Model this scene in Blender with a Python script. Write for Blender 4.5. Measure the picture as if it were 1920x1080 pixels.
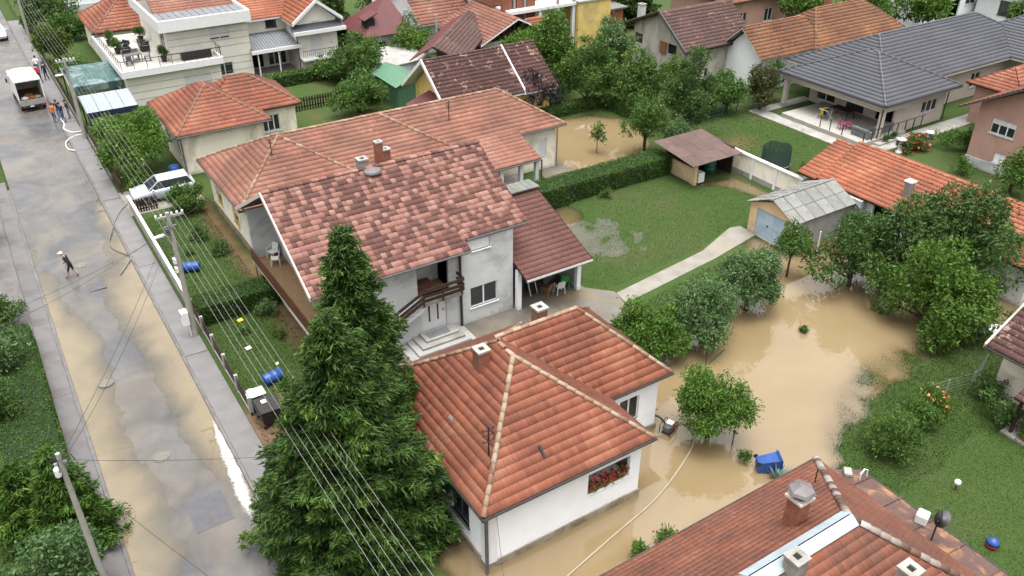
import bpy, math, random
import numpy as np
from mathutils import Vector, Matrix
R = math.radians
for o in list(bpy.data.objects): bpy.data.objects.remove(o)
sc = bpy.context.scene
COL = sc.collection
# ---------------------------------------------------------------- camera, sky, sun, exposure
cam = bpy.data.objects.new('camera', bpy.data.cameras.new('camera')); COL.objects.link(cam)
cam.location = (0, 0, 26); cam.rotation_euler = (R(90 - 31.6), 0, R(-32.6))
cam.data.sensor_width = 36; cam.data.lens = 30.0; cam.data.clip_start = .5; cam.data.clip_end = 3000
sc.camera = cam
SUN_EL, SUN_AZ = R(84), R(200)
world = bpy.data.worlds.new('World'); sc.world = world; world.use_nodes = True
wn = world.node_tree.nodes; wl = world.node_tree.links
sky = wn.new('ShaderNodeTexSky'); sky.sky_type = 'NISHITA'; sky.sun_disc = False
sky.sun_elevation = SUN_EL; sky.sun_rotation = SUN_AZ; sky.dust_density = 9; sky.air_density = 1.0; sky.ozone_density = 1
hs = wn.new('ShaderNodeHueSaturation'); hs.inputs['Saturation'].default_value = .05
wl.new(sky.outputs[0], hs.inputs['Color']); wl.new(hs.outputs[0], wn['Background'].inputs['Color'])
wn['Background'].inputs['Strength'].default_value = .15
sun = bpy.data.objects.new('sun', bpy.data.lights.new('sun', 'SUN')); COL.objects.link(sun)
sun.data.energy = .5; sun.data.angle = R(60); sun.data.color = (1, .985, .96); sun.location = (0, 0, 60)
sd = Vector((math.sin(SUN_AZ) * math.cos(SUN_EL), math.cos(SUN_AZ) * math.cos(SUN_EL), math.sin(SUN_EL)))
sun.rotation_euler = sd.to_track_quat('Z', 'Y').to_euler()
vs = sc.view_settings; vs.view_transform = 'Standard'; vs.look = 'None'; vs.gamma = 1; vs.exposure = 1.55; vs.use_curve_mapping = False
sc.cycles.max_bounces = 6; sc.cycles.transparent_max_bounces = 8
# ---------------------------------------------------------------- materials
MATS = {}
def nt(name):
    m = bpy.data.materials.new(name); m.use_nodes = True; MATS[name] = m
    n = m.node_tree.nodes; l = m.node_tree.links
    return m, n, l, n['Principled BSDF']
def c4(c):
    k = .66 + .14 * min(max((max(c[:3]) - .35) / .4, 0), 1); return (c[0] * k, c[1] * k, c[2] * k, 1)   # one place to keep reflectances plausible for the exposure
def noise(n, l, scale, detail=6, rough=.6, dist=0, vec=None):
    t = n.new('ShaderNodeTexNoise'); t.inputs['Scale'].default_value = scale; t.inputs['Detail'].default_value = detail
    t.inputs['Roughness'].default_value = rough; t.inputs['Distortion'].default_value = dist
    if vec: l.new(vec, t.inputs['Vector'])
    return t.outputs['Fac']
def ramp(n, l, fac, stops, interp='LINEAR'):
    r = n.new('ShaderNodeValToRGB'); r.color_ramp.interpolation = interp; e = r.color_ramp.elements
    while len(e) < len(stops): e.new(.5)
    for k, (p, c) in enumerate(stops):
        e[k].position = p; e[k].color = c4(c) if not isinstance(c, (int, float)) else (c, c, c, 1)
    l.new(fac, r.inputs[0]); return r.outputs[0]
def mixc(n, l, fac, a, b, mode='MIX'):
    m = n.new('ShaderNodeMix'); m.data_type = 'RGBA'; m.blend_type = mode
    for s, v in ((0, fac), (6, a), (7, b)):
        if isinstance(v, bpy.types.NodeSocket): l.new(v, m.inputs[s])
        else: m.inputs[s].default_value = v if s == 0 else c4(v)
    return m.outputs[2]
def coords(n, scale=None, l=None):
    tc = n.new('ShaderNodeTexCoord').outputs['Object']
    if scale:
        mp = n.new('ShaderNodeMapping'); mp.inputs['Scale'].default_value = scale; l.new(tc, mp.inputs['Vector']); return mp.outputs[0]
    return tc
def bump(n, l, b, h, strength=.3, dist=.02):
    k = n.new('ShaderNodeBump'); k.inputs['Strength'].default_value = strength; k.inputs['Distance'].default_value = dist
    l.new(h, k.inputs['Height']); l.new(k.outputs[0], b.inputs['Normal'])
def attr(n, name='tint'):
    a = n.new('ShaderNodeAttribute'); a.attribute_name = name; return a.outputs['Fac']
def mat(name, c1, c2=None, scale=3., rough=.8, bmp=.0, bscale=None, metal=0, spec=.35, lo=.35, hi=.65, c3=None, s3=.7, stretch=None, rnd=0., splash=None):
    if name in MATS: return MATS[name]
    m, n, l, b = nt(name)
    b.inputs['Roughness'].default_value = rough; b.inputs['Metallic'].default_value = metal; b.inputs['Specular IOR Level'].default_value = spec
    if c2 is None: c2 = tuple(x * .82 for x in c1)
    tc = coords(n, stretch, l)
    col = ramp(n, l, noise(n, l, scale, 7, .65, .3, tc), [(lo, c1), (hi, c2)])
    if c3: col = mixc(n, l, ramp(n, l, noise(n, l, s3, 8, .7, .8, tc), [(.5, 0), (.66, 1)]), col, c3)
    if rnd:                                                   # each piece a little lighter or darker than the next
        oi = n.new('ShaderNodeObjectInfo'); col = mixc(n, l, ramp(n, l, oi.outputs['Random'], [(0, 0), (1, rnd)]), col, tuple(x * .45 for x in c1))
    if splash:                                                # rain splash and flood silt on the foot of the wall
        sp = n.new('ShaderNodeSeparateXYZ'); l.new(tc, sp.inputs[0]); ad = n.new('ShaderNodeMath'); ad.operation = 'ADD'; ml = n.new('ShaderNodeMath'); ml.operation = 'MULTIPLY'; ml.inputs[1].default_value = 1.3
        l.new(noise(n, l, 2.2, 7, .7, .4, tc), ml.inputs[0]); l.new(sp.outputs[2], ad.inputs[0]); l.new(ml.outputs[0], ad.inputs[1])
        col = mixc(n, l, ramp(n, l, ad.outputs[0], [(.55, .75), (1.0, .2), (1.35, 0)]), col, splash)
    l.new(col, b.inputs['Base Color'])
    if bmp: bump(n, l, b, noise(n, l, bscale or scale * 6, 4, .6, 0, tc), bmp)
    return m
def tile_mat(name, stops, dirt, dscale=.6, damt=.6, rough=.75, interp='LINEAR', lich=None):
    m, n, l, b = nt(name); tc = coords(n)
    b.inputs['Roughness'].default_value = rough; b.inputs['Specular IOR Level'].default_value = .3
    stops = [(q, tuple(x * .88 for x in c)) for q, c in stops]; col = ramp(n, l, attr(n), stops, interp)
    col = mixc(n, l, ramp(n, l, noise(n, l, dscale, 9, .72, .6, tc), [(.42, 0), (.72, damt)]), col, dirt)
    col = mixc(n, l, ramp(n, l, noise(n, l, 22, 5, .7, 0, tc), [(.3, 0), (.75, .5)]), col, tuple(x * .6 for x in dirt))
    if lich: col = mixc(n, l, ramp(n, l, noise(n, l, lich[1], 6, .75, .5, tc), [(lich[2], 0), (lich[2] + .06, .85)]), col, lich[0])
    l.new(col, b.inputs['Base Color']); bump(n, l, b, noise(n, l, 30, 4, .6, 0, tc), .35, .01)
    return m
def leaf_mat(name, dark, light, yel=None, rough=.55, trans=.3):
    m, n, l, b = nt(name)
    b.inputs['Roughness'].default_value = rough; b.inputs['Specular IOR Level'].default_value = .25
    st = [(0, dark), (.75, light)] + ([(1, yel)] if yel else [])
    col = ramp(n, l, attr(n), st)
    col = mixc(n, l, ramp(n, l, noise(n, l, .9, 4, .6, 0, coords(n)), [(.35, 0), (.7, .35)]), col, tuple(x * .7 for x in dark))
    l.new(col, b.inputs['Base Color'])
    t = n.new('ShaderNodeBsdfTranslucent'); l.new(col, t.inputs[0]); mx = n.new('ShaderNodeMixShader'); mx.inputs[0].default_value = trans
    l.new(b.outputs[0], mx.inputs[1]); l.new(t.outputs[0], mx.inputs[2]); l.new(mx.outputs[0], n['Material Output'].inputs[0])
    return m
def water_mat(name, mud1, mud2, rough=.03, rip=.05, mscale=.25):
    m, n, l, b = nt(name); n.remove(b); tc = coords(n)
    mud = ramp(n, l, noise(n, l, mscale, 7, .62, 1.2, tc), [(.36, mud1), (.66, mud2)])
    d = n.new('ShaderNodeBsdfDiffuse'); l.new(mud, d.inputs[0]); tr = n.new('ShaderNodeBsdfTransparent'); tr.inputs[0].default_value = (.96, .93, .84, 1)
    m1 = n.new('ShaderNodeMixShader'); l.new(attr(n, 'mud'), m1.inputs[0]); l.new(tr.outputs[0], m1.inputs[1]); l.new(d.outputs[0], m1.inputs[2])
    g = n.new('ShaderNodeBsdfGlossy'); g.inputs['Roughness'].default_value = rough; g.inputs[0].default_value = (1, 1, 1, 1)
    bp = n.new('ShaderNodeBump'); bp.inputs['Strength'].default_value = rip; bp.inputs['Distance'].default_value = .02
    l.new(noise(n, l, 2.2, 5, .55, .4, tc), bp.inputs['Height']); l.new(bp.outputs[0], g.inputs['Normal'])
    fr = n.new('ShaderNodeFresnel'); fr.inputs['IOR'].default_value = 1.75; l.new(bp.outputs[0], fr.inputs['Normal'])
    m2 = n.new('ShaderNodeMixShader'); l.new(fr.outputs[0], m2.inputs[0]); l.new(m1.outputs[0], m2.inputs[1]); l.new(g.outputs[0], m2.inputs[2])
    l.new(m2.outputs[0], n['Material Output'].inputs[0]); return m
# ---------------------------------------------------------------- objects
ORG = {}
def props(o, label=None, cat=None, group=None, kind=None):
    for k, v in (('label', label), ('category', cat), ('group', group), ('kind', kind)):
        if v: o[k] = v
    return o
def thing(name, label, cat, loc=(0, 0, 0), rz=0, group=None, world=True):
    o = bpy.data.objects.new(name, None); COL.objects.link(o); o.empty_display_size = .3
    o.location = loc; o.rotation_euler = (0, 0, rz); props(o, label, cat, group)
    ORG[o.name] = np.array(loc, float) if world else np.zeros(3)
    return o
def link(name, me, parent=None):
    o = bpy.data.objects.new(name, me); COL.objects.link(o)
    if parent is not None:
        o.parent = parent; ORG[o.name] = ORG.get(parent.name, np.zeros(3))
    return o
def np_mesh(name, V, F, material=None, tint=None, tname='tint', smooth=False):
    V = np.asarray(V, np.float32); F = np.asarray(F, np.int32); k = F.shape[1]
    me = bpy.data.meshes.new(name); me.vertices.add(len(V)); me.vertices.foreach_set('co', V.ravel())
    me.loops.add(F.size); me.loops.foreach_set('vertex_index', F.ravel())
    me.polygons.add(len(F)); me.polygons.foreach_set('loop_start', np.arange(0, F.size, k, dtype=np.int32))
    if smooth: me.polygons.foreach_set('use_smooth', np.ones(len(F), bool))
    if tint is not None:
        a = me.attributes.new(tname, 'FLOAT', 'POINT'); a.data.foreach_set('value', np.asarray(tint, np.float32))
    me.update(calc_edges=True)
    if material: me.materials.append(material)
    return me
class MB:
    def __init__(s): s.V = []; s.F = []; s.T = []
    def add(s, vs, fs, t=0.):
        b = len(s.V); s.V += [tuple(v) for v in vs]; s.F += [tuple(b + i for i in f) for f in fs]; s.T += [t] * len(vs); return s
    def box(s, x0, x1, y0, y1, z0, z1, t=0.):
        if x0 > x1: x0, x1 = x1, x0
        if y0 > y1: y0, y1 = y1, y0
        if z0 > z1: z0, z1 = z1, z0
        return s.add([(x, y, z) for z in (z0, z1) for y in (y0, y1) for x in (x0, x1)],
                     [(0, 2, 3, 1), (4, 5, 7, 6), (0, 1, 5, 4), (2, 6, 7, 3), (0, 4, 6, 2), (1, 3, 7, 5)], t)
    def obox(s, c, ax, ay, az, t=0.):                      # box given centre and half-axis vectors
        c, ax, ay, az = map(Vector, (c, ax, ay, az))
        return s.add([c + ax * i + ay * j + az * k for k in (-1, 1) for j in (-1, 1) for i in (-1, 1)],
                     [(0, 2, 3, 1), (4, 5, 7, 6), (0, 1, 5, 4), (2, 6, 7, 3), (0, 4, 6, 2), (1, 3, 7, 5)], t)
    def bar(s, a, b, w, h=None, t=0.):                     # square bar from a to b
        a, b = Vector(a), Vector(b); d = (b - a); L = d.length; d.normalize()
        side = d.cross(Vector((0, 0, 1)));
        if side.length < 1e-3: side = Vector((1, 0, 0))
        side.normalize(); upv = side.cross(d)
        return s.obox((a + b) / 2, d * L / 2, side * w / 2, upv * (h or w) / 2, t)
    def tube(s, pts, r, n=8, cap=True, t=0.):
        pts = [Vector(p) for p in pts]; rs = r if isinstance(r, (list, tuple)) else [r] * len(pts); rings = []; b = len(s.V); prev = None
        for i, p in enumerate(pts):
            d = (pts[min(i + 1, len(pts) - 1)] - pts[max(i - 1, 0)]).normalized()
            side = prev - d * prev.dot(d) if prev is not None else d.cross(Vector((0, 0, 1)))
            if side.length < 1e-3: side = d.cross(Vector((1, 0, 0)))
            side.normalize(); prev = side; u2 = d.cross(side)
            for k in range(n):
                a = 2 * math.pi * k / n; s.V.append(tuple(p + (side * math.cos(a) + u2 * math.sin(a)) * rs[i])); s.T.append(t)
        for i in range(len(pts) - 1):
            for k in range(n):
                k2 = (k + 1) % n; s.F.append((b + i * n + k, b + (i + 1) * n + k, b + (i + 1) * n + k2, b + i * n + k2))
        if cap:
            s.F.append(tuple(b + k for k in range(n))); s.F.append(tuple(b + (len(pts) - 1) * n + k for k in reversed(range(n))))
        return s
    def lathe(s, c, prof, n=16, t=0.):                     # prof: (radius, z) pairs, closed by caps
        c = Vector(c); b = len(s.V)
        for r, z in prof:
            for k in range(n):
                a = 2 * math.pi * k / n; s.V.append((c.x + r * math.cos(a), c.y + r * math.sin(a), c.z + z)); s.T.append(t)
        for i in range(len(prof) - 1):
            for k in range(n):
                k2 = (k + 1) % n; s.F.append((b + i * n + k, b + i * n + k2, b + (i + 1) * n + k2, b + (i + 1) * n + k))
        s.F.append(tuple(b + k for k in reversed(range(n)))); s.F.append(tuple(b + (len(prof) - 1) * n + k for k in range(n)))
        return s
    def prism(s, poly, vec, t=0.):
        n = len(poly); a = [Vector(p) for p in poly]; v = Vector(vec)
        return s.add(a + [p + v for p in a], [tuple(range(n)), tuple(reversed(range(n, 2 * n)))] + [(i, i + n, (i + 1) % n + n, (i + 1) % n) for i in range(n)], t)
    def poly(s, pts, t=0.): return s.add(pts, [tuple(range(len(pts)))], t)
    def build(s, name, m, parent=None, smooth=False, bev=0.):
        off = ORG.get(parent.name, np.zeros(3)) if parent is not None else np.zeros(3)
        V = [(x - off[0], y - off[1], z - off[2]) for x, y, z in s.V]
        me = bpy.data.meshes.new(name); me.from_pydata(V, [], s.F)
        a = me.attributes.new('tint', 'FLOAT', 'POINT'); a.data.foreach_set('value', s.T)
        me.materials.append(MATS[m] if isinstance(m, str) else m)
        if smooth: me.polygons.foreach_set('use_smooth', [True] * len(me.polygons))
        me.update(); o = link(name, me, parent)
        if bev:
            bm = o.modifiers.new('edge', 'BEVEL'); bm.width = bev; bm.segments = 1; bm.limit_method = 'ANGLE'
        return o
def copy_tree(o, parent=None):
    c = o.copy(); COL.objects.link(c); c.parent = parent; ORG[c.name] = ORG.get(o.name, np.zeros(3))
    for ch in list(o.children):
        if ch.name != c.name: copy_tree(ch, c)
    return c
# ---------------------------------------------------------------- roofs
CAMP = Vector((0, 0, 26))
def tile_rows(poly, tw, th, rise, prof, rng, tintf, bond, lift):
    P = [Vector(p) for p in poly]; a = (P[1] - P[0]).normalized(); nrm = Vector((0, 0, 0))
    for i in range(len(P)): nrm += (P[i] - P[0]).cross(P[(i + 1) % len(P)] - P[0])
    nrm.normalize()
    if nrm.z < 0: nrm = -nrm
    s = nrm.cross(a).normalized()
    if s.z < 0: s = -s
    Q = [((p - P[0]).dot(a), (p - P[0]).dot(s)) for p in P]; smax = max(q[1] for q in Q)
    def span(t):
        t = min(max(t, 1e-4), smax - 1e-4); xs = []
        for i in range(len(Q)):
            (x0, y0), (x1, y1) = Q[i], Q[(i + 1) % len(Q)]
            if (y0 - t) * (y1 - t) <= 0 and abs(y1 - y0) > 1e-6: xs.append(x0 + (x1 - x0) * (t - y0) / (y1 - y0))
        return (min(xs), max(xs)) if xs else (0, 0)
    pa = np.array([p[0] for p in prof]); ph = np.array([p[1] for p in prof]); K = len(pa)
    out = []
    nrow = int(math.ceil(smax / th)); th2 = smax / nrow
    for j in range(nrow):
        s0, s1 = j * th2 - .03, min((j + 1) * th2 + .02, smax)
        lo0, hi0 = span(max(s0, 0)); lo1, hi1 = span(s1); off = (j % 2) * tw * .5 if bond else 0
        lo = min(lo0, lo1); hi = max(hi0, hi1); i0 = math.floor((lo - off) / tw); i1 = math.ceil((hi - off) / tw)
        for i in range(i0, i1):
            x = off + i * tw
            if x + tw < lo + .02 or x > hi - .02: continue
            cl = x < max(lo0, lo1) - 1e-3 or x + tw > min(hi0, hi1) + 1e-3
            dz = rng.uniform(-.004, .007)
            xb = np.clip(x + pa * tw, lo0, hi0); xt = np.clip(x + pa * tw, lo1, hi1)
            loc = np.empty((3 * K, 3))
            loc[:K, 0] = xb; loc[:K, 1] = s0; loc[:K, 2] = ph + rise + dz + lift
            loc[K:2 * K, 0] = xt; loc[K:2 * K, 1] = s1; loc[K:2 * K, 2] = ph * .9 + lift
            loc[2 * K:, 0] = xb; loc[2 * K:, 1] = s0; loc[2 * K:, 2] = 0
            out.append((loc, tintf(i, j, rng), cl, x, s0))
    B = np.array([a, s, nrm]); return out, B, np.array(P[0]), K, nrm
WAVE = [(0, 0), (.18, .006), (.42, .035), (.66, .006), (1, 0)]
WAVE2 = [(0, 0), (.10, .012), (.26, .014), (.40, .004), (.55, .012), (.78, .014), (1, 0)]
FLATP = [(0, .004), (.12, .018), (.24, .004), (.76, .004), (.88, .018), (1, .004)]
PLAIN = [(0, 0), (.06, .006), (.94, .006), (1, 0)]
NT = {}
def pat(i, j, su, sv, s, seed):                            # patchy value for tile i, j out of a small noise table
    if seed not in NT:
        gi, gj = np.meshgrid(np.arange(256) * su, np.arange(256) * sv, indexing='ij'); NT[seed] = fbm(gi, gj, s, seed)
    return NT[seed][i % 256, j % 256]
def rt(i, j, rng): return min(max(.5 + 1.3 * pat(i, j, .23, .5, .6, 91) + rng.gauss(0, .10) + (-.3 if rng.random() < .02 else 0), 0), 1)
def tiles(roof, faces, m, tw=.25, th=.36, rise=.035, prof=WAVE, seed=1, tintf=rt, bond=False, lift=.02, single=0):
    m = MATS[m] if isinstance(m, str) else m
    rng = random.Random(seed); off = ORG[roof.name]; allV = []; allT = []; cand = []; K = len(prof)
    for f in faces:
        rows, B, p0, K, nrm = tile_rows(f, tw, th, rise, prof, rng, tintf, bond, lift)
        for loc, t, cl, x, s0 in rows:
            w = p0 + loc @ B
            if single and not cl:
                c = Vector(w.mean(0)); vd = CAMP - c
                cand.append((vd.length / max(nrm.dot(vd.normalized()), .05), len(allV), x, s0, B, p0, t))
            allV.append(w); allT.append(t)
    use = set()
    if single:
        cand.sort(key=lambda q: q[0]); cand = cand[:single]; NV = 8; var = {}
        for _, idx, x, s0, B, p0, t in cand:
            use.add(idx); q = min(int(t * NV), NV - 1); key = q
            if key not in var:
                r0 = rise + lift; pa = [p[0] * tw for p in prof]; ph = [p[1] for p in prof]
                V = [(xx, 0, h + r0) for xx, h in zip(pa, ph)] + [(xx, th + .045, h * .9 + lift) for xx, h in zip(pa, ph)] + [(xx, 0, 0) for xx in pa]
                F = [(k, k + 1, K + k + 1, K + k) for k in range(K - 1)] + [(2 * K + k, 2 * K + k + 1, k + 1, k) for k in range(K - 1)]
                var[key] = np_mesh('roof_tile', V, F, m, [(q + .5) / NV] * len(V))
            o = bpy.data.objects.new('roof_tile', var[key]); COL.objects.link(o); o.parent = roof
            pos = p0 + np.array([x, s0, 0]) @ B - off; tl = rng.uniform(-.012, .012)
            M3 = Matrix([list(B[0]), list(B[1]), list(B[2])]).transposed().to_4x4()
            o.matrix_basis = Matrix.Translation(pos) @ M3 @ Matrix.Rotation(tl, 4, 'Z')
    rest = [i for i in range(len(allV)) if i not in use]
    if rest:
        V = np.concatenate([allV[i] for i in rest]) - off; T = np.repeat([allT[i] for i in rest], 3 * K); n = len(rest)
        fb = np.array([(k, k + 1, K + k + 1, K + k) for k in range(K - 1)] + [(2 * K + k, 2 * K + k + 1, k + 1, k) for k in range(K - 1)])
        F = (np.arange(n)[:, None, None] * 3 * K + fb[None]).reshape(-1, 4)
        o = link('roof_tiles', np_mesh('roof_tiles', V, F, m, T), roof); o['kind'] = 'stuff'
def caps(roof, lines, m, r=.11, L=.4, single=True, seed=3, lift=.03, tint=None):
    m = MATS[m] if isinstance(m, str) else m; rng = random.Random(seed); off = ORG[roof.name]; NV = 6; n = 7
    def capmesh(t):
        V = []
        for y, rr, zz in ((0, r * 1.1, .02), (L + .05, r * .92, 0)):
            for k in range(n): a = math.pi * k / (n - 1); V.append((math.cos(a) * rr, y, math.sin(a) * rr * .75 + zz))
        for k in range(n): a = math.pi * k / (n - 1); V.append((math.cos(a) * r * .8, 0, math.sin(a) * r * .5))
        F = [(k, k + 1, n + k + 1, n + k) for k in range(n - 1)] + [(2 * n + k, 2 * n + k + 1, k + 1, k) for k in range(n - 1)]
        return np_mesh('ridge_tile', V, F, m, [t] * len(V))
    var = [capmesh((q + .5) / NV) for q in range(NV)]; big = MB()
    for a, b in lines:
        a, b = Vector(a), Vector(b)
        if a.z > b.z: a, b = b, a
        d = b - a; ln = d.length; d.normalize(); x = d.cross(Vector((0, 0, 1))).normalized(); z = x.cross(d)
        M3 = Matrix((x, d, z)).transposed().to_4x4(); c = max(int(ln / L), 1)
        for k in range(c):
            p = a + d * (ln / c * k); q = min(max(int((tint(rng) if tint else rng.random()) * NV), 0), NV - 1); lv = Matrix.Rotation(rng.uniform(-.04, .04), 4, 'Z')
            T = Matrix.Translation(p + Vector((0, 0, lift)) - Vector(off)) @ M3 @ lv
            if single:
                o = bpy.data.objects.new('ridge_tile', var[q]); COL.objects.link(o); o.parent = roof; o.matrix_basis = T
            else:
                me = var[q]; big.add([T @ v.co + Vector(off) for v in me.vertices], [tuple(p_.vertices) for p_ in me.polygons], (q + .5) / NV)
    if not single and big.V: o = big.build('ridge_tiles', m, roof, True); o['kind'] = 'stuff'
def hip(u0, u1, v0, v1, ze, zr, ax=None, kw=None):
    """faces (eave edge first), hip and ridge lines of a hipped roof; ax = ridge direction, kw = hip run at the ends"""
    ax = ax or ('v' if v1 - v0 > u1 - u0 else 'u')
    A, B, C, D = Vector((u0, v0, ze)), Vector((u1, v0, ze)), Vector((u1, v1, ze)), Vector((u0, v1, ze))
    if ax == 'u':
        h = (v1 - v0) / 2 if kw is None else kw; p, q = Vector((u0 + h, (v0 + v1) / 2, zr)), Vector((u1 - h, (v0 + v1) / 2, zr))
        return [[A, B, q, p], [C, D, p, q], [D, A, p], [B, C, q]], [(A, p), (D, p), (B, q), (C, q), (p, q)]
    h = (u1 - u0) / 2 if kw is None else kw; p, q = Vector(((u0 + u1) / 2, v0 + h, zr)), Vector(((u0 + u1) / 2, v1 - h, zr))
    return [[D, A, p, q], [B, C, q, p], [A, B, p], [C, D, q]], [(A, p), (B, p), (C, q), (D, q), (p, q)]
def gable(u0, u1, v0, v1, ze, zr, ax='u', off=0):
    if ax == 'u':
        vm = (v0 + v1) / 2 + off; p, q = Vector((u0, vm, zr)), Vector((u1, vm, zr))
        return [[Vector((u0, v0, ze)), Vector((u1, v0, ze)), q, p], [Vector((u1, v1, ze)), Vector((u0, v1, ze)), p, q]], [(p, q)]
    um = (u0 + u1) / 2 + off; p, q = Vector((um, v0, zr)), Vector((um, v1, zr))
    return [[Vector((u0, v1, ze)), Vector((u0, v0, ze)), p, q], [Vector((u1, v0, ze)), Vector((u1, v1, ze)), q, p]], [(p, q)]
def roof_slab(root, faces, m, th=.12, name='roof'):
    """the boarded body of the roof under its tiles: each slope a slab"""
    b = MB()
    for f in faces: b.prism([Vector(p) for p in f], (0, 0, -th))
    return b.build(name, m, root)
def eave_gutter(root, pts, m='gutter', r=.06):
    for a, b in pts: MB().tube([a, b], r, 6).build('gutter', m, root)
# ---------------------------------------------------------------- walls, windows
class Pl:
    def __init__(s, o, d, n): s.o = o; s.d = d; s.n = n
    def p(s, a, z, o=0.): return Vector((s.o[0] + s.d[0] * a + s.n[0] * o, s.o[1] + s.d[1] * a + s.n[1] * o, z))
    def box(s, mb, a0, a1, z0, z1, o0, o1, t=0.):
        A, B = s.p(a0, z0, o0), s.p(a1, z1, o1); return mb.box(A.x, B.x, A.y, B.y, z0, z1, t)
def side(k, u0, u1, v0, v1):
    return {'S': Pl((u0, v0), (1, 0), (0, -1)), 'N': Pl((u0, v1), (1, 0), (0, 1)), 'W': Pl((u0, v0), (0, 1), (-1, 0)), 'E': Pl((u1, v0), (0, 1), (1, 0))}[k]
def wall(root, pl, L, z0, z1, m, ops=(), apex=None, name='wall', depth=.16):
    """one wall with real openings; ops (s0, s1, z0, z1); apex = list of (s, z) points over the wall's top edge"""
    mb = MB(); S = sorted({0, L, *[x for o in ops for x in o[:2]]}); Z = sorted({z0, z1, *[x for o in ops for x in o[2:4]]})
    for a, b in zip(S, S[1:]):
        for c, d in zip(Z, Z[1:]):
            ms, mz = (a + b) / 2, (c + d) / 2
            if any(o[0] < ms < o[1] and o[2] < mz < o[3] for o in ops): continue
            mb.poly([pl.p(a, c), pl.p(b, c), pl.p(b, d), pl.p(a, d)])
    for o in ops:
        a, b, c, d = o[:4]; q = [(a, c), (b, c), (b, d), (a, d)]
        for k in range(4): (x0, y0), (x1, y1) = q[k], q[(k + 1) % 4]; mb.poly([pl.p(x0, y0), pl.p(x1, y1), pl.p(x1, y1, -depth), pl.p(x0, y0, -depth)])
    if apex: mb.poly([pl.p(0, z1)] + [pl.p(a, z) for a, z in apex] + [pl.p(L, z1)])
    return mb.build(name, m, root)
def window(root, pl, a0, a1, z0, z1, n=2, fm='white_frame', gm='glass', sh=0., sill=True, out=-.06, fw=.06, name='window', shm='white_frame', widths=None):
    mb = MB()
    pl.box(mb, a0, a1, z0, z0 + fw, out - .05, out); pl.box(mb, a0, a1, z1 - fw, z1, out - .05, out)
    zs = z1 - (z1 - z0) * sh
    ed = [a0 + (a1 - a0) * k / n for k in range(n + 1)] if not widths else [a0 + (a1 - a0) * w for w in widths]
    for k, x in enumerate(ed):
        l = x if k == 0 else (x - fw if k == len(ed) - 1 else x - fw * .7); pl.box(mb, l, l + fw * (1.4 if 0 < k < len(ed) - 1 else 1), z0 + fw, z1 - fw, out - .052, out - .002)
    w = mb.build(name, fm, root)
    for k in range(len(ed) - 1):
        g = MB(); pl.box(g, ed[k] + fw * .6, ed[k + 1] - fw * .6, z0 + fw * .9, min(zs, z1 - fw * .9), out - .045, out - .03); g.build('pane', gm, w)
    if sh > 0:
        g = MB(); zz = z1
        while zz > zs + .01: pl.box(g, a0 + .02, a1 - .02, max(zz - .075, zs), zz - .008, out - .02, out + .012); zz -= .083
        g.build('roller_shutter', shm, w)
    if sill: g = MB(); pl.box(g, a0 - .06, a1 + .06, z0 - .05, z0, -.1, .07); g.build('sill', fm, w)
    return w
def shell(root, u0, u1, v0, v1, z0, z1, m, W={}, apex={}, inset_sides='SNWE'):
    """four walls; W: side -> list of openings (s0, s1, z0, z1, fn) where fn(root, plane, s0, s1, z0, z1) fills it"""
    for k in inset_sides:
        pl = side(k, u0, u1, v0, v1); L = (u1 - u0) if k in 'SN' else (v1 - v0)
        wall(root, pl, L, z0, z1, m, W.get(k, ()), apex.get(k))
        for o in W.get(k, ()):
            if len(o) > 4 and o[4]: o[4](root, pl, *o[:4])
def win(**kw): return lambda r, pl, a, b, c, d: window(r, pl, a, b, c, d, **kw)
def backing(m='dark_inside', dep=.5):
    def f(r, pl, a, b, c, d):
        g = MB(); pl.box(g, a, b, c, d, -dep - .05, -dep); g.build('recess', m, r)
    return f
def door(fm='white_frame', pm='white_frame', panes=0):
    def f(r, pl, a, b, c, d):
        g = MB(); pl.box(g, a, b, c, d, -.12, -.07); o = g.build('door', fm, r)
        g = MB(); pl.box(g, a + .08, b - .08, c + .05, d - .08, -.07, -.05); g.build('door_leaf', pm, o)
        for k in range(panes):
            x = a + (b - a) * (k + 1) / (panes + 1); g = MB(); pl.box(g, x - .05, x + .05, c + .5, d - .35, -.05, -.04); g.build('pane', 'glass', o)
        g = MB(); pl.box(g, b - .2, b - .17, c + .95, c + 1.1, -.05, .0); g.build('handle', 'dark_metal', o)
    return f
def chimney(root, u, v, w, z0, z1, m='chimney_brick', cap='concrete', capw=.1, hole=True, name='chimney'):
    b = MB(); bh = .075; z = z0; k = 0
    while z < z1 - .01:
        e = .004 * (k % 2); b.box(u - w / 2 + e, u + w / 2 - e, v - w / 2 + e, v + w / 2 - e, z, min(z + bh, z1)); z += bh; k += 1
    o = b.build(name, m, root); c = MB(); h = w / 2 + capw; i = w * .22
    c.box(u - h, u - i, v - h, v + h, z1, z1 + .09); c.box(u + i, u + h, v - h, v + h, z1, z1 + .09); c.box(u - i, u + i, v - h, v - i, z1, z1 + .09); c.box(u - i, u + i, v + i, v + h, z1, z1 + .09)
    c.build('chimney_cap', cap, o); c = MB(); c.box(u - i, u + i, v - i, v + i, z1 - .02, z1 + .02); c.build('flue', 'dark_inside', o)
    return o
def downpipe(root, pts, m='gutter', r=.05): MB().tube(pts, r, 7).build('downpipe', m, root)
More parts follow.
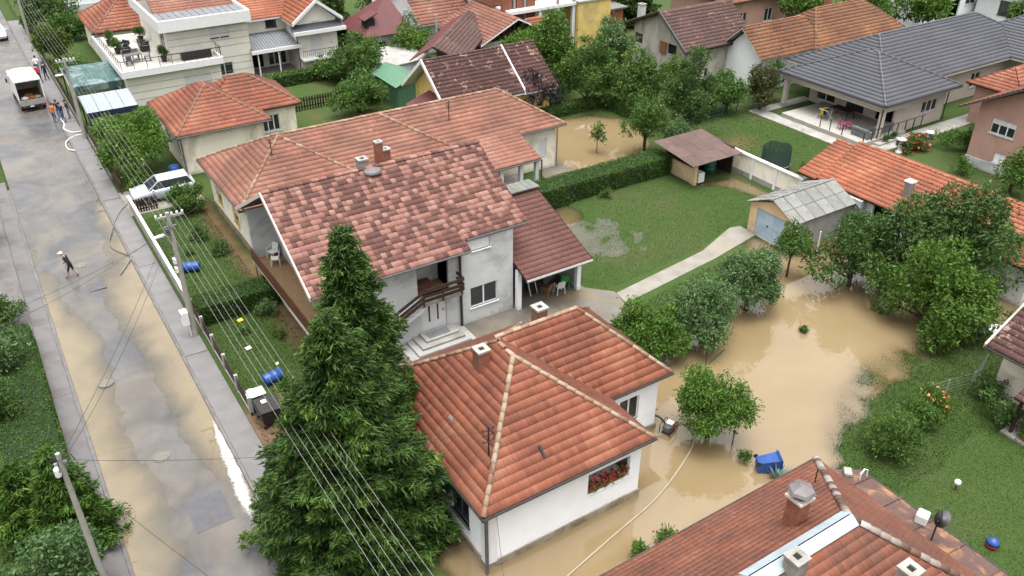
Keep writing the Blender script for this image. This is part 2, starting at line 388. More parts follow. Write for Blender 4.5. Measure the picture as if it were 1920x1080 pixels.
# ---------------------------------------------------------------- material list
mat('plaster_white', (.90, .92, .95), (.85, .865, .89), 1.2, .85, .15, 40, c3=(.82, .825, .83), s3=.35, splash=(.50, .43, .33))
mat('plaster_cream', (.84, .79, .66), (.78, .73, .61), 1.1, .85, .15, 40, c3=(.56, .50, .40), s3=.4, splash=(.42, .34, .24))
mat('plaster_grey', (.60, .615, .61), (.54, .555, .555), 1.0, .85, .15, 40, c3=(.38, .39, .38), s3=.35, splash=(.30, .27, .22))
mat('plaster_yellow', (.72, .54, .18), (.62, .46, .15), 1.1, .85, .12, 40, c3=(.5, .38, .16), s3=.4, splash=(.42, .31, .15))
mat('plaster_pink', (.52, .32, .25), (.47, .29, .23), 1.1, .85, .12, 40, c3=(.42, .27, .22), s3=.4, splash=(.34, .23, .18))
mat('plaster_beige', (.60, .52, .47), (.55, .48, .43), 1.1, .85, .12, 40)
mat('plaster_old', (.60, .57, .50), (.47, .44, .37), 1.3, .9, .3, 20, c3=(.30, .27, .21), s3=.55, stretch=(1, 1, .45), splash=(.26, .22, .16))
mat('plaster_peach', (.72, .52, .30), (.66, .47, .27), 1.1, .85, .1, 40, c3=(.52, .40, .27), s3=.5, splash=(.42, .31, .2))
mat('facade_stone', (.76, .74, .66), (.70, .68, .60), 1.4, .85, .1, 30)
mat('plinth', (.36, .31, .24), (.22, .18, .12), 1.6, .9, .3, 25, c3=(.14, .10, .06), s3=.9)
mat('concrete', (.38, .36, .33), (.28, .27, .24), 1.2, .85, .25, 30, c3=(.20, .19, .16), s3=.5)
mat('kerb_stone', (.17, .16, .155), (.11, .105, .10), 1.5, .6, .2, 30)
mat('concrete_light', (.38, .37, .35), (.30, .29, .27), 1.5, .85, .2, 30)
mat('concrete_wet', (.19, .17, .14), (.115, .10, .08), .6, .35, .2, 30, c3=(.22, .17, .10), s3=.35)
mat('pale_paving', (.28, .26, .225), (.20, .185, .155), 1.1, .5, .2, 25, c3=(.28, .24, .17), s3=.4)
mat('white_frame', (.74, .745, .75), (.70, .70, .70), 4, .4)
mat('white_plastic', (.78, .78, .76), (.68, .67, .63), 5, .45)
mat('gutter', (.030, .028, .027), (.05, .045, .04), 4, .45)
mat('gutter_grey', (.12, .12, .12), (.08, .08, .08), 4, .5)
mat('dark_metal', (.02, .02, .022), (.035, .035, .035), 6, .45)
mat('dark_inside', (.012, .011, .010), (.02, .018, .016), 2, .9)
mat('wood_dark', (.035, .018, .012), (.06, .03, .02), 5, .6, .3, 30, stretch=(1, 1, 6), rnd=0.5)
mat('wood_brown', (.16, .055, .03), (.10, .035, .02), 5, .6, .3, 30, stretch=(6, 1, 6), rnd=0.5)
mat('wood_raw', (.34, .20, .09), (.24, .13, .06), 6, .7, .2, 30, rnd=0.4)
mat('roof_board', (.10, .07, .055), (.06, .04, .03), 3, .9)
mat('chimney_brick', (.36, .13, .07), (.24, .085, .05), 7, .9, .4, 30, c3=(.22, .16, .12), s3=1.6)
mat('metal_blue', (.45, .52, .56), (.36, .43, .47), 1.5, .45, metal=.3)
mat('metal_rust', (.13, .07, .055), (.09, .05, .042), 1.2, .6, .2, 15, c3=(.38, .19, .08), s3=1.3, rnd=0.5)
mat('metal_hood', (.20, .18, .18), (.13, .11, .11), 3, .6)
mat('shed_rust', (.125, .075, .06), (.085, .058, .052), 1.2, .65, .2, 15, c3=(.17, .085, .055), s3=1.0, rnd=.45)
mat('galvanised', (.40, .41, .42), (.32, .33, .34), 3, .4, metal=.6)
mat('garage_blue', (.42, .53, .64), (.37, .48, .58), 1.3, .6, c3=(.33, .40, .46), s3=.8)
mat('blue_plastic', (.025, .09, .33), (.02, .06, .22), 4, .4)
mat('black_plastic', (.02, .018, .018), (.035, .03, .03), 5, .5)
mat('green_plastic', (.01, .13, .08), (.01, .09, .06), 4, .5)
mat('lime_plastic', (.05, .42, .10), (.04, .34, .08), 4, .45)
mat('red_plastic', (.45, .02, .02), (.35, .015, .015), 4, .45)
mat('pink_plastic', (.42, .06, .16), (.32, .04, .12), 4, .45)
mat('yellow_plastic', (.75, .62, .03), (.62, .5, .02), 4, .5)
mat('purple_plastic', (.10, .05, .32), (.08, .04, .25), 4, .5)
mat('cloth_white', (.74, .73, .71), (.62, .61, .59), 2, .9)
mat('cloth_grey', (.22, .23, .24), (.15, .16, .17), 3, .9)
mat('cloth_red', (.42, .02, .03), (.3, .015, .02), 4, .9)
mat('cloth_orange', (.60, .16, .02), (.45, .10, .015), 4, .9)
mat('cloth_navy', (.014, .018, .045), (.02, .025, .06), 4, .9)
mat('cloth_black', (.012, .012, .014), (.022, .022, .024), 4, .9)
mat('denim', (.12, .19, .30), (.08, .13, .22), 5, .9)
mat('skin', (.50, .27, .19), (.44, .23, .16), 5, .6)
mat('hair', (.03, .018, .012), (.015, .01, .008), 9, .7)
mat('hose', (.38, .32, .23), (.31, .26, .185), 5, .6)
mat('hose_white', (.66, .64, .58), (.55, .53, .48), 5, .6)
mat('hose_grey', (.20, .20, .19), (.14, .14, .13), 5, .6)
mat('car_paint', (.46, .50, .54), (.44, .48, .52), 2, .22, spec=.6)
mat('tarp_green', (.05, .12, .11), (.03, .075, .075), 1.5, .5, c3=(.25, .33, .32), s3=.7)
mat('bark', (.09, .065, .045), (.05, .035, .025), 6, .95, .5, 20, stretch=(1, 1, .25))
mat('pole_concrete', (.40, .38, .34), (.33, .31, .28), 3, .85, .2, 30)
mat('wire', (.27, .27, .265), (.22, .22, .215), 4, .4)
mat('wire_dark', (.05, .05, .05), (.03, .03, .03), 4, .5)
mat('flower_red', (.55, .02, .03), (.4, .01, .02), 6, .6)
mat('flower_orange', (.75, .22, .08), (.62, .14, .06), 6, .6)
mat('flower_yellow', (.72, .6, .06), (.6, .5, .05), 6, .6)
mat('terracotta', (.33, .12, .06), (.25, .09, .05), 4, .85)
mat('asbestos', (.28, .28, .26), (.19, .19, .175), 1.4, .9, .3, 20, c3=(.16, .165, .13), s3=.8, rnd=0.55)
mat('soil', (.16, .095, .05), (.10, .06, .033), 1.2, .8, .5, 12, c3=(.20, .13, .07), s3=.5)
mat('net_green', (.012, .035, .024), (.02, .05, .035), 8, .8)
mat('brick_wall', (.34, .13, .075), (.26, .09, .055), 9, .9, .4, 30)
mat('green_sheet', (.10, .22, .13), (.08, .18, .11), 2, .55)
mat('darkred_sheet', (.12, .025, .025), (.09, .02, .022), 1.5, .6)
mat('stone_floor', (.42, .395, .36), (.36, .335, .30), 2, .6)
mat('tile_floor', (.30, .19, .10), (.24, .15, .08), 3, .5)
mat('facade_joint', (.34, .33, .29), None, 3, .9)
m, n, l, b = nt('glass'); b.inputs['Base Color'].default_value = (.018, .022, .026, 1); b.inputs['Roughness'].default_value = .06; b.inputs['Specular IOR Level'].default_value = .7
m, n, l, b = nt('clear_sheet'); b.inputs['Base Color'].default_value = (.24, .27, .30, 1); b.inputs['Roughness'].default_value = .25; b.inputs['Alpha'].default_value = .8
ORANGE = [(0, (.20, .060, .035)), (.35, (.33, .095, .050)), (.7, (.42, .13, .065)), (1, (.46, .20, .11))]
tile_mat('tiles_red', [(0, (.22, .068, .040)), (.35, (.34, .105, .058)), (.7, (.43, .14, .076)), (1, (.48, .21, .125))], (.17, .08, .055), .55, .6)
tile_mat('tiles_pink', [(0, (.22, .085, .058)), (.4, (.35, .14, .092)), (.75, (.42, .18, .12)), (1, (.46, .24, .17))], (.17, .095, .07), .5, .8)
tile_mat('tiles_two', [(0, (.095, .042, .034)), (.30, (.145, .060, .047)), (.48, (.20, .085, .066)), (.60, (.33, .145, .11)), (.8, (.41, .20, .155)), (1, (.46, .26, .21))], (.14, .07, .055), .7, .35)
tile_mat('tiles_brown', [(0, (.12, .045, .035)), (.5, (.17, .062, .048)), (1, (.22, .09, .07))], (.09, .05, .04), .6, .6)
tile_mat('tiles_moss', [(0, (.085, .036, .030)), (.5, (.115, .048, .040)), (1, (.15, .065, .055))], (.06, .035, .03), .6, .6, lich=((.40, .26, .20), 1.3, .56))
tile_mat('tiles_old', [(0, (.11, .06, .052)), (.5, (.145, .078, .065)), (1, (.19, .105, .09))], (.085, .058, .05), .6, .6, lich=((.30, .16, .12), 1.6, .58))
tile_mat('tiles_mottle', [(0, (.16, .07, .04)), (.4, (.30, .12, .06)), (.8, (.40, .17, .08)), (1, (.42, .22, .11))], (.14, .09, .055), .7, .8)
tile_mat('tiles_orange', [(0, (.27, .075, .040)), (.4, (.40, .115, .055)), (.8, (.50, .155, .075)), (1, (.54, .22, .12))], (.22, .10, .06), .5, .6)
tile_mat('tiles_worn', [(0, (.20, .075, .048)), (.4, (.32, .105, .060)), (.8, (.42, .145, .075)), (1, (.45, .20, .12))], (.17, .095, .075), .5, .75)
tile_mat('tiles_slate', [(0, (.082, .084, .098)), (.5, (.10, .103, .118)), (1, (.118, .121, .137))], (.09, .092, .105), .6, .3, .5)
tile_mat('cap_beige', [(0, (.28, .12, .075)), (.3, (.38, .22, .14)), (.65, (.50, .36, .24)), (1, (.55, .44, .32))], (.22, .15, .10), 1.5, .6)
tile_mat('cap_white', [(0, (.08, .045, .035)), (.35, (.22, .10, .07)), (.45, (.55, .50, .46)), (1, (.68, .65, .61))], (.25, .16, .12), 4.0, .8)
tile_mat('slate_cap', [(0, (.09, .092, .105)), (1, (.13, .132, .148))], (.09, .092, .105), .6, .3, .5)
leaf_mat('leaf_spruce', (0.027, 0.064, 0.014), (0.079, 0.159, 0.024), (0.174, 0.290, 0.047))
leaf_mat('leaf_fresh', (0.052, 0.118, 0.016), (0.129, 0.252, 0.029), (0.269, 0.381, 0.056))
leaf_mat('leaf_mid', (0.046, 0.106, 0.017), (0.116, 0.217, 0.037), (0.217, 0.329, 0.061))
leaf_mat('leaf_blue', (0.061, 0.125, 0.040), (0.145, 0.250, 0.085), (0.241, 0.354, 0.139))
leaf_mat('leaf_dark', (0.039, 0.087, 0.019), (0.096, 0.184, 0.039), (0.175, 0.280, 0.060))
leaf_mat('leaf_yellow', (.045, .075, .010), (.12, .18, .018), (.24, .28, .03))
leaf_mat('leaf_plum', (0.023, 0.018, 0.026), (0.049, 0.039, 0.052), (0.078, 0.065, 0.072))
leaf_mat('leaf_hedge', (.036, .088, .012), (.090, .19, .02), (.17, .28, .035))
leaf_mat('leaf_thuja', (0.054, 0.066, 0.018), (0.120, 0.132, 0.042), (0.204, 0.180, 0.072))
leaf_mat('grass_blade', (.036, .074, .013), (.075, .132, .024), (.12, .15, .048))
leaf_mat('agave', (.12, .18, .14), (.22, .30, .25), trans=.05)
# ---------------------------------------------------------------- ground, water, road
def vn(x, y, sc_, seed=0):
    x = np.asarray(x, float) * sc_ + seed * 17.31; y = np.asarray(y, float) * sc_ - seed * 9.77
    xi = np.floor(x).astype(np.int64); yi = np.floor(y).astype(np.int64); fx = x - xi; fy = y - yi
    fx = fx * fx * (3 - 2 * fx); fy = fy * fy * (3 - 2 * fy)
    def h(a, b):
        k = (a * 374761393 + b * 668265263 + seed * 974711) & 0x7fffffff; k = ((k ^ (k >> 13)) * 1274126177) & 0x7fffffff; return ((k ^ (k >> 16)) & 0xffff) / 65535.
    return (h(xi, yi) * (1 - fx) + h(xi + 1, yi) * fx) * (1 - fy) + (h(xi, yi + 1) * (1 - fx) + h(xi + 1, yi + 1) * fx) * fy
def fbm(x, y, s, seed=0): return sum(vn(x, y, s * 2 ** k, seed + k) * .5 ** k for k in range(4)) / 1.875 - .5
def sdp(x, y, P):
    d = np.full(x.shape, 1e9); ins = np.zeros(x.shape, bool)
    for i in range(len(P)):
        ax, ay = P[i]; bx, by = P[(i + 1) % len(P)]; ex, ey = bx - ax, by - ay
        t = np.clip(((x - ax) * ex + (y - ay) * ey) / (ex * ex + ey * ey), 0, 1); d = np.minimum(d, np.hypot(x - ax - t * ex, y - ay - t * ey))
        if ay != by: ins ^= ((ay > y) != (by > y)) & (x < (bx - ax) * (y - ay) / (by - ay) + ax)
    return np.where(ins, -d, d)
def sst(a, b, x): t = np.clip((x - a) / (b - a), 0, 1); return t * t * (3 - 2 * t)
F1 = [(9.3, 13.2), (20, 13.2), (24.5, 13.4), (26.8, 15.2), (28.8, 16.8), (31.5, 17.4), (34.5, 17.5), (38, 18.3), (43, 16.8), (48, 18.6), (47.5, 24), (44, 27.4), (41.2, 29.2), (39.5, 30.2), (39.4, 33.2), (37.6, 31.6), (35.5, 30.2), (30, 28.4), (26, 28.2), (22.6, 27), (16, 24), (9.3, 20.5)]
F2 = [(33.2, 46.6), (40, 45.6), (44, 47.8), (46.2, 51.2), (45.8, 54), (44, 56.3), (38.5, 57.2), (35.5, 54)]
F3 = [(27.3, 36), (28.2, 42.6), (32, 42.6), (34, 40.4), (34.6, 37), (33, 34.4), (29.6, 34.2)]
F4 = [(41.5, 40.6), (45.2, 40.2), (45.4, 35.5), (43.9, 34.8), (43.4, 38.4)]
F5 = [(26.5, 15.0), (30, 15.5), (36, 16.2), (39.5, 18), (38.5, 20.2), (33.5, 20.8), (30.2, 19.6), (27.6, 18)]
def ground_z(x, y):
    z = .11 + .05 * fbm(x, y, .25, 3) + .05 * fbm(x, y, 1.3, 9)
    z = z + (-.42 + .06 * fbm(x, y, .35, 5)) * (1 - sst(-2.4, 1.0, sdp(x, y, F1) + 2.2 * fbm(x, y, .45, 11)))
    sh = (1 - sst(-1.6, .6, sdp(x, y, F5) + 1.2 * fbm(x, y, .6, 16))); z = z * (1 - sh) + np.maximum(z, -.035 + .14 * fbm(x, y, .9, 17)) * sh
    z = z - .40 * (1 - sst(-1.6, .5, sdp(x, y, F2) + .6 * fbm(x, y, .6, 12)))
    z = z + (-.125 + .13 * fbm(x, y, 1.1, 21)) * (1 - sst(-1.5, 1.0, sdp(x, y, F3) + 1.5 * fbm(x, y, .4, 13)))
    z = z - .13 * (1 - sst(-.5, .4, np.hypot(x - 30.2, y - 42) - 1.8 + .6 * fbm(x, y, .8, 14)))
    z = z - .17 * (1 - sst(-.5, .4, sdp(x, y, F4) + .5 * fbm(x, y, .8, 15)))
    return np.where((x > -1.3) & (x < 6.15), -.35, z)
def axis(lo, a, b, hi, st):
    c = list(np.arange(a, b, st)) + [b]; s = st
    while c[-1] < hi: s *= 1.35; c.append(c[-1] + s)
    s = st
    while c[0] > lo: s *= 1.35; c.insert(0, c[0] - s)
    return np.array(c)
def grid(us, vs):
    X, Y = np.meshgrid(us, vs); nu, nv = len(us), len(vs); I = np.arange(nu * nv).reshape(nv, nu)
    return X.ravel(), Y.ravel(), np.stack([I[:-1, :-1], I[:-1, 1:], I[1:, 1:], I[1:, :-1]], -1).reshape(-1, 4)
us = np.unique(np.concatenate([axis(-900, -1.3, 6.15, 6.2, 1.25)[:-1], [-1.31, -1.29, 6.14, 6.16], axis(6.2, 6.2, 68, 1500, .42)])); vs_ = axis(-300, 7, 62, 1800, .42)
X, Y, F = grid(us, vs_); Z = ground_z(X, Y)
m, n, l, b = nt('lawn'); tc = coords(n); b.inputs['Roughness'].default_value = .9; b.inputs['Specular IOR Level'].default_value = .15
col = ramp(n, l, noise(n, l, .16, 8, .65, .8, tc), [(.34, (.044, .084, .016)), (.52, (.056, .090, .022)), (.68, (.080, .092, .034))])
col = mixc(n, l, ramp(n, l, noise(n, l, 5, 6, .7, .2, tc), [(.35, 0), (.7, .55)]), col, (.035, .065, .012))
col = mixc(n, l, attr(n, 'soil'), col, ramp(n, l, noise(n, l, 1.2, 6, .6, .3, tc), [(.35, (.17, .105, .055)), (.65, (.10, .065, .035))]))
l.new(col, b.inputs['Base Color']); bump(n, l, b, noise(n, l, 14, 6, .7, .3, tc), .8, .06)
soil = .9 * (1 - sst(-.5, .35, np.abs(X - 10.6) - .6 + .5 * fbm(X, Y, .7, 31))) * (Y > 34) * (Y < 57)
soil = np.maximum(soil, .75 * (1 - sst(-.8, .8, np.hypot(X - 42.5, Y - 29.3) - 2.2 + fbm(X, Y, .5, 33))))
soil = np.maximum(soil, .5 * sst(.08, .3, fbm(X, Y, .2, 37)) * (Y > 60))
soil = np.maximum(soil, .6 * (1 - sst(-1, 1, np.hypot((X - 49.5) / 1.6, Y - 44.5) - 1.2)))
soil = np.maximum(soil, .75 * (1 - sst(-.6, .6, np.maximum(np.abs(X - 7) - 1.2, np.abs(Y - 31.5) - 1.6))))
soil = np.maximum(soil, sst(-.04, -.16, Z) * (X > 6.2))
me = np_mesh('ground', np.stack([X, Y, Z], 1), F, m, soil, 'soil', True); g = link('ground', me); props(g, 'green lawns and garden soil between the houses', None, None, 'structure')
water_mat('flood_mud', (.262, .192, .104), (.222, .158, .082), .0, .003, .12)
water_mat('road_mud', (.33, .26, .155), (.26, .205, .125), .02, .012, .3)
def water(name, P, grow, label, k):
    fx = (X > min(p[0] for p in P) - grow) & (X < max(p[0] for p in P) + grow) & (Y > min(p[1] for p in P) - grow) & (Y < max(p[1] for p in P) + grow) & (sdp(X, Y, P) < grow)
    keep = fx[F].all(1) & (Z[F].min(1) < .005); f = F[keep]; ids, inv = np.unique(f, return_inverse=True)
    d = np.maximum(-Z[ids], 0); V = np.stack([X[ids], Y[ids], np.zeros(len(ids))], 1)
    o = link(name, np_mesh(name, V, inv.reshape(-1, 4), MATS['flood_mud'], 1 - np.exp(-d * k), 'mud')); props(o, label, None, None, 'structure')
water('flood_water', F1, 3.0, 'brown flood water filling the gardens beside the white house', 18)
water('flood_water', F2, 2.0, 'brown flood water in the back yard behind the clipped hedge', 13)
water('flood_water', F3, 2.5, 'thin sheet of muddy water standing on the lawn by the carport', 4.5)
water('flood_water', F4, 1.5, 'muddy puddle along the cream garden wall', 12)
# road
ru = np.linspace(-.27, 4.82, 27); rv = axis(-60, 12, 72, 420, .4); RX, RY, RF = grid(ru, rv)
uL = np.interp(RY, [20, 24, 26, 30, 34, 38, 42, 46, 50, 55, 66], [1.3, 1.5, 1.7, 1.4, 1.3, 1.5, 1.7, 1.2, .7, -.4, -1.5])
uR = np.interp(RY, [20, 25, 28, 31, 34, 38, 42, 46, 50, 54, 60, 64, 70], [5.6, 5.2, 4.6, 3.6, 3.1, 3.1, 2.9, 2.6, 3.3, 3.9, 4.1, 4.6, 5.4])
wob = 1.5 * fbm(RX, RY, .5, 41) + .5 * fbm(RX, RY, 1.7, 43)
dd = np.maximum(uL - RX + wob, RX - uR + wob); D = np.where(dd > 0, .045 * sst(-.25, 2.2, dd), -.03 * sst(0, 1.2, -dd)) + .008 * fbm(RX, RY, 2.5, 47)
m, n, l, b = nt('asphalt'); tc = coords(n); b.inputs['Specular IOR Level'].default_value = .5
col = ramp(n, l, noise(n, l, .35, 8, .65, .8, tc), [(.35, (.064, .062, .066)), (.5, (.094, .092, .096)), (.65, (.136, .132, .133))])
col = mixc(n, l, ramp(n, l, noise(n, l, 60, 3, .6, 0, tc), [(.35, 0), (.7, .3)]), col, (.08, .08, .085))
vo = n.new('ShaderNodeTexVoronoi'); vo.feature = 'DISTANCE_TO_EDGE'; vo.inputs['Scale'].default_value = .42; vo.inputs['Randomness'].default_value = 1
wv = n.new('ShaderNodeMix'); wv.data_type = 'VECTOR'; wv.inputs[0].default_value = .12; l.new(tc, wv.inputs[4]); nz = n.new('ShaderNodeTexNoise'); nz.inputs['Scale'].default_value = 1.2; nz.inputs['Detail'].default_value = 6; l.new(tc, nz.inputs['Vector']); l.new(nz.outputs['Color'], wv.inputs[5]); l.new(wv.outputs[1], vo.inputs['Vector'])
crk = n.new('ShaderNodeMath'); crk.operation = 'MULTIPLY'; l.new(ramp(n, l, vo.outputs['Distance'], [(.0, 1), (.007, 0)]), crk.inputs[0]); l.new(ramp(n, l, noise(n, l, .25, 3, .5, 0, tc), [(.48, 0), (.65, .55)]), crk.inputs[1])
col = mixc(n, l, ramp(n, l, noise(n, l, .22, 7, .65, 1.0, tc), [(.42, 0), (.68, .6)]), col, (.21, .175, .125))
col = mixc(n, l, crk.outputs[0], col, (.045, .043, .043)); l.new(col, b.inputs['Base Color'])
l.new(ramp(n, l, noise(n, l, .5, 6, .6, .5, tc), [(.35, .1), (.65, .42)]), b.inputs['Roughness']); bump(n, l, b, noise(n, l, 45, 3, .6, 0, tc), .25, .01)
o = link('road', np_mesh('road', np.stack([RX, RY, -D], 1), RF, m, None, 'tint', True)); props(o, 'wet asphalt street running past the houses', None, None, 'structure')
keep = (D[RF].max(1) > -.002) & (RY[RF].max(1) < 72) & (RY[RF].min(1) > 8); f = RF[keep]; ids, inv = np.unique(f, return_inverse=True)
o = link('road_puddle', np_mesh('road_puddle', np.stack([RX[ids], RY[ids], np.zeros(len(ids))], 1), inv.reshape(-1, 4), MATS['road_mud'], .84 * (1 - np.exp(-np.maximum(D[ids], 0) * 46)), 'mud')); props(o, 'tan muddy water lying along both sides of the street', None, None, 'structure')
# repair patches, manhole covers
mat('asphalt_patch', (.085, .083, .09), (.115, .112, .118), 3, .4, .2, 60)
for (u, v, w, h, a, lb) in ((2.45, 48.8, .95, 1.0, .05, 'dark square asphalt patch in the street near the walker'), (3.0, 27.6, 1.5, 1.9, .02, 'dark asphalt patch in the street beside the tall spruces')):
    o = MB().box(-w / 2, w / 2, -h / 2, h / 2, 0, .004).build('road_patch', 'asphalt_patch'); o.location = (u, v, .034); o.rotation_euler = (0, 0, a); props(o, lb, None, None, 'structure')
mat('cast_iron', (.22, .20, .17), (.14, .13, .11), 12, .6, .5, 30)
for (u, v, lb) in ((2.1, 51.9, 'round iron manhole cover beside the walking person'), (1.1, 38.8, 'round manhole cover under the muddy water in the street'), (2.15, 31.95, 'round manhole cover near the white water outflow')):
    t = thing('manhole_cover', lb, 'manhole', (u, v, .02), 0, 'manhole covers in the street', False)
    MB().lathe((0, 0, 0), [(.36, 0), (.36, .03), (.31, .032), (.31, .022)], 20).build('rim', 'cast_iron', t)
    g2 = MB().lathe((0, 0, .0), [(.29, .0), (.29, .03)], 20); g2.box(-.2, .2, -.015, .015, .03, .036); g2.box(-.015, .015, -.2, .2, .03, .0355); g2.build('lid', 'cast_iron', t)
# pavements with kerbs and slabs
def pavement(name, ua, ub, uk0, uk1, va, vb, zt, m, lb, step):
    base = MB().box(ua, ub, va, vb, -.3, zt - .03).build(name, 'concrete'); props(base, lb, None, None, 'structure')
    k = MB().box(uk0, uk1, va, vb, -.3, zt + .012).build('kerb', 'kerb_stone', base, bev=.02)
    v = va; rng = random.Random(5); L = step - .015; me = None
    me = MB().box(ua + .01, ub - .01, 0, L, -.02, .0).build('tmp', m); dat = me.data; bpy.data.objects.remove(me); dat.name = 'paving_slab'
    while v < vb - .1:
        o = link('paving_slab', dat, base); o.location = (0, v, zt + rng.uniform(-.006, .006)); o.rotation_euler = (rng.uniform(-.001, .001), rng.uniform(-.004, .004), 0); v += step
mat('slab_right', (.21, .20, .20), (.16, .15, .15), .8, .55, .15, 40, c3=(.15, .14, .13), s3=.4, rnd=0.3)
mat('slab_left', (.18, .168, .17), (.12, .11, .11), .7, .4, .15, 40, c3=(.10, .085, .07), s3=.45, rnd=0.3)
pavement('pavement', 4.97, 6.12, 4.82, 4.965, -8, 118, .11, 'slab_right', 'grey concrete pavement along the garden fences', 3.6)
pavement('pavement', -1.28, -.43, -.425, -.27, -8, 66, .10, 'slab_left', 'wet lilac grey pavement beside the clipped hedge', 3.6)
def sheet(name, pts, z, m, lb, th=.25):
    o = MB().prism([(x, y, z - th) for x, y in pts], (0, 0, th)).build(name, m); props(o, lb, None, None, 'structure'); return o
sheet('yard', [(10.9, 27.6), (22.4, 27.6), (26.6, 28.4), (27.4, 31.9), (26.2, 33.2), (26.2, 38.5), (11.3, 38.5)], .15, 'concrete_wet', 'wet concrete yard between the grey house and the white house')
sheet('path', [(27.2, 30.6), (35.1, 31.65), (39.45, 32.5), (39.45, 33.9), (38.7, 34.1), (35.0, 32.75), (27.4, 31.75)], .135, 'pale_paving', 'pale paved path leading to the garage')
sheet('driveway', [(6.13, 56.9), (11.0, 56.9), (11.0, 61.2), (6.13, 61.2)], .13, 'pale_paving', 'concrete drive under the silver car')
sheet('driveway', [(6.13, 30.0), (7.6, 30.2), (7.4, 32.6), (6.13, 32.6)], .128, 'soil', 'earth strip with bins by the pavement')
sheet('path', [(55.9, 37.2), (57.3, 37.2), (57.3, 48.2), (63, 48.2), (63, 49.2), (55.9, 49.2)], .16, 'concrete', 'grey concrete walk round the raised terrace')
sheet('path', [(57.3, 36.9), (72, 36.9), (72, 38.4), (57.3, 38.4)], .155, 'concrete', 'grey paving below the terrace railing')
sheet('yard', [(33.0, 47.0), (35.6, 47.0), (35.6, 48.7), (33.0, 48.7)], .09, 'concrete_wet', 'wet concrete apron at the corner of the long cream house')
sheet('verge', [(-1.29, 44.6), (-1.29, 66), (-4.5, 66), (-4.5, 44.6)], .155, 'slab_left', 'wet gravel verge at the left edge of the street', .2)
# ================================================================ buildings
def house(name, label, u, v, cat='house'): return thing(name, label, cat, (u, v, 0))
# ---- white house in the flood
h = house('house', 'white single storey house with red hipped roof standing in brown flood water', 14.6, 23.4)
def flowerwin(r, pl, a, b, c, d):
    g = MB(); pl.box(g, a, b, c, d, -1.3, -1.25); g.build('recess', 'plaster_old', r)
    g = MB(); pl.box(g, a, b, c - .02, c + .02, -1.25, .03); w = g.build('window_ledge', 'white_frame', r)
    g = MB(); rg = random.Random(4)
    pl.box(g, a + .1, b - .1, c + .02, c + .2, -.28, -.08); g.build('flower_box', 'terracotta', w)
    for mname, cnt, nm, hz in (('leaf_mid', 260, 'foliage', .32), ('flower_red', 150, 'blossoms', .42)):
        g = MB()
        for _ in range(cnt):
            p = pl.p(rg.uniform(a + .05, b - .05), c + .1 + rg.random() ** .7 * hz * (1 if rg.random() < .7 else 1.7), rg.uniform(-.35, .06)); d1 = Vector((rg.gauss(0, 1), rg.gauss(0, 1), rg.gauss(0, 1))).normalized(); d2 = d1.orthogonal().normalized(); s = .06
            g.add([p - d1 * s, p + d2 * s * .7, p + d1 * s, p - d2 * s * .7], [(0, 1, 2, 3)], rg.random())
        g.build(nm, mname, w)
shell(h, 11.05, 18.3, 18.95, 27.9, -.4, 3.15, 'plaster_white', {'S': [(4.6, 6.7, 1.3, 2.45, flowerwin)], 'W': [(1.35, 2.7, 1.0, 2.4, win(n=2, fm='gutter_grey')), (5.2, 6.5, 1.0, 2.4, win(n=2, fm='white_frame'))]})
shell(h, 18.3, 21.65, 21.8, 27.8, -.4, 3.15, 'plaster_white', {'S': [(1.2, 2.3, 1.05, 2.4, win(n=2))]}, inset_sides='SNE')
b = MB(); b.box(11.0, 18.36, 18.89, 18.95, -.4, .34); b.box(10.99, 11.05, 18.89, 27.9, -.4, .30); b.box(18.3, 18.36, 18.95, 21.74, -.4, .32); b.box(18.36, 21.72, 21.74, 21.8, -.4, .3); b.build('plinth', 'plinth', h)
b = MB(); b.box(10.98, 11.42, 18.88, 18.95, .34, 3.05); b.box(10.97, 11.05, 18.88, 19.3, .30, 3.05); b.build('corner_pilaster', 'white_frame', h)
f1, l1 = hip(10.72, 18.62, 18.65, 28.25, 3.2, 6.15, 'v', 4.2)
fa = [[(18.62, 21.5, 3.2), (22.05, 21.5, 3.2), (19.0, 24.55, 5.95), (14.95, 24.55, 5.95)], [(22.05, 27.6, 3.2), (18.62, 27.6, 3.2), (14.95, 24.55, 5.95), (19.0, 24.55, 5.95)], [(22.05, 21.5, 3.2), (22.05, 27.6, 3.2), (19.0, 24.55, 5.95)]]
rf = roof_slab(h, f1 + fa, 'roof_board')
tiles(rf, f1 + fa, 'tiles_red', .20, .35, .034, WAVE2, 11, single=300)
caps(rf, l1 + [((19.0, 24.55, 5.95), (14.9, 24.55, 5.95)), ((22.05, 21.5, 3.2), (19.0, 24.55, 5.95)), ((22.05, 27.6, 3.2), (19.0, 24.55, 5.95))], 'cap_beige', .10, .40)
eave_gutter(h, [((10.66, 18.55, 3.14), (10.66, 28.3, 3.14)), ((10.66, 18.56, 3.15), (18.68, 18.56, 3.15)), ((18.68, 18.56, 3.14), (18.68, 21.42, 3.14)), ((18.68, 21.42, 3.15), (22.12, 21.42, 3.15)), ((22.12, 21.42, 3.14), (22.12, 27.7, 3.14))])
downpipe(h, [(10.68, 18.6, 3.1), (10.92, 18.8, 2.9), (10.92, 18.8, -.2)], 'gutter_grey', .07)
c = chimney(rf, 13.75, 23.75, .52, 4.9, 6.25, capw=.03); chimney(rf, 17.45, 25.1, .5, 4.6, 6.2, cap='concrete_light', capw=.05)
MB().add([(13.3, 23.2, 5.12), (13.75, 23.2, 5.5), (13.75, 23.45, 5.5), (13.3, 23.45, 5.12)], [(0, 1, 2, 3)]).build('flashing', 'white_frame', rf)
MB().obox((13.42, 23.9, 5.22), (.17, 0, .13), (0, .2, 0), (-.01, 0, .013)).build('hatch', 'dark_metal', rf)
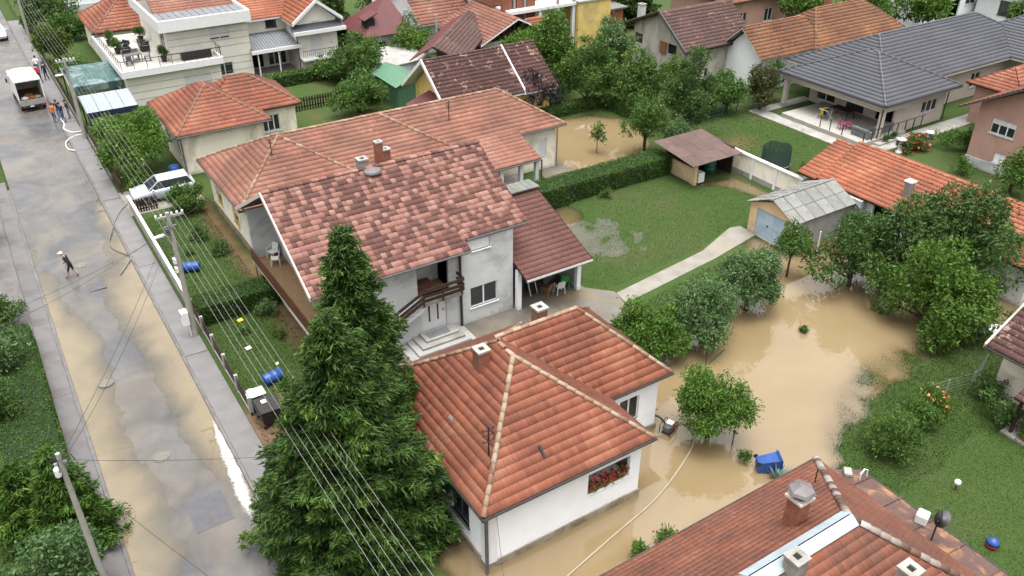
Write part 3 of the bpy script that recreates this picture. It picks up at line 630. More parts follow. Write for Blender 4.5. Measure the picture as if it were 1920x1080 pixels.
MB().obox((11.9, 23.0, 4.14), (.05, .02, .04), (0, .16, 0), (-.02, 0, .025)).build('roof_vent', 'galvanised', rf)
MB().obox((13.9, 19.65, 4.02), (.05, .02, .0), (0, .2, .15), (0, -.02, .03)).build('roof_vent', 'dark_metal', rf)
mast = thing('service_mast', 'black service mast with insulators near the front hip of the white house', 'mast', (12.0, 20.35, 3.95), world=False)
MB().tube([(0, 0, 0), (0, 0, 1.65)], .035, 7).build('pole', 'dark_metal', mast)
for z in (.95, 1.25, 1.5):
    MB().tube([(-.25, 0, z), (.25, 0, z)], .02, 5).build('crossbar', 'dark_metal', mast)
    for x in (-.22, .22): MB().lathe((x, 0, z), [(.02, 0), (.05, .03), (.035, .07), (.05, .1), (.02, .13)], 8).build('insulator', 'wood_brown', mast)
# ---- grey two storey house
h = house('house', 'grey two storey house with blotchy pink and brown tiled gable roof', 16.5, 38.5)
def loggia(r, pl, a, b, c, d):
    g = MB(); pl.box(g, a, b, c, d, -1.25, -1.2); g.build('recess', 'plaster_grey', r)
    g = MB(); pl.box(g, a, b, c - .06, c, -1.2, -.01); g.build('loggia_floor', 'tile_floor', r)
    g = MB(); pl.box(g, a, a + .9, c, c + .6, -.7, -.2); g.build('cabinet', 'wood_brown', r)
shell(h, 11.9, 21.55, 33.6, 43.5, 0, 5.15, 'plaster_grey', {'S': [(3.9, 5.7, 2.75, 4.75, loggia), (4.0, 5.5, .55, 2.6, door(panes=2)), (6.95, 8.65, 1.05, 2.3, win(n=2)), (7.1, 8.2, 4.5, 5.1, win(n=1, sh=.95))], 'W': [(5.9, 6.7, 2.0, 4.1, backing('dark_inside', .2))]}, {'W': [(0, 5.2), (5.0, 7.75), (9.9, 5.2)][1:2], 'E': [(5.0, 7.75)]})
rz = lambda v: 8.05 - .548 * abs(38.6 - v)
fS = [(10.1, 33.0, rz(33.0)), (18.62, 33.0, rz(33.0)), (18.62, 38.6, 8.05), (10.1, 38.6, 8.05)]
fS2 = [(18.62, 33.62, rz(33.62)), (22.45, 33.62, rz(33.62)), (22.45, 38.6, 8.05), (18.62, 38.6, 8.05)]
fN = [(22.45, 44.2, rz(44.2)), (10.1, 44.2, rz(44.2)), (10.1, 38.6, 8.05), (22.45, 38.6, 8.05)]
rf = roof_slab(h, [fS, fS2, fN], 'wood_dark', .14)
two_n = {}
def two(i, j, rng):
    a = pat(i, j, .37, .55, .55, 61); return min(max(rng.gauss(.32 + a * .4, .10) if rng.random() < .46 - a * .8 else rng.gauss(.76, .12), 0), 1)
tiles(rf, [fS, fS2, fN], 'tiles_two', .27, .33, .03, WAVE, 12, two, single=300)
caps(rf, [((10.1, 38.6, 8.05), (22.45, 38.6, 8.05))], 'tiles_two', .13, .42, seed=6)
for v in (32.98, 44.22): MB().prism([(10.02, v, rz(v) - .17), (10.02, v, rz(v) + .06), (10.02, 38.6, 8.13), (10.02, 38.6, 7.9)], (.07, 0, 0)).build('bargeboard', 'plaster_beige', rf)
eave_gutter(h, [((10.1, 32.93, 4.93), (18.6, 32.93, 4.93)), ((18.7, 33.55, 5.26), (22.45, 33.55, 5.26))], 'gutter_grey')
downpipe(h, [(18.35, 32.95, 4.9), (18.25, 33.5, 4.6), (18.25, 33.5, .15)], 'gutter', .07)
downpipe(h, [(10.35, 43.9, 5.0), (10.45, 43.6, 4.6), (10.45, 43.6, .1)], 'galvanised', .05)
b = MB(); b.box(10.3, 11.9, 34.2, 43.6, 1.84, 2.0); b.build('balcony_slab', 'plaster_cream', h)
MB().box(10.45, 11.88, 34.3, 43.4, 2.0, 2.012).build('balcony_floor', 'tile_floor', h)
MB().box(10.95, 11.2, 34.3, 43.4, 0, 1.84).build('lower_wall', 'plaster_white', h)
MB().box(10.4, 11.9, 43.4, 43.6, 1.9, 5.05).build('partition', 'plaster_grey', h)
par = MB().box(10.30, 10.335, 34.25, 43.4, 2.05, 2.72).build('balcony_parapet', 'wood_dark', h)
v = 34.25
while v < 43.3: MB().box(10.255, 10.298, v, v + .225, 2.02, 2.8).build('plank', 'wood_brown', par); v += .235
b = MB(); b.lathe((11.82, 42.3, 3.9), [(.02, 0), (.12, .05), (.12, .35), (.02, .4)], 10); b.build('wall_lamp', 'wood_raw', h)
# entrance steps
st = MB().box(14.5, 18.3, 31.75, 33.58, .0, .22).build('entrance_steps', 'concrete_light', h)
for k, (a, b2, c) in enumerate(((14.95, 18.0, 32.05), (15.3, 17.8, 32.35), (15.7, 17.65, 32.7))): MB().box(a, b2, c, 33.59, .22 + .13 * k - (.0 if k == 0 else .001), .35 + .13 * k).build('step', 'concrete_light' if k != 1 else 'concrete', st, bev=.015)
MB().box(15.95, 17.2, 32.85, 33.35, .611, .63).build('doormat', 'cloth_grey', st)
# outside stair with landing
b = MB(); b.box(15.8, 18.0, 32.85, 33.59, 2.6, 2.75); b.build('landing', 'concrete', h)
b = MB(); b.prism([(15.8, 32.9, 2.74), (15.8, 32.9, 2.35), (10.9, 32.9, .0), (10.6, 32.9, .15)], (0, .69, 0)); stair = b.build('outside_stair', 'plaster_grey', h)
for k in range(16):
    z = 2.75 - (k + 1) * .158; u = 15.8 - (k + 1) * .315; MB().box(u, u + .33, 32.88, 33.59, z - .03, z).build('step', 'concrete', stair)
rail = MB()
for k, (u, z) in enumerate(((10.9, .35), (12.5, 1.1), (14.1, 1.9), (15.75, 2.72), (16.85, 2.74), (17.95, 2.74))): rail.box(u - .035, u + .035, 32.80, 32.87, z - .1, z + .95)
rail = rail.build('railing', 'wood_dark', h)
for dz in (.25, .5, .82):
    MB().bar((10.8, 32.77, .3 + dz), (15.8, 32.77, 2.75 + dz), .05, .17).build('rail_board', 'wood_dark', rail); MB().bar((15.78, 32.77, 2.75 + dz), (18.05, 32.77, 2.75 + dz), .051, .168).build('rail_board', 'wood_dark', rail); MB().bar((18.05, 32.77, 2.75 + dz), (18.05, 33.55, 2.75 + dz), .05, .17).build('rail_board', 'wood_dark', rail)
c = chimney(rf, 15.65, 38.95, .5, 7.4, 8.45, 'concrete', capw=.04)
MB().lathe((15.9, 38.35, 7.95), [(.5, 0), (.46, .1), (.3, .16), (.05, .19)], 14).build('skylight_dome', 'metal_hood', rf)
chimney(rf, 16.9, 39.6, .38, 7.0, 8.9, 'chimney_brick', capw=.02)
# ---- carport beside it
h = house('carport', 'open carport with brown tiled roof against the grey house', 23.8, 35.5, 'carport')
zc = lambda v: 2.55 + (v - 32.35) * .385
fc = [(21.6, 32.35, 2.55), (25.95, 32.35, 2.55), (25.95, 38.2, zc(38.2)), (21.6, 38.2, zc(38.2))]; fcn = [(25.95, 43.2, 3.0), (21.6, 43.2, 3.0), (21.6, 38.2, zc(38.2)), (25.95, 38.2, zc(38.2))]
rf = roof_slab(h, [fc, fcn], 'wood_dark', .12); tiles(rf, [fc, fcn], 'tiles_brown', .27, .36, .045, WAVE, 15, single=300)
b = MB()
for k in range(11): b.box(21.7 + k * .39, 22.07 + k * .39, 37.6, 38.75, zc(38.2) + .05 + .0, zc(38.2) + .13)
b.build('ridge_sheet', 'asbestos', rf)
eave_gutter(h, [((21.6, 32.28, 2.48), (25.95, 32.28, 2.48))], 'concrete_light', .08)
for u, v in ((25.75, 33.3), (21.75, 33.35)): MB().box(u - .13, u + .13, v - .13, v + .13, .1, 2.65).build('post', 'plaster_white', h)
MB().box(21.65, 25.9, 37.9, 38.1, .1, 4.5).build('back_wall', 'plaster_grey', h)
MB().box(25.72, 25.88, 33.45, 37.9, .1, 2.9).build('side_wall', 'plaster_grey', h)
# ---- long cream house
h = house('house', 'long cream house with pink hipped tile roof behind the grey house', 23, 51.5)
shell(h, 11.35, 26, 47.6, 55.6, 0, 3.5, 'plaster_cream', {'W': [(2.0, 3.2, 1.0, 2.5, win(n=1, fm='plaster_yellow', sh=.6, shm='plaster_yellow')), (5.6, 6.8, 1.0, 2.5, win(n=1, fm='plaster_yellow', sh=.6, shm='plaster_yellow'))]}, inset_sides='WNS')
MB().box(11.29, 11.345, 47.6, 55.6, 0, .55).build('plinth', 'plinth', h)
shell(h, 26, 34.9, 48.6, 55.2, 0, 3.6, 'plaster_cream', {'S': [(7.4, 8.1, 1.2, 2.5, win(n=1, sh=.97))]}, inset_sides='SEN')
ma, la = hip(10.9, 19.4, 47.0, 56.2, 3.35, 5.72, 'v', 4.45); mb_, lb_ = hip(11.3, 26.6, 47.35, 56.0, 3.38, 5.70, 'u', 4.3); mc_, lc_ = hip(17, 35.4, 48.05, 55.6, 3.5, 5.66, 'u', 3.6)
pf = [[(26.6, 45.3, 2.68), (31.35, 45.3, 2.68), (31.35, 48.4, 3.72), (26.6, 48.4, 3.72)]]
rf = roof_slab(h, ma + mb_ + mc_ + pf, 'roof_board')
tiles(rf, ma + mb_ + mc_ + pf, 'tiles_pink', .27, .37, .036, WAVE2, 21)
caps(rf, la + [lb_[2], lb_[4], lc_[2], lc_[3], lc_[4]], 'cap_beige', .11, .42, tint=lambda r: r.gauss(.35, .25))
eave_gutter(h, [((10.85, 47.0, 3.28), (10.85, 56.2, 3.28)), ((31.4, 48.0, 3.44), (35.45, 48.0, 3.44)), ((26.6, 45.22, 2.6), (31.4, 45.22, 2.6))], 'gutter_grey')
for u in (28.3, 29.9, 31.2): MB().box(u - .13, u + .13, 45.5, 45.76, .1, 2.6).build('porch_column', 'white_frame', h)
MB().box(26.6, 31.3, 45.35, 48.58, 0, .28).build('porch_floor', 'stone_floor', h)
downpipe(h, [(34.95, 48.1, 3.4), (34.98, 48.5, 3.2), (34.98, 48.5, .05)], 'galvanised'); downpipe(h, [(31.4, 45.25, 2.55), (31.4, 45.3, .1)], 'gutter')
chimney(rf, 20.9, 47.9, .5, 3.5, 4.75, capw=.05, cap='concrete_light')
for (u, v, hh) in ((26.9, 50.2, 1.6), (14.2, 50.1, 1.6)):
    zz = 4.6
    a = MB().tube([(u, v, zz), (u, v, zz + hh)], .03, 6)
    for k in range(3): a.tube([(u - .15, v, zz + hh - .1 - k * .22), (u + .15, v, zz + hh - .1 - k * .22)], .025, 5)
    a.build('service_mast', 'dark_metal', rf)
# ---- small cream house up the street
h = house('house', 'small cream house with red hipped roof beside the street tree', 15.5, 65.5)
shell(h, 11.15, 17.2, 61.6, 69.6, 0, 3.3, 'plaster_cream', {'W': [(1.2, 2.2, 1.1, 2.4, win(n=1)), (4.5, 5.5, 1.1, 2.4, win(n=1))]}, inset_sides='SWN')
shell(h, 17.2, 20.5, 63.9, 69.2, 0, 3.3, 'plaster_cream', {'S': [(.55, 1.95, 1.3, 2.6, win(n=3))]}, inset_sides='SEN')
f1, l1 = hip(10.75, 17.7, 61.15, 70.0, 3.3, 5.45, 'v', 3.9); f2, l2 = hip(13.2, 20.95, 63.5, 69.5, 3.28, 5.35, 'u', 3.2)
rf = roof_slab(h, f1 + f2, 'roof_board'); tiles(rf, f1 + f2, 'tiles_red', .28, .38, .038, WAVE2, 22); caps(rf, l1[:2] + l1[4:] + [l2[2], l2[3], l2[4]], 'cap_beige', .1, .45, False, tint=lambda r: .1)
eave_gutter(h, [((10.7, 61.1, 3.22), (10.7, 70, 3.22)), ((10.7, 61.09, 3.23), (17.7, 61.09, 3.23))], 'gutter_grey'); downpipe(h, [(10.75, 61.15, 3.2), (11.05, 61.5, 2.9), (11.05, 61.5, .1)], 'gutter_grey')
# ---- modern white house with terrace
h = house('house', 'large white modern house with roof terrace and stepped flat roofs', 20, 84)
JO = [(0, 0)]
shell(h, 10.9, 19.0, 79.0, 92, 0, 3.1, 'facade_stone', {'S': [(4.8, 7.1, 1.0, 2.25, win(n=2, sh=.97))]}, inset_sides='SWN')
shell(h, 15.2, 22.5, 80.8, 92, 0, 6.2, 'facade_stone', {'S': [(3.85, 5.4, 1.05, 2.2, win(n=2)), (3.75, 5.55, 4.4, 5.8, win(n=2, sh=.86))], 'W': [(1.2, 3.2, 3.4, 5.5, win(n=2, sill=False))]}, inset_sides='SWEN')
b = MB()
for z in (.7, 1.35, 2.0, 2.65): b.box(10.88, 19.0, 78.985, 78.995, z, z + .035); b.box(19.0, 22.5, 80.785, 80.795, z, z + .035)
for z in (3.7, 4.3, 4.9, 5.5): b.box(15.2, 22.5, 80.785, 80.795, z, z + .035)
b.build('facade_joints', 'facade_joint', h)
MB().box(10.6, 19.1, 78.6, 92.1, 3.1, 3.22).build('terrace_floor', 'stone_floor', h)
b = MB(); b.box(10.5, 19.25, 78.45, 78.62, 2.85, 3.45); b.box(10.5, 10.67, 78.62, 92, 2.85, 3.45); b.box(19.08, 19.25, 78.62, 80.78, 2.85, 3.45); b.build('parapet', 'white_frame', h)
rl = MB().box(10.52, 19.2, 78.5, 78.54, 4.28, 4.33); rl.box(10.55, 10.59, 78.5, 92, 4.28, 4.33); rl.box(19.14, 19.18, 78.54, 80.7, 4.28, 4.33); rl = rl.build('railing', 'dark_metal', h)
for k in range(9): MB().box(10.6 + k * 1.06, 10.64 + k * 1.06, 78.5, 78.54, 3.45, 4.28).build('baluster', 'dark_metal', rl)
for k in range(12): MB().box(10.55, 10.59, 79.3 + k * 1.05, 79.34 + k * 1.05, 3.45, 4.28).build('baluster', 'dark_metal', rl)
for k in range(3): MB().box(19.14, 19.18, 78.9 + k * .6, 78.94 + k * .6, 3.45, 4.28).build('baluster', 'dark_metal', rl)
b = MB(); b.box(14.5, 22.7, 79.9, 80.1, 5.85, 6.85); b.box(14.5, 14.7, 80.1, 92, 5.85, 6.85); b.box(22.5, 22.7, 80.1, 92, 5.85, 6.85); b.box(14.7, 22.5, 80.1, 80.8, 5.85, 5.95); b.build('roof_fascia', 'white_frame', h)
fl = MB().box(14.7, 22.5, 80.1, 84.5, 6.35, 6.5); fl = fl.build('flat_roof', 'cloth_grey', h)
for k in range(12): MB().box(14.9 + k * .63, 14.93 + k * .63, 80.15, 84.4, 6.5, 6.53).build('seam', 'tiles_slate', fl)
f1 = [[(15.2, 84.2, 6.4), (22.6, 84.2, 6.4), (22.6, 90, 8.9), (15.2, 90, 8.9)]]; r2 = roof_slab(h, f1, 'roof_board', name='upper_roof'); tiles(r2, f1, 'tiles_pink', .32, .42, .05, WAVE, 23)
# right wing with gable
shell(h, 22.5, 27.0, 83.8, 90, 0, 5.3, 'facade_stone', {'S': [(.6, 1.9, .3, 2.4, backing()), (2.4, 4.3, .3, 2.4, win(n=3, fw=.09, sill=False)), (2.6, 3.7, 4.0, 4.8, win(n=1, fm='gutter_grey'))]}, inset_sides='SN')
shell(h, 27.0, 31.0, 80.4, 90, 0, 5.0, 'facade_stone', {'S': [(1.2, 2.3, 1.7, 3.7, win(n=1, sh=.97, sill=False)), (1.6, 2.2, 5.0, 5.0001, None)][:1]}, {'S': [(2.0, 6.7)]})
window(h, Pl((27.0, 80.35), (1, 0), (0, -1)), 1.75, 2.3, 5.0, 5.8, 1, 'white_frame')
f2, l2 = gable(26.5, 31.5, 79.8, 90, 4.95, 6.9, 'v'); f3 = [[(22.5, 83.2, 5.1), (28.5, 83.2, 5.1), (28.5, 89, 7.6), (22.5, 89, 7.6)], [(28.5, 95, 5.1), (22.5, 95, 5.1), (22.5, 89, 7.6), (28.5, 89, 7.6)]]
r3 = roof_slab(h, f2 + f3, 'white_frame', .2); tiles(r3, f2 + f3, 'tiles_orange', .32, .42, .05, WAVE, 24); caps(r3, l2, 'tiles_slate', .1, .5, False)
for s in (-1, 1): MB().prism([(29 + s * 2.55, 79.72, 4.8), (29 + s * 2.55, 79.72, 5.12), (29, 79.72, 7.02), (29, 79.72, 6.7)], (0, .12, 0)).build('bargeboard', 'white_frame', r3)
MB().prism([(26.4, 79.5, 4.25), (26.4, 80.38, 4.75), (26.4, 80.38, 4.5), (26.4, 79.5, 4.0)], (5.2, 0, 0)).build('canopy', 'tiles_slate', h); MB().box(26.35, 31.65, 79.38, 79.5, 3.95, 4.3).build('fascia', 'white_frame', h)
b = MB(); b.box(27.0, 31.1, 79.4, 80.38, 1.45, 1.62); bl = b.build('balcony', 'white_frame', h)
for k in range(20): MB().box(27.05 + k * .2, 27.075 + k * .2, 79.45, 79.475, 1.62, 2.4).build('baluster', 'dark_metal', bl)
MB().box(27.0, 31.0, 79.44, 79.48, 2.4, 2.44).build('handrail', 'dark_metal', bl)
b = MB().add([(22.4, 80.1, 2.95), (27.2, 80.1, 2.95), (27.0, 84.2, 3.75), (22.52, 84.2, 3.75)], [(0, 1, 2, 3)]); cp = b.prism([(22.4, 80.1, 2.94), (27.2, 80.1, 2.94), (27.0, 84.2, 3.74), (22.52, 84.2, 3.74)], (0, 0, -.1)).build('porch_roof', 'cloth_grey', h)
for k in range(16): MB().bar((22.6 + k * .29, 80.12, 2.98), (22.6 + k * .29, 84.1, 3.77), .03, .03).build('seam', 'tiles_slate', cp)
MB().box(22.3, 27.25, 79.98, 80.1, 2.7, 3.02).build('fascia', 'white_frame', h)
for u in (22.9, 24.9): MB().box(u - .05, u + .05, 80.15, 80.25, .1, 2.75).build('post', 'white_frame', h)
MB().box(22.5, 27, 80.2, 83.8, 0, .25).build('porch_floor', 'stone_floor', h)
downpipe(h, [(26.85, 79.9, 4.9), (26.9, 80.3, 4.6), (26.9, 80.3, .1)], 'gutter')
# ---- houses further up the street
h = house('house', 'cream house with red hipped roof behind the roof terrace', 15, 98.5)
shell(h, 11.3, 19.2, 94.6, 102.8, 0, 3.1, 'plaster_cream', {'W': [(1.0, 2.0, 1.0, 2.4, win(n=1)), (3.5, 4.5, 1.0, 2.4, win(n=1))], 'S': [(4.5, 6.0, 1.2, 2.5, win(n=2, fm='gutter_grey'))]})
f1, l1 = hip(10.9, 19.6, 94.2, 103.2, 3.1, 5.9, 'v', 4.2); rf = roof_slab(h, f1, 'roof_board'); tiles(rf, f1, 'tiles_red', .34, .44, .05, WAVE, 25); caps(rf, l1, 'tiles_pink', .1, .5, False)
h = house('house', 'plain white house at the far end of the street gardens', 15, 124)
shell(h, 10.9, 21, 118.5, 130, 0, 6.2, 'plaster_white', {'S': [(2.5, 3.4, 3.2, 4.8, win(n=1))]}); MB().box(10.82, 21.1, 118.42, 130, 0, .9).build('plinth', 'plaster_grey', h)
f1, l1 = hip(10.5, 21.4, 118, 130.5, 6.2, 8.8, 'v'); rf = roof_slab(h, f1, 'tiles_red')
# ---- dark red roof and white gable
h = house('house', 'low building with plain dark red sheet roof beside the dark conifer', 36, 82)
shell(h, 33.9, 38.3, 79.5, 85, 0, 2.9, 'plaster_grey', {'S': [(1.0, 1.9, 1.0, 2.2, win(n=1)), (2.8, 3.7, 1.0, 2.2, win(n=1))]})
b = MB(); A = [(33.2, 79.0, 2.9), (38.7, 79.0, 2.9), (39.0, 85.4, 2.9), (33.2, 85.4, 2.9)]; p = (37.4, 82.4, 6.0); q = (36.6, 83, 6.0)
for i in range(4): b.poly([A[i], A[(i + 1) % 4], p])
b.poly(A[::-1]); r2 = b.build('roof', 'darkred_sheet', h)
b = MB(); b.box(34.0, 34.9, 79.9, 81.1, 3.6, 4.4); b.build('dormer', 'dark_inside', r2); MB().prism([(33.7, 79.7, 4.3), (33.7, 81.3, 4.3), (35.2, 81.3, 4.9), (35.2, 79.7, 4.9)], (0, 0, .08)).build('dormer_roof', 'darkred_sheet', r2)
chimney(r2, 37.0, 84.2, .5, 4, 6.8, 'plaster_cream', capw=.04)
h = house('house', 'white gabled house with pink tile roof behind the dark red roof', 45, 84)
shell(h, 40.0, 51.5, 79.6, 88.4, 0, 3.4, 'plaster_white', {'W': [(1.2, 1.6, 3.0, 3.4, None)][:0] + [(.7, 1.9, 1.0, 2.4, win(n=3))]}, {'W': [(4.4, 6.5)], 'E': [(4.4, 6.5)]})
window(h, Pl((39.96, 79.6), (0, 1), (-1, 0)), 3.5, 4.1, 3.9, 4.7, 2, 'white_frame')
f1, l1 = gable(39.4, 52, 79.0, 89, 3.3, 6.9, 'u'); rf = roof_slab(h, f1, 'white_frame', .16); tiles(rf, f1, 'tiles_pink', .34, .44, .05, WAVE, 26)
h = house('house', 'low red tiled house behind the weathered brown shed roof', 46, 74.5)
shell(h, 42, 49.3, 70.8, 78.5, 0, 3.0, 'plaster_old', {'E': [(2.0, 3.2, .8, 2.2, backing())]})
f1, l1 = gable(41.4, 49.9, 70.2, 79, 3.0, 5.0, 'v'); rf = roof_slab(h, f1, 'plaster_white', .14); tiles(rf, f1, 'tiles_pink', .33, .42, .05, WAVE, 27)
f2, l2 = gable(47.6, 50.4, 70.6, 73.2, 3.3, 4.4, 'u'); r2 = roof_slab(h, f2, 'white_frame', .12, 'porch_roof'); tiles(r2, f2, 'tiles_red', .33, .4, .05, WAVE, 28)
h = thing('shed', 'old shed with weathered brown lichen covered roof set at an angle', 'shed', (36.6, 67.7, 0), R(-45), None, False)
f1 = [[Vector((-1.3, -.6, 3.1)), Vector((2.4, -.6, 3.1)), Vector((2.4, 11.8, 4.3)), Vector((-1.3, 11.8, 4.3))]]
f1 = [[Vector((1.5, -.8, 3.2)), Vector((1.5, 11.6, 3.5)), Vector((-1.4, 11.6, 4.7)), Vector((-1.4, -.8, 4.4))]]
rf = roof_slab(h, f1, 'wood_dark', .14); tiles(rf, f1, 'tiles_old', .3, .36, .045, WAVE, 29)
MB().prism([(1.1, -.4, 0), (1.1, -.4, 3.1), (-1.1, -.4, 4.1), (-1.1, -.4, 0)], (0, 11.4, .2)).build('wall', 'wood_dark', h)
f1 = [[Vector((-3.6, 11.6, 3.3)), Vector((-3.6, -.8, 3.0)), Vector((-1.4, -.8, 4.35)), Vector((-1.4, 11.6, 4.65))]]; r2 = roof_slab(h, f1, 'darkred_sheet', .08, 'back_slope')
# ---- yellow house with mossy roof
h = house('house', 'yellow gabled house with dark mossy tile roof and white bargeboards', 34.5, 60.4)
shell(h, 30.9, 40.4, 57.3, 63.4, 0, 3.1, 'plaster_yellow', {}, {'W': [(3.1, 5.5)], 'E': [(3.1, 5.5)]})
f1, l1 = gable(30.1, 37.5, 56.7, 64.1, 3.0, 5.85, 'u'); f2, l2 = gable(37.62, 41.0, 56.9, 64.6, 2.85, 5.75, 'u')
rf = roof_slab(h, f1 + f2, 'white_frame', .16); tiles(rf, f1 + f2, 'tiles_moss', .3, .38, .045, WAVE, 30); caps(rf, l1 + l2, 'tiles_moss', .12, .45, False)
for ve in (56.62, 64.18):
    MB().prism([(30.0, ve, 2.75), (30.0, ve, 3.06), (30.0, 60.4, 6.0), (30.0, 60.4, 5.66)], (.1, 0, 0)).build('bargeboard', 'white_frame', rf); MB().prism([(37.5, ve, 2.85), (37.5, ve, 3.16), (37.5, 60.4, 6.06), (37.5, 60.4, 5.8)], (.1, 0, 0)).build('bargeboard', 'white_frame', rf)
MB().prism([(28.6, 58.2, 2.5), (30.88, 58.2, 3.25), (30.88, 58.2, 3.15), (28.6, 58.2, 2.4)], (0, 2.6, 0)).build('porch_roof', 'darkred_sheet', h)
for v in (58.4, 60.6): MB().box(28.75, 28.88, v, v + .13, 0, 2.45).build('porch_post', 'wood_brown', h)
h = house('shed', 'green sheet metal shed behind the yellow house', 32, 68.5, 'shed')
shell(h, 30.4, 33.0, 65.9, 70.6, 0, 2.25, 'green_sheet', {}); b = MB(); b.prism([(30.1, 65.6, 2.2), (31.7, 65.6, 2.85), (33.3, 65.6, 2.2), (31.7, 65.6, 2.75)], (0, 5.3, 0)); b.build('roof', 'green_sheet', h); MB().poly([(30.4, 65.88, 2.25), (33.0, 65.88, 2.25), (31.7, 65.88, 2.75)]).build('gable', 'green_sheet', h)
h = house('shed', 'long low white shed roof between the garden trees', 34.5, 76, 'shed')
b = MB(); b.prism([(32.4, 71.8, 0), (32.4, 71.8, 2.0), (36.5, 71.8, 2.2), (36.5, 71.8, 0)], (0, 5.5, 0)); b.build('wall', 'plaster_white', h); MB().prism([(32.2, 71.6, 2.03), (36.7, 71.6, 2.25), (36.7, 71.6, 2.33), (32.2, 71.6, 2.11)], (0, 5.9, 0)).build('roof', 'concrete_light', h)
h = house('greenhouse', 'small glazed lean-to with white frame under the trees', 31, 78.5, 'greenhouse')
MB().prism([(30.6, 76.6, 0), (30.6, 76.6, 1.7), (32.4, 76.6, 2.3), (32.4, 76.6, 0)], (0, 1.8, 0)).build('glazing', 'glass', h)
for k in range(4): MB().bar((30.57, 76.58 + k * .6, .0), (30.57, 76.58 + k * .6, 1.72), .06).build('frame_bar', 'white_frame', h); MB().bar((30.55, 76.58 + k * .6, 1.74), (32.45, 76.58 + k * .6, 2.36), .06).build('frame_bar', 'white_frame', h)
# ---- unfinished building
h = house('building', 'unfinished brick building with white columns and a yellow side wall', 52, 76, 'building')
MB().box(54.2, 58.4, 72.0, 84, 0, 5.0).build('yellow_wall', 'plaster_yellow', h); MB().box(54.1, 58.5, 71.9, 84.1, 5.0, 5.18).build('slab', 'concrete_light', h)
b = MB(); b.box(46.0, 54.15, 72.3, 84, 4.8, 5.1); b.build('balcony_slab', 'white_frame', h)
shell(h, 46.0, 54.2, 74.6, 84, 0, 4.8, 'plaster_white', {'S': [(4.2, 5.3, .3, 2.7, door('wood_dark', 'wood_dark')), (6.2, 7.3, 1.2, 2.9, win(n=2, fm='wood_brown'))]}, inset_sides='SWN')
for u in (49.7, 51.9, 53.9): MB().box(u - .16, u + .16, 72.4, 72.72, 0, 4.8).build('column', 'white_frame', h)
for u in (51.9, 53.9): MB().box(u - .12, u + .12, 72.4, 72.64, 5.1, 7.6).build('column', 'concrete_light', h)
pier = [(45.7, 46.8), (47.4, 48.1), (48.6, 49.6)]
for a, c2 in pier:
    b = MB(); z = 0; k = 0
    while z < 7.4: b.box(a, c2, 73.2 + .006 * (k % 2), 73.6, z, z + .14); z += .15; k += 1
    b.build('brick_pier', 'brick_wall', h)
for u in (47.1, 48.35): MB().box(u - .12, u + .12, 73.15, 73.5, 0, 7.4).build('column', 'concrete', h)
MB().box(45.8, 49.6, 73.62, 73.7, 0, 7.4).build('back_panel', 'dark_inside', h); MB().box(45.6, 58.5, 75, 84, 5.2, 7.6).build('upper_wall', 'brick_wall', h)
h = house('hut', 'small brick hut beside the yellow wall', 60.8, 75, 'shed'); MB().box(59.6, 61.8, 74, 76, 0, 3.2).build('wall', 'brick_wall', h); MB().box(59.2, 62.2, 73.7, 76.3, 3.2, 3.35).build('roof', 'asbestos', h)
# ---- house with dark brown roof
h = house('house', 'weathered beige gabled house with steep dark brown roof', 58.5, 61)
shell(h, 55.0, 62.6, 56.5, 64.0, 0, 3.9, 'plaster_old', {'W': [(6.2, 7.3, 2.9, 3.85, backing('glass', .1)), (1.4, 2.6, 2.9, 3.85, backing('dark_inside', .2))], 'S': [(2.6, 3.0, 2.6, 3.3, backing()), (2.5, 2.9, .9, 1.7, backing())]}, {'W': [(3.4, 6.4), (7.5, 4.75)], 'E': [(3.4, 6.4)]})
pl = Pl((54.93, 57.1), (0, 1), (-1, 0)); b = MB(); pl.box(b, 2.1, 3.0, 2.8, 3.9, 0, .05); b.build('shutter', 'brick_wall', h)
f1 = [[(54.3, 55.95, 3.8), (63.2, 55.95, 3.8), (63.2, 59.9, 6.65), (54.3, 59.9, 6.65)], [(63.2, 68.4, 3.1), (54.3, 68.4, 3.1), (54.3, 59.9, 6.65), (63.2, 59.9, 6.65)]]
rf = roof_slab(h, f1, 'wood_dark', .16); tiles(rf, f1, 'tiles_old', .3, .38, .045, WAVE, 31); chimney(rf, 55.4, 63.6, .55, 4.6, 6.4, 'plaster_grey', capw=.05)
b = MB(); b.prism([(54.2, 55.9, 3.6), (54.2, 55.9, 3.92), (54.2, 59.9, 6.8), (54.2, 59.9, 6.45)], (.1, 0, 0)); b.build('bargeboard', 'gutter_grey', rf)
for v in (65.3, 67.9): MB().box(54.9, 55.1, v - .08, v + .08, 0, 3.9).build('post', 'wood_dark', h)
for k in range(14): MB().box(54.95, 55.0, 64.2 + k * .25, 64.29 + k * .25, .2, 2.0).build('paling', 'wood_raw', h)
downpipe(h, [(54.6, 56.0, 3.7), (54.9, 56.4, 3.4), (54.9, 56.4, 0)], 'gutter_grey')
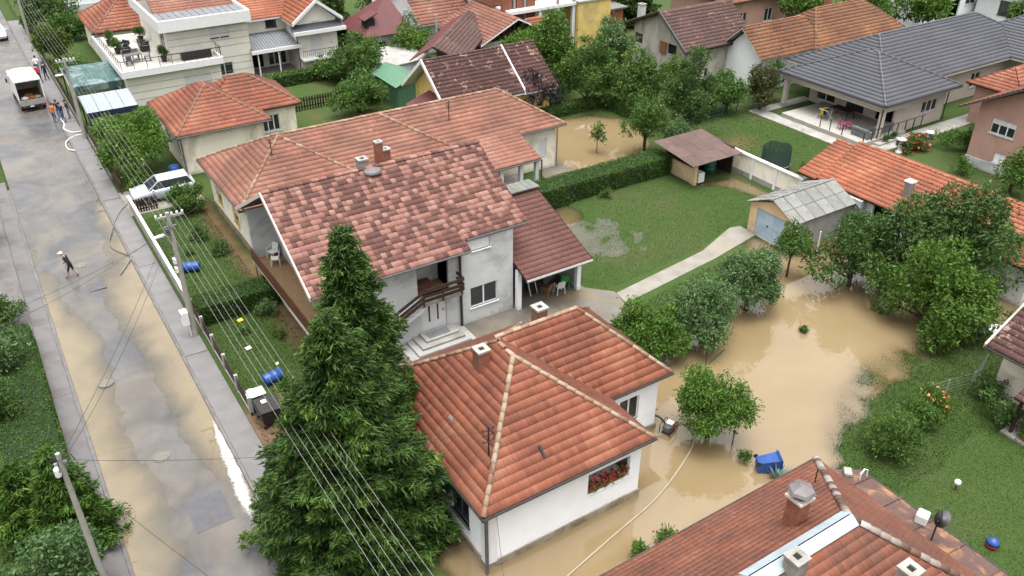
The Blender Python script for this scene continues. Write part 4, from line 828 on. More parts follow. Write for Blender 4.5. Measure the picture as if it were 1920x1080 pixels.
# ---- house with mottled orange roof
h = house('house', 'white house with mottled orange tile roof and white gable', 68, 54.5)
shell(h, 60.2, 67.6, 52.3, 56.6, 0, 3.35, 'plaster_white', {'W': [(1.5, 2.4, 3.0, 3.34, None)][:0]}, {'W': [(2.15, 5.3)]}, inset_sides='SWN')
window(h, Pl((60.16, 52.3), (0, 1), (-1, 0)), 1.6, 2.5, 2.9, 4.1, 2, 'wood_dark', 'cloth_grey', sill=False)
shell(h, 67.6, 78.6, 51.9, 57.6, 0, 3.4, 'plaster_cream', {'S': [(.9, 2.9, 1.3, 2.6, win(n=3))], 'W': []}, inset_sides='SWEN')
f1 = [[(59.5, 51.7, 3.3), (67.7, 51.7, 3.3), (67.7, 54.45, 5.66), (59.5, 54.45, 5.66)], [(67.7, 57.2, 3.3), (59.5, 57.2, 3.3), (59.5, 54.45, 5.66), (67.7, 54.45, 5.66)]]
f2, l2 = hip(66.2, 79.8, 51.3, 58.3, 3.35, 6.0, 'u', 3.4); rf = roof_slab(h, f1 + f2, 'plaster_old', .14); tiles(rf, f1 + f2, 'tiles_mottle', .3, .38, .05, WAVE, 32); caps(rf, l2 + [((59.5, 54.45, 5.66), (67, 54.45, 5.66))], 'tiles_mottle', .1, .45, False)
chimney(rf, 73.0, 56.2, .5, 5, 7.1, capw=.04); downpipe(h, [(60.0, 51.8, 3.2), (60.15, 52.2, 3.0), (60.15, 52.2, 0)], 'gutter_grey')
h = house('house', 'house with faded red roof behind the dark brown roof', 76, 72); shell(h, 70.5, 82, 67, 76, 0, 4.0, 'plaster_pink', {'S': [(2, 3.2, 1.2, 2.6, win(n=2)), (6, 7.2, 1.2, 2.6, win(n=2))], 'W': [(3, 4.2, 1.2, 2.6, win(n=2))]}); f1, l1 = hip(70, 82.5, 66.4, 76.6, 4, 6.9, 'u'); rf = roof_slab(h, f1, 'roof_board'); tiles(rf, f1, 'tiles_mottle', .36, .45, .05, WAVE, 33); caps(rf, l1, 'tiles_pink', .11, .5, False)
# ---- slate grey bungalow
h = house('house', 'modern beige bungalow with slate grey hipped roof and covered terrace', 68, 44)
f1, l1 = hip(58.75, 68.6, 38.05, 49.0, 3.25, 5.55, 'v', 5.0); f2, l2 = hip(62.0, 86, 40.4, 50.9, 3.3, 5.95, 'u', 5.0); f3, l3 = hip(79.5, 90, 37.2, 47.5, 3.3, 5.85, 'v', 4.8)
rf = roof_slab(h, f1 + f2 + f3, 'plaster_beige', .22); tiles(rf, f1 + f2 + f3, 'tiles_slate', .36, .40, .045, FLATP, 34); caps(rf, l1 + l2 + l3, 'slate_cap', .12, .5, False)
shell(h, 62.6, 68.2, 38.95, 48.3, .1, 3.1, 'plaster_beige', {'S': [(2.5, 4.6, 1.2, 2.2, win(n=3, sh=.05)), (-.0, .0, 0, 0)][:1], 'W': [(6.6, 8.6, .55, 2.7, win(n=2, sill=False)), (3.6, 5.4, .55, 2.7, win(n=2, fm='wood_brown', sill=False)), (.8, 2.4, .55, 2.7, backing())]})
shell(h, 68.2, 86, 41.1, 50, .1, 3.15, 'plaster_beige', {'S': [(2.4, 3.4, .2, 2.4, door('wood_brown', 'wood_brown')), (7, 8.4, 1, 2.3, win(n=2))]}, inset_sides='SN')
b = MB(); b.box(57.2, 62.6, 38.3, 46.6, 0, .5); ter = b.build('terrace', 'stone_floor', h)
MB().box(58.6, 61.2, 37.75, 38.3, 0, .3).build('planter_ledge', 'stone_floor', h)
b = MB(); b.box(59.2, 59.5, 38.4, 48.5, 2.55, 3.05); b.box(59.5, 62.58, 38.4, 38.7, 2.55, 3.05); b.build('terrace_beam', 'plaster_beige', h)
for u, v in ((59.35, 38.55), (59.35, 48.3)): MB().box(u - .2, u + .2, v - .16, v + .16, .5, 2.55).build('column', 'plaster_beige', h)
MB().box(61.6, 62.6, 38.96, 39.1, .5, 2.55).build('side_wall', 'plaster_beige', h)
downpipe(h, [(58.8, 38.1, 3.15), (59.05, 38.4, 2.9), (59.05, 38.4, .1)], 'gutter'); downpipe(h, [(68.4, 38.2, 3.1), (68.35, 38.85, 2.9), (68.35, 38.85, .1)], 'gutter')
rl = MB().box(57.3, 57.34, 38.4, 40.4, 1.3, 1.36); rl.box(57.3, 65.0, 38.36, 38.4, 1.3, 1.34); rl = rl.build('railing', 'dark_metal', h)
for k in range(8): MB().box(57.3 + k * 1.05, 57.36 + k * 1.05, 38.36, 38.42, .3, 1.32).build('post', 'dark_metal', rl)
for v in (40.4, 41.6, 42.6): MB().box(57.3, 57.36, v, v + .06, .5, 1.4).build('post', 'dark_metal', rl)
eave_gutter(h, [((58.7, 38.0, 3.18), (58.7, 49, 3.18)), ((58.7, 37.99, 3.19), (68.6, 37.99, 3.19))], 'gutter', .05)
# ---- white houses at the far corner
h = house('house', 'pale grey house with dark porch beyond the slate roof', 96, 60); shell(h, 90, 103, 57, 66, 0, 6.5, 'plaster_white', {'S': [(.8, 2.0, 2.5, 4.0, win(n=2)), (4.2, 7.5, .3, 3.0, backing('dark_inside', 1)), (8.5, 10.5, 2.2, 4.2, win(n=2))], 'W': [(2, 3.2, 2.5, 4, win(n=2))]}); f1, l1 = hip(89.4, 103.6, 56.4, 66.6, 6.5, 9); rf = roof_slab(h, f1, 'tiles_pink')
h = house('house', 'white house with red tile roof beyond the slate roof', 104, 55); shell(h, 100, 112, 50, 56.5, 0, 4.2, 'plaster_white', {'W': [(2.2, 3.8, 1.6, 3.2, win(n=2, fm='gutter_grey'))], 'S': [(2, 3.5, 1.4, 3, win(n=2))]}); f1, l1 = hip(99.4, 113, 49.4, 57.1, 4.2, 6.8); rf = roof_slab(h, f1, 'roof_board'); tiles(rf, f1, 'tiles_red', .4, .5, .05, WAVE, 36)
# ---- pink house
h = house('house', 'pink rendered house with grey plinth and white roller shutter window', 66, 28)
shell(h, 61.3, 72, 22.5, 32.2, 0, 4.9, 'plaster_pink', {'W': [(6.75, 8.55, 3.0, 4.1, win(n=3, sh=.35)), (6.8, 7.7, .95, 1.75, win(n=2, gm='plaster_white'))]}, {'W': [(4.85, 7.6)], 'E': [(4.85, 7.6)]})
MB().box(61.22, 61.3, 22.5, 32.25, 0, .85).build('plinth', 'plaster_grey', h)
f1, l1 = gable(60.4, 73, 21.4, 33.3, 4.45, 7.95, 'u'); rf = roof_slab(h, f1, 'gutter_grey', .14); tiles(rf, f1, 'tiles_red', .3, .38, .05, WAVE, 37)
h = house('house', 'low wing with red roof between the pink house and the bungalow', 73, 35); shell(h, 69.6, 80, 33.6, 37.4, 0, 3.5, 'plaster_pink'); f1, l1 = hip(69.0, 81, 33.3, 38.0, 3.5, 4.9, 'u'); rf = roof_slab(h, f1, 'wood_dark'); tiles(rf, f1, 'tiles_red', .3, .38, .05, WAVE, 38)
# ---- long outbuilding with orange roof
h = house('outbuilding', 'long low outbuilding with bright orange tile roof behind the garage', 49, 27, 'outbuilding')
shell(h, 45.7, 52.6, 18.6, 33.0, 0, 2.45, 'plaster_white', {'W': [(8.0, 10.2, .3, 2.1, backing()), (4.5, 6.0, 1.0, 2.0, win(n=2)), (11.5, 12.6, .2, 2.1, door('wood_brown', 'wood_brown'))]}, {'N': [(3.5, 3.85)], 'S': [(3.5, 3.85)]})
f1, l1 = gable(45.25, 53.1, 18.0, 33.15, 2.45, 4.05, 'v'); f2, l2 = gable(45.5, 52.7, 33.16, 34.9, 2.2, 3.7, 'v'); rf = roof_slab(h, f1 + f2, 'wood_dark', .12); tiles(rf, f1 + f2, 'tiles_orange', .29, .38, .05, WAVE, 39); caps(rf, l1 + l2, 'tiles_orange', .12, .42, False)
chimney(rf, 46.7, 27.4, .42, 2.7, 4.0, 'concrete', 'white_frame', .06)
h = house('outbuilding', 'lower red roofed annex at the far end of the orange roof', 51, 15, 'outbuilding'); shell(h, 47.6, 54, 12.5, 17.4, 0, 2.2, 'plaster_pink', {'W': [(1, 3, .6, 1.8, backing())]}); f1, l1 = gable(47.0, 54.6, 12, 17.9, 2.25, 3.5, 'v'); rf = roof_slab(h, f1, 'wood_dark', .12); tiles(rf, f1, 'tiles_red', .3, .38, .05, WAVE, 40)
# ---- garage
h = house('garage', 'small peach garage with pale blue double doors and corrugated grey roof', 42.3, 31.5, 'garage')
def gdoors(r, pl, a, b, c, d):
    mid = (a + b) / 2
    for x0, x1 in ((a, mid - .01), (mid + .01, b)):
        g = MB(); pl.box(g, x0, x1, c, d, -.1, -.06); o = g.build('garage_door', 'garage_blue', r)
        g = MB(); pl.box(g, (x0 + x1) / 2 - .3, (x0 + x1) / 2 - .2, c + .9, c + 1.0, -.06, -.0); g.build('handle', 'dark_metal', o)
        g = MB()
        for z in (c + .1, (c + d) / 2, d - .16): pl.box(g, x0 + .04, x1 - .04, z, z + .06, -.06, -.045)
        g.build('door_rib', 'garage_blue', o)
shell(h, 39.5, 45.0, 29.75, 33.35, -.1, 2.2, 'plaster_peach', {'W': [(.2, 3.0, .05, 1.95, gdoors)]}, {'W': [(1.8, 2.95)], 'E': [(1.8, 2.95)]}, 'WEN')
wall(h, side('S', 39.5, 45, 29.75, 33.35), 5.5, -.1, 2.2, 'concrete_light')
rfm = MB().prism([(39.45, 31.55, 2.9), (39.45, 29.6, 2.1), (39.45, 31.55, 2.8), (39.45, 33.5, 2.1)], (5.6, 0, 0)).build('roof', 'roof_board', h)
def corr(w, L, nw=7):
    V = []; K = nw * 4 + 1
    for y in (0, L):
        for k in range(K): V.append((w * k / (K - 1), y, .022 * math.cos(2 * math.pi * k / 4)))
    return np_mesh('roof_sheet', V, [(k, k + 1, K + k + 1, K + k) for k in range(K - 1)], MATS['asbestos'])
cm = corr(.98, 1.18); rg = random.Random(3)
for s in (-1, 1):
    for row in range(2):
        for k in range(6):
            o = link('roof_sheet', cm, rfm); sl = math.atan2(.85, 1.95); vv = 31.55 + s * (2.02 - row * 1.02); zz = 2.11 + row * .445 + .035 * row + .03
            d = Vector((0, -s * math.cos(sl), math.sin(sl))); x = Vector((1, 0, 0)) if s < 0 else Vector((-1, 0, 0)); z = x.cross(d)
            M3 = Matrix((x, d, z)).transposed().to_4x4(); u0 = 39.2 + k * .945 if s < 0 else 39.2 + (k + 1) * .945
            o.matrix_basis = Matrix.Translation(Vector((u0, vv, zz + .006 * (k % 2))) - Vector(ORG[h.name])) @ M3 @ Matrix.Rotation(rg.uniform(-.012, .012), 4, 'Z')
MB().tube([(39.15, 31.55, 3.02), (44.95, 31.55, 3.02)], .07, 8).build('ridge_sheet', 'asbestos', rfm)
for k, (u, v) in enumerate(((41.0, 28.9), (42.7, 28.9))): o = MB().tube([(u, v, 0), (u, v, 1.5)], .04, 7).build('white_post', 'white_frame'); props(o, ('white post near the garage wall behind the small tree', 'white post near the garage wall by the drainpipe')[k], 'post', 'white posts beside the garage')
downpipe(h, [(44.95, 29.55, 2.1), (45.0, 29.3, 1.9), (45.0, 29.3, 1.2), (44.9, 29.2, 1.0), (44.9, 29.2, 0)], 'galvanised', .06)
MB().box(45.05, 45.6, 29.3, 33.0, 0, 2.3).build('link_wall', 'plaster_grey', h)
# ---- wood store with rusty roof
h = house('shed', 'open wood store with rusty sheet roof in the lawn corner', 43, 41.6, 'shed')
MB().box(41.35, 41.5, 40.4, 43.4, 0, 1.25).build('low_wall', 'plaster_peach', h); MB().box(41.3, 41.55, 40.3, 40.55, 0, 2.0).build('post', 'plaster_peach', h)
MB().box(41.4, 45.2, 43.4, 43.55, 0, 2.2).build('back_wall', 'wood_brown', h); MB().box(45.0, 45.15, 40.4, 43.4, 0, 2.2).build('side_wall', 'wood_dark', h)
sr = MB().prism([(40.5, 39.7, 1.98), (45.2, 39.7, 1.98), (45.2, 43.9, 2.42), (40.5, 43.9, 2.42)], (0, 0, -.06)).build('roof', 'wood_dark', h)
for i in range(4):
    for j in range(3):
        MB().obox((40.98 + i * 1.17, 40.35 + j * 1.42, 2.05 + j * .148 + .012 * ((i + j) % 2)), (.6, 0, 0), (0, .74, .0775), (0, -.001, .012), ).build('roof_sheet', 'shed_rust', sr)
# ---- cream garden wall
w = thing('garden_wall', 'cream panelled garden wall with white posts beside the wood store', 'wall', (45.6, 37.7, 0))
MB().box(45.55, 45.75, 34.4, 41.0, 0, .45).build('wall_base', 'concrete', w)
for k in range(3):
    a = 34.4 + k * 2.2; MB().box(45.6, 45.7, a + .2, a + 2.2, .45, 1.7).build('wall_panel', 'plaster_cream', w); MB().box(45.53, 45.77, a, a + .2, .0, 1.72).build('wall_post', 'white_frame', w)
MB().box(45.5, 45.8, 34.35, 41.05, 1.7, 1.8).build('coping', 'white_frame', w)
MB().box(45.8, 48.6, 34.4, 34.6, 0, 1.66).build('wall_panel', 'plaster_cream', w); MB().box(45.8, 48.6, 34.35, 34.65, 1.66, 1.8).build('coping', 'white_frame', w)
# ---- house on the right edge
h = house('house', 'house with dark brown tiled roof and flowered porch at the right edge', 38.5, 12)
f1 = [[(35.95, 9.0, 3.0), (35.95, 15.35, 3.0), (40.6, 15.35, 5.6), (40.6, 9.0, 5.6)]]; f1[0] = [f1[0][1], f1[0][0], f1[0][3], f1[0][2]]; f2 = [[(45.2, 9.0, 3.0), (45.2, 15.35, 3.0), (40.6, 15.35, 5.6), (40.6, 9.0, 5.6)]]
rf = roof_slab(h, f1 + f2, 'wood_dark', .14); tiles(rf, f1 + f2, 'tiles_moss', .27, .36, .045, WAVE, 41)
MB().prism([(35.9, 15.36, 2.85), (35.9, 15.36, 3.1), (40.6, 15.36, 5.72), (40.6, 15.36, 5.45)], (0, .1, 0)).build('bargeboard', 'plaster_old', rf)
shell(h, 37.0, 44.8, 9.2, 14.9, 0, 3.2, 'plaster_cream', {'W': [(2.6, 4.4, .4, 2.3, backing('glass', .1))]}, {'N': [(3.6, 5.2)]}); eave_gutter(h, [((35.88, 9, 2.94), (35.88, 15.4, 2.94))])
f3 = [[(34.6, 12.95, 2.15), (34.6, 10.0, 2.15), (37.0, 10.0, 3.0), (37.0, 12.95, 3.0)]]; r3 = roof_slab(h, f3, 'wood_dark', .1, 'porch_roof'); tiles(r3, f3, 'tiles_moss', .27, .34, .04, WAVE, 42)
for v in (12.7, 10.4): MB().box(34.85, 34.97, v - .06, v + .06, .0, 2.15).build('porch_post', 'wood_dark', h)
MB().box(34.6, 37, 9.8, 13.0, 0, .2).build('porch_floor', 'concrete', h)
# ---- foreground roof
h = house('house', 'nearest house with worn orange tile roof white patched hips and metal ridge', 18, 10)
shell(h, 11, 22.6, 6.4, 13.9, 0, 3.15, 'plaster_cream', {'N': [(3, 4.4, 1.0, 2.3, win(n=2)), (7, 8.4, 1.0, 2.3, win(n=2))], 'E': [(2, 3.4, 1, 2.3, win(n=2))]})
f1, l1 = hip(10.4, 23.05, 6.05, 14.35, 3.2, 6.1, 'u', 4.15); rf = roof_slab(h, f1, 'roof_board'); tiles(rf, f1, 'tiles_worn', .19, .30, .03, PLAIN, 43, bond=True, single=300)
caps(rf, [l1[2], l1[3]], 'cap_white', .13, .36, seed=8); caps(rf, l1[:2], 'cap_white', .13, .36, False)
b = MB()
for s in (-1, 1): b.prism([(14.5, 10.2 + s * .02, 6.24), (18.98, 10.2 + s * .02, 6.24), (18.98, 10.2 + s * .34, 6.03), (14.5, 10.2 + s * .34, 6.03)], (0, 0, .012))
b.build('ridge_flashing', 'metal_blue', rf)
eave_gutter(h, [((10.4, 14.43, 3.13), (23.1, 14.43, 3.13)), ((23.12, 6.0, 3.13), (23.12, 14.4, 3.13))])
tr = MB().prism([(23.2, 5.5, 2.96), (24.45, 5.5, 2.78), (24.45, 13.3, 2.78), (23.2, 13.9, 2.96)], (0, 0, -.08)).build('tin_roof', 'metal_rust', h)
for k in range(6): MB().bar((23.2, 6.3 + k * 1.3, 2.99), (24.45, 6.3 + k * 1.3, 2.81), .04, .04).build('seam', 'metal_rust', tr)
MB().tube([(24.5, 5.4, 2.74), (24.5, 13.4, 2.74)], .05, 6).build('gutter', 'gutter', h)
MB().box(23.4, 24.3, 6, 13.2, 0, 2.76).build('lean_to', 'plaster_cream', h)
c = chimney(rf, 18.05, 11.45, .52, 4.6, 6.35, cap='plaster_beige', capw=.07)
b = MB(); b.lathe((18.05, 11.45, 6.42), [(.26, 0), (.26, .22)], 8); b.build('hood_vent', 'gutter_grey', c); b = MB(); b.lathe((18.05, 11.45, 6.66), [(.46, 0), (.40, .1), (.12, .26), (.02, .28)], 6); b.build('hood', 'metal_hood', c)
chimney(rf, 15.95, 9.75, .5, 5.2, 6.55, 'concrete', 'concrete', .04); chimney(rf, 18.75, 7.9, .5, 4.2, 6.1, 'concrete', 'concrete', .04)
for (u, v, z, hh) in ((21.0, 12.9, 4.15, .75),): MB().tube([(u, v, z), (u, v, z + hh)], .025, 6).build('vent_pipe', 'dark_metal', rf)
# ================================================================ vegetation
def leaf_cards(C, A, S, W, T, m, name, fold=.25):
    """kite shaped leaves: centres C, axes A, half lengths S, width factor W, tint T"""
    n = len(C); rng = np.random.default_rng(n)
    B = np.cross(A, rng.normal(size=(n, 3))); B /= np.linalg.norm(B, axis=1)[:, None] + 1e-9; N = np.cross(A, B)
    S = S[:, None]; V = np.empty((n, 4, 3))
    V[:, 0] = C - A * S; V[:, 1] = C + B * S * W + N * S * fold; V[:, 2] = C + A * S; V[:, 3] = C - B * S * W + N * S * fold
    I = np.arange(n)[:, None] * 4; F = np.concatenate([I + [0, 1, 2], I + [0, 2, 3]], 0)
    return np_mesh(name, V.reshape(-1, 3), F, MATS[m], np.repeat(T, 4))
def unit(v): return v / (np.linalg.norm(v, axis=-1, keepdims=True) + 1e-9)
def crown_pts(rng, rx, rz, nl, n, leaf, droop, low=.35, rm=1.0):
    """leaf centres and axes for an uneven crown: sub-lobes on an ellipsoid, twigs in each lobe, leaves on each twig"""
    d = unit(rng.normal(size=(nl, 3))); d[:, 2] = np.abs(d[:, 2]) * (.8 + low) - low; d = unit(d)
    rr = rng.uniform(.35, rm, nl)[:, None]; L = d * rr * np.array([rx, rx, rz]); L = np.vstack([L, [[0, 0, 0]]]); lr = np.append(rng.uniform(.16, .46, nl), .5) * min(rx, rz)
    w = lr ** 2; k = max(n // 9, 1); li = rng.choice(len(L), k, p=w / w.sum()); o = unit(rng.normal(size=(k, 3))); o[:, 2] += .15; o = unit(o)
    tw = L[li] + o * (lr[li] * rng.uniform(.55, 1.08, k) ** .6)[:, None] * np.array([1, 1, min(rz / rx, 1.2)])
    tt = np.clip(rng.normal(.42, .17, len(L))[li] * .6 + rng.normal(.22, .12, k), 0, 1)
    ti = np.repeat(np.arange(k), 9); m = len(ti); ax = unit(o[ti] * .7 + rng.normal(size=(m, 3)) * .65 + np.array([0, 0, -droop]))
    C = tw[ti] + rng.normal(size=(m, 3)) * leaf * rng.uniform(.7, 2.0, k)[ti][:, None] + ax * leaf * .6
    return C, ax, np.clip(tt[ti] + rng.normal(0, .12, m), 0, 1), L
def tree(name, label, u, v, zc, rx, rz, m, n=5000, leaf=.12, seed=1, droop=.3, cat='tree', group=None, nl=14, trunk=.12, wid=.42, lean=(0, 0), flowers=None, z0=-.15, low=.5, rm=1.0):
    rng = np.random.default_rng(seed); t = thing(name, label, cat, (u, v, 0), 0, group, False); nl = int(nl * 1.3)
    C, A, T, L = crown_pts(rng, rx, rz, nl, int(n * 1.35), leaf, droop, low, rm); c0 = np.array([lean[0], lean[1], zc]); C = C + c0
    ok = C[:, 2] > .05; C, A, T = C[ok], A[ok], T[ok]
    o = link('crown', leaf_cards(C, A, rng.uniform(.5, 1.45, len(C)) * leaf, wid, T, m, 'crown'), t)
    b = MB(); top = Vector((lean[0], lean[1], zc + rz * .3)); fork = Vector((lean[0] * .4, lean[1] * .4, max(zc - rz * .65, .25)))
    b.tube([(0, 0, z0), fork, fork.lerp(top, .5), top], [trunk * 1.25, trunk, trunk * .6, trunk * .15], 7)
    for k in range(min(6, len(L) - 1)): p = Vector(L[k] + c0); b.tube([fork, fork.lerp(p, .5) + Vector((0, 0, .1)), p], [trunk * .55, trunk * .35, trunk * .1], 5)
    b.build('trunk', 'bark', t, True)
    if flowers:
        mm, cnt, fs = flowers; idx = rng.choice(len(C), cnt); P = C[idx] + unit(C[idx] - c0) * .12; o = link('blossoms', leaf_cards(P, unit(rng.normal(size=(cnt, 3))), np.full(cnt, fs), .8, rng.random(cnt), mm, 'blossoms'), t)
    return t
def spruce(label, u, v, H, Rb, seed, z0=.2, tipw=1.0, group=None, m='leaf_spruce', dens=1.0, leaf=.11):
    rng = np.random.default_rng(seed); t = thing('spruce_tree', label, 'tree', (u, v, 0), 0, group, False); b = MB()
    b.tube([(0, 0, -.2), (0, 0, H * .5), (0, 0, H)], [.2, .12, .02], 8); b.build('trunk', 'bark', t, True)
    Cs, As, Ts = [], [], []; z = z0; br = MB()
    while z < H - .15:
        f = (z - z0) / (H - z0); rad = Rb * ((1 - f) ** .8) * (1 if f > .12 else .8 + f * 1.7) + .12; nb = max(int((7 + 9 * (1 - f)) * dens), 5); ph = rng.uniform(0, 6.28)
        for k in range(nb):
            a = ph + 6.283 * k / nb + rng.normal(0, .12); Lb = rad * rng.uniform(.6, 1.14) * (1 + .13 * math.sin(2 * a + seed) + .1 * math.sin(3 * a + z)); dv = np.array([math.cos(a), math.sin(a), 0]); sag = rng.uniform(.2, .46) * (1.15 - f)
            tn = np.clip(rng.normal(.34, .12), 0, 1); br.tube([(0, 0, z), tuple(dv * Lb * .55 + [0, 0, z - sag * Lb * .45]), tuple(dv * Lb * .95 + [0, 0, z - sag * Lb * .55])], [.03, .018, .006], 4, False)
            ns = max(int(Lb * 19 * dens), 6); s = rng.uniform(.12, 1.0, ns) ** .75
            side = np.array([-dv[1], dv[0], 0]); ww = rng.normal(0, .20, ns) * Lb * (1.15 - s) + rng.normal(0, .10, ns)
            P = dv * (s * Lb)[:, None] + side * ww[:, None]; P[:, 2] = z - sag * Lb * np.sin(s * 2.1) * .62 + rng.normal(0, .07, ns) + .10 * s ** 3 * Lb * .4
            q = 8; pi = np.repeat(np.arange(ns), q); ax = unit(dv * .75 + side * (np.sign(ww[pi]) * .45)[:, None] + rng.normal(size=(ns * q, 3)) * .42 + np.array([0, 0, -.12]))
            Cs.append(P[pi] + rng.normal(size=(ns * q, 3)) * .075 + ax * .05); As.append(ax); Ts.append(np.clip(tn + (s[pi] - .55) * .75 + rng.normal(0, .13, ns * q), 0, 1))
        z += rng.uniform(.26, .44) * (1.1 - .35 * f)
    k = 60; C2 = np.stack([rng.normal(0, .06, k), rng.normal(0, .06, k), H - rng.random(k) * .7], 1); Cs.append(C2); As.append(unit(rng.normal(size=(k, 3)) + np.array([0, 0, .6]))); Ts.append(np.full(k, .6))
    C = np.vstack(Cs); A = np.vstack(As); T = np.concatenate(Ts); ok = C[:, 2] > .05
    link('crown', leaf_cards(C[ok], A[ok], rng.uniform(.6, 1.5, ok.sum()) * leaf, .22, T[ok], m, 'crown'), t); br.build('branches', 'bark', t); return t
def hedge(name, label, u0, u1, v0, v1, h, m='leaf_hedge', n=220, leaf=.05, seed=2, round_=.08, group=None, z0=0):
    rng = np.random.default_rng(seed); t = thing(name, label, 'hedge', ((u0 + u1) / 2, (v0 + v1) / 2, 0), 0, group, False); a, b = (u1 - u0) / 2, (v1 - v0) / 2
    ar = [4 * a * b, 2 * a * h, 2 * a * h, 2 * b * h, 2 * b * h]; N = int(sum(ar) * n); f = rng.choice(5, N, p=np.array(ar) / sum(ar)); x, y = rng.uniform(-1, 1, N), rng.uniform(-1, 1, N); z = rng.random(N)
    P = np.stack([np.where(f == 3, -1, np.where(f == 4, 1, x)) * a, np.where(f == 1, -1, np.where(f == 2, 1, y)) * b, np.where(f == 0, 1, z) * h], 1)
    nn = np.stack([(f == 4) * 1. - (f == 3), (f == 2) * 1. - (f == 1), (f == 0) * 1.], 1); wob = fbm(P[:, 0] + u0 + P[:, 2] * .7, P[:, 1] + v0, 1.2, seed)
    P = P + nn * (wob * round_ * 2.2 + rng.normal(0, .025, N))[:, None] ; P[:, 2] = np.maximum(P[:, 2], .02) + z0
    ax = unit(nn * .5 + rng.normal(size=(N, 3)) * .7 + np.array([0, 0, .25])); T = np.clip(rng.normal(.45, .2, N) + wob * .5, 0, 1)
    link('leaves', leaf_cards(P, ax, rng.uniform(.7, 1.3, N) * leaf, .5, T, m, 'leaves'), t)
    MB().box(-a + .07, a - .07, -b + .07, b - .07, 0, h - .07 + z0).build('hedge_core', 'hedge_core', t); return t
mat('hedge_core', (.012, .026, .007), (.02, .04, .01), 6, .95)
spruce('tall dark spruce reaching highest in front of the grey house', 9.25, 25.6, 12.1, 3.1, 1, leaf=.13)
spruce('broad bushy spruce nearest the street with bright branch tips', 7.45, 22.9, 10.7, 3.8, 2, dens=1.15, leaf=.13)
S = 'fruit trees standing in the flood water'
tree('garden_tree', 'rounded bright green bush touching the white house annex', 24.9, 26.2, 1.55, 2.15, 1.85, 'leaf_fresh', 12000, .085, 11, .35, group=S, low=.8, nl=20, rm=.74)
tree('garden_tree', 'dusky blue green tree in the middle of the flooded row', 28.1, 25.5, 1.8, 2.15, 1.95, 'leaf_blue', 12000, .085, 12, .5, group=S, low=.8, nl=22, rm=.74)
tree('garden_tree', 'dense grey green tree beside the pale garage path', 32.5, 26.6, 2.0, 2.1, 2.15, 'leaf_blue', 12000, .085, 13, .4, group=S, low=.8, nl=22, rm=.74)
tree('garden_tree', 'small slim young tree in front of the garage doors', 37.2, 27.9, 2.1, 1.0, 1.2, 'leaf_mid', 2300, .085, 14, .2, trunk=.06, group=S)
tree('garden_tree', 'dark spreading tree with open crown beside the garage', 39.4, 25.2, 1.9, 2.6, 2.2, 'leaf_dark', 9500, .10, 15, .35, group=S, nl=20, low=.75)
tree('garden_tree', 'largest dark tree overlapping the orange roof', 43.0, 22.2, 3.2, 3.4, 3.3, 'leaf_dark', 17000, .11, 16, .4, nl=22, trunk=.2)
tree('garden_tree', 'yellow green tree hanging over the far edge of the flood', 39.4, 20.4, 2.2, 2.9, 2.7, 'leaf_fresh', 15000, .10, 17, .6, nl=22, trunk=.16, low=.85)
tree('garden_tree', 'round glossy green tree standing alone in the flood water', 23.3, 20.0, 1.95, 2.05, 1.55, 'leaf_fresh', 12500, .09, 18, .75, trunk=.1, wid=.3, rm=.72, nl=20)
tree('shrub', 'large oleander like shrub at the edge of the lower lawn', 29.3, 14.9, .95, 1.4, 1.1, 'leaf_mid', 5000, .08, 19, -.2, 'shrub', trunk=.05, wid=.28)
tree('shrub', 'leafy shrub behind the orange lilies', 31.7, 15.4, .85, 1.0, .9, 'leaf_mid', 3200, .08, 20, -.3, 'shrub', trunk=.05, wid=.28)
tree('lily_clump', 'clump of orange lilies beside the garden path', 33.4, 15.6, .55, .75, .6, 'leaf_fresh', 1800, .10, 21, -.8, 'flowers', trunk=.03, wid=.2, flowers=('fl_orange', 60, .09)) if leaf_mat('fl_orange', (.55, .14, .05), (.75, .26, .10), trans=.2) else None
tree('street_tree', 'leafy tree beside the street in front of the small cream house', 7.9, 63.8, 2.2, 2.55, 2.3, 'leaf_fresh', 9000, .11, 22, .2)
tree('shrub', 'spreading green shrub in front of the silver car', 9.5, 56.0, .9, 1.35, .95, 'leaf_mid', 3600, .09, 23, 0, 'shrub', trunk=.05)
tree('shrub', 'low shrub between the street tree and the car', 7.6, 60.9, .8, .9, .8, 'leaf_fresh', 2000, .09, 24, 0, 'shrub', trunk=.05)
G1 = 'garden trees behind the houses'
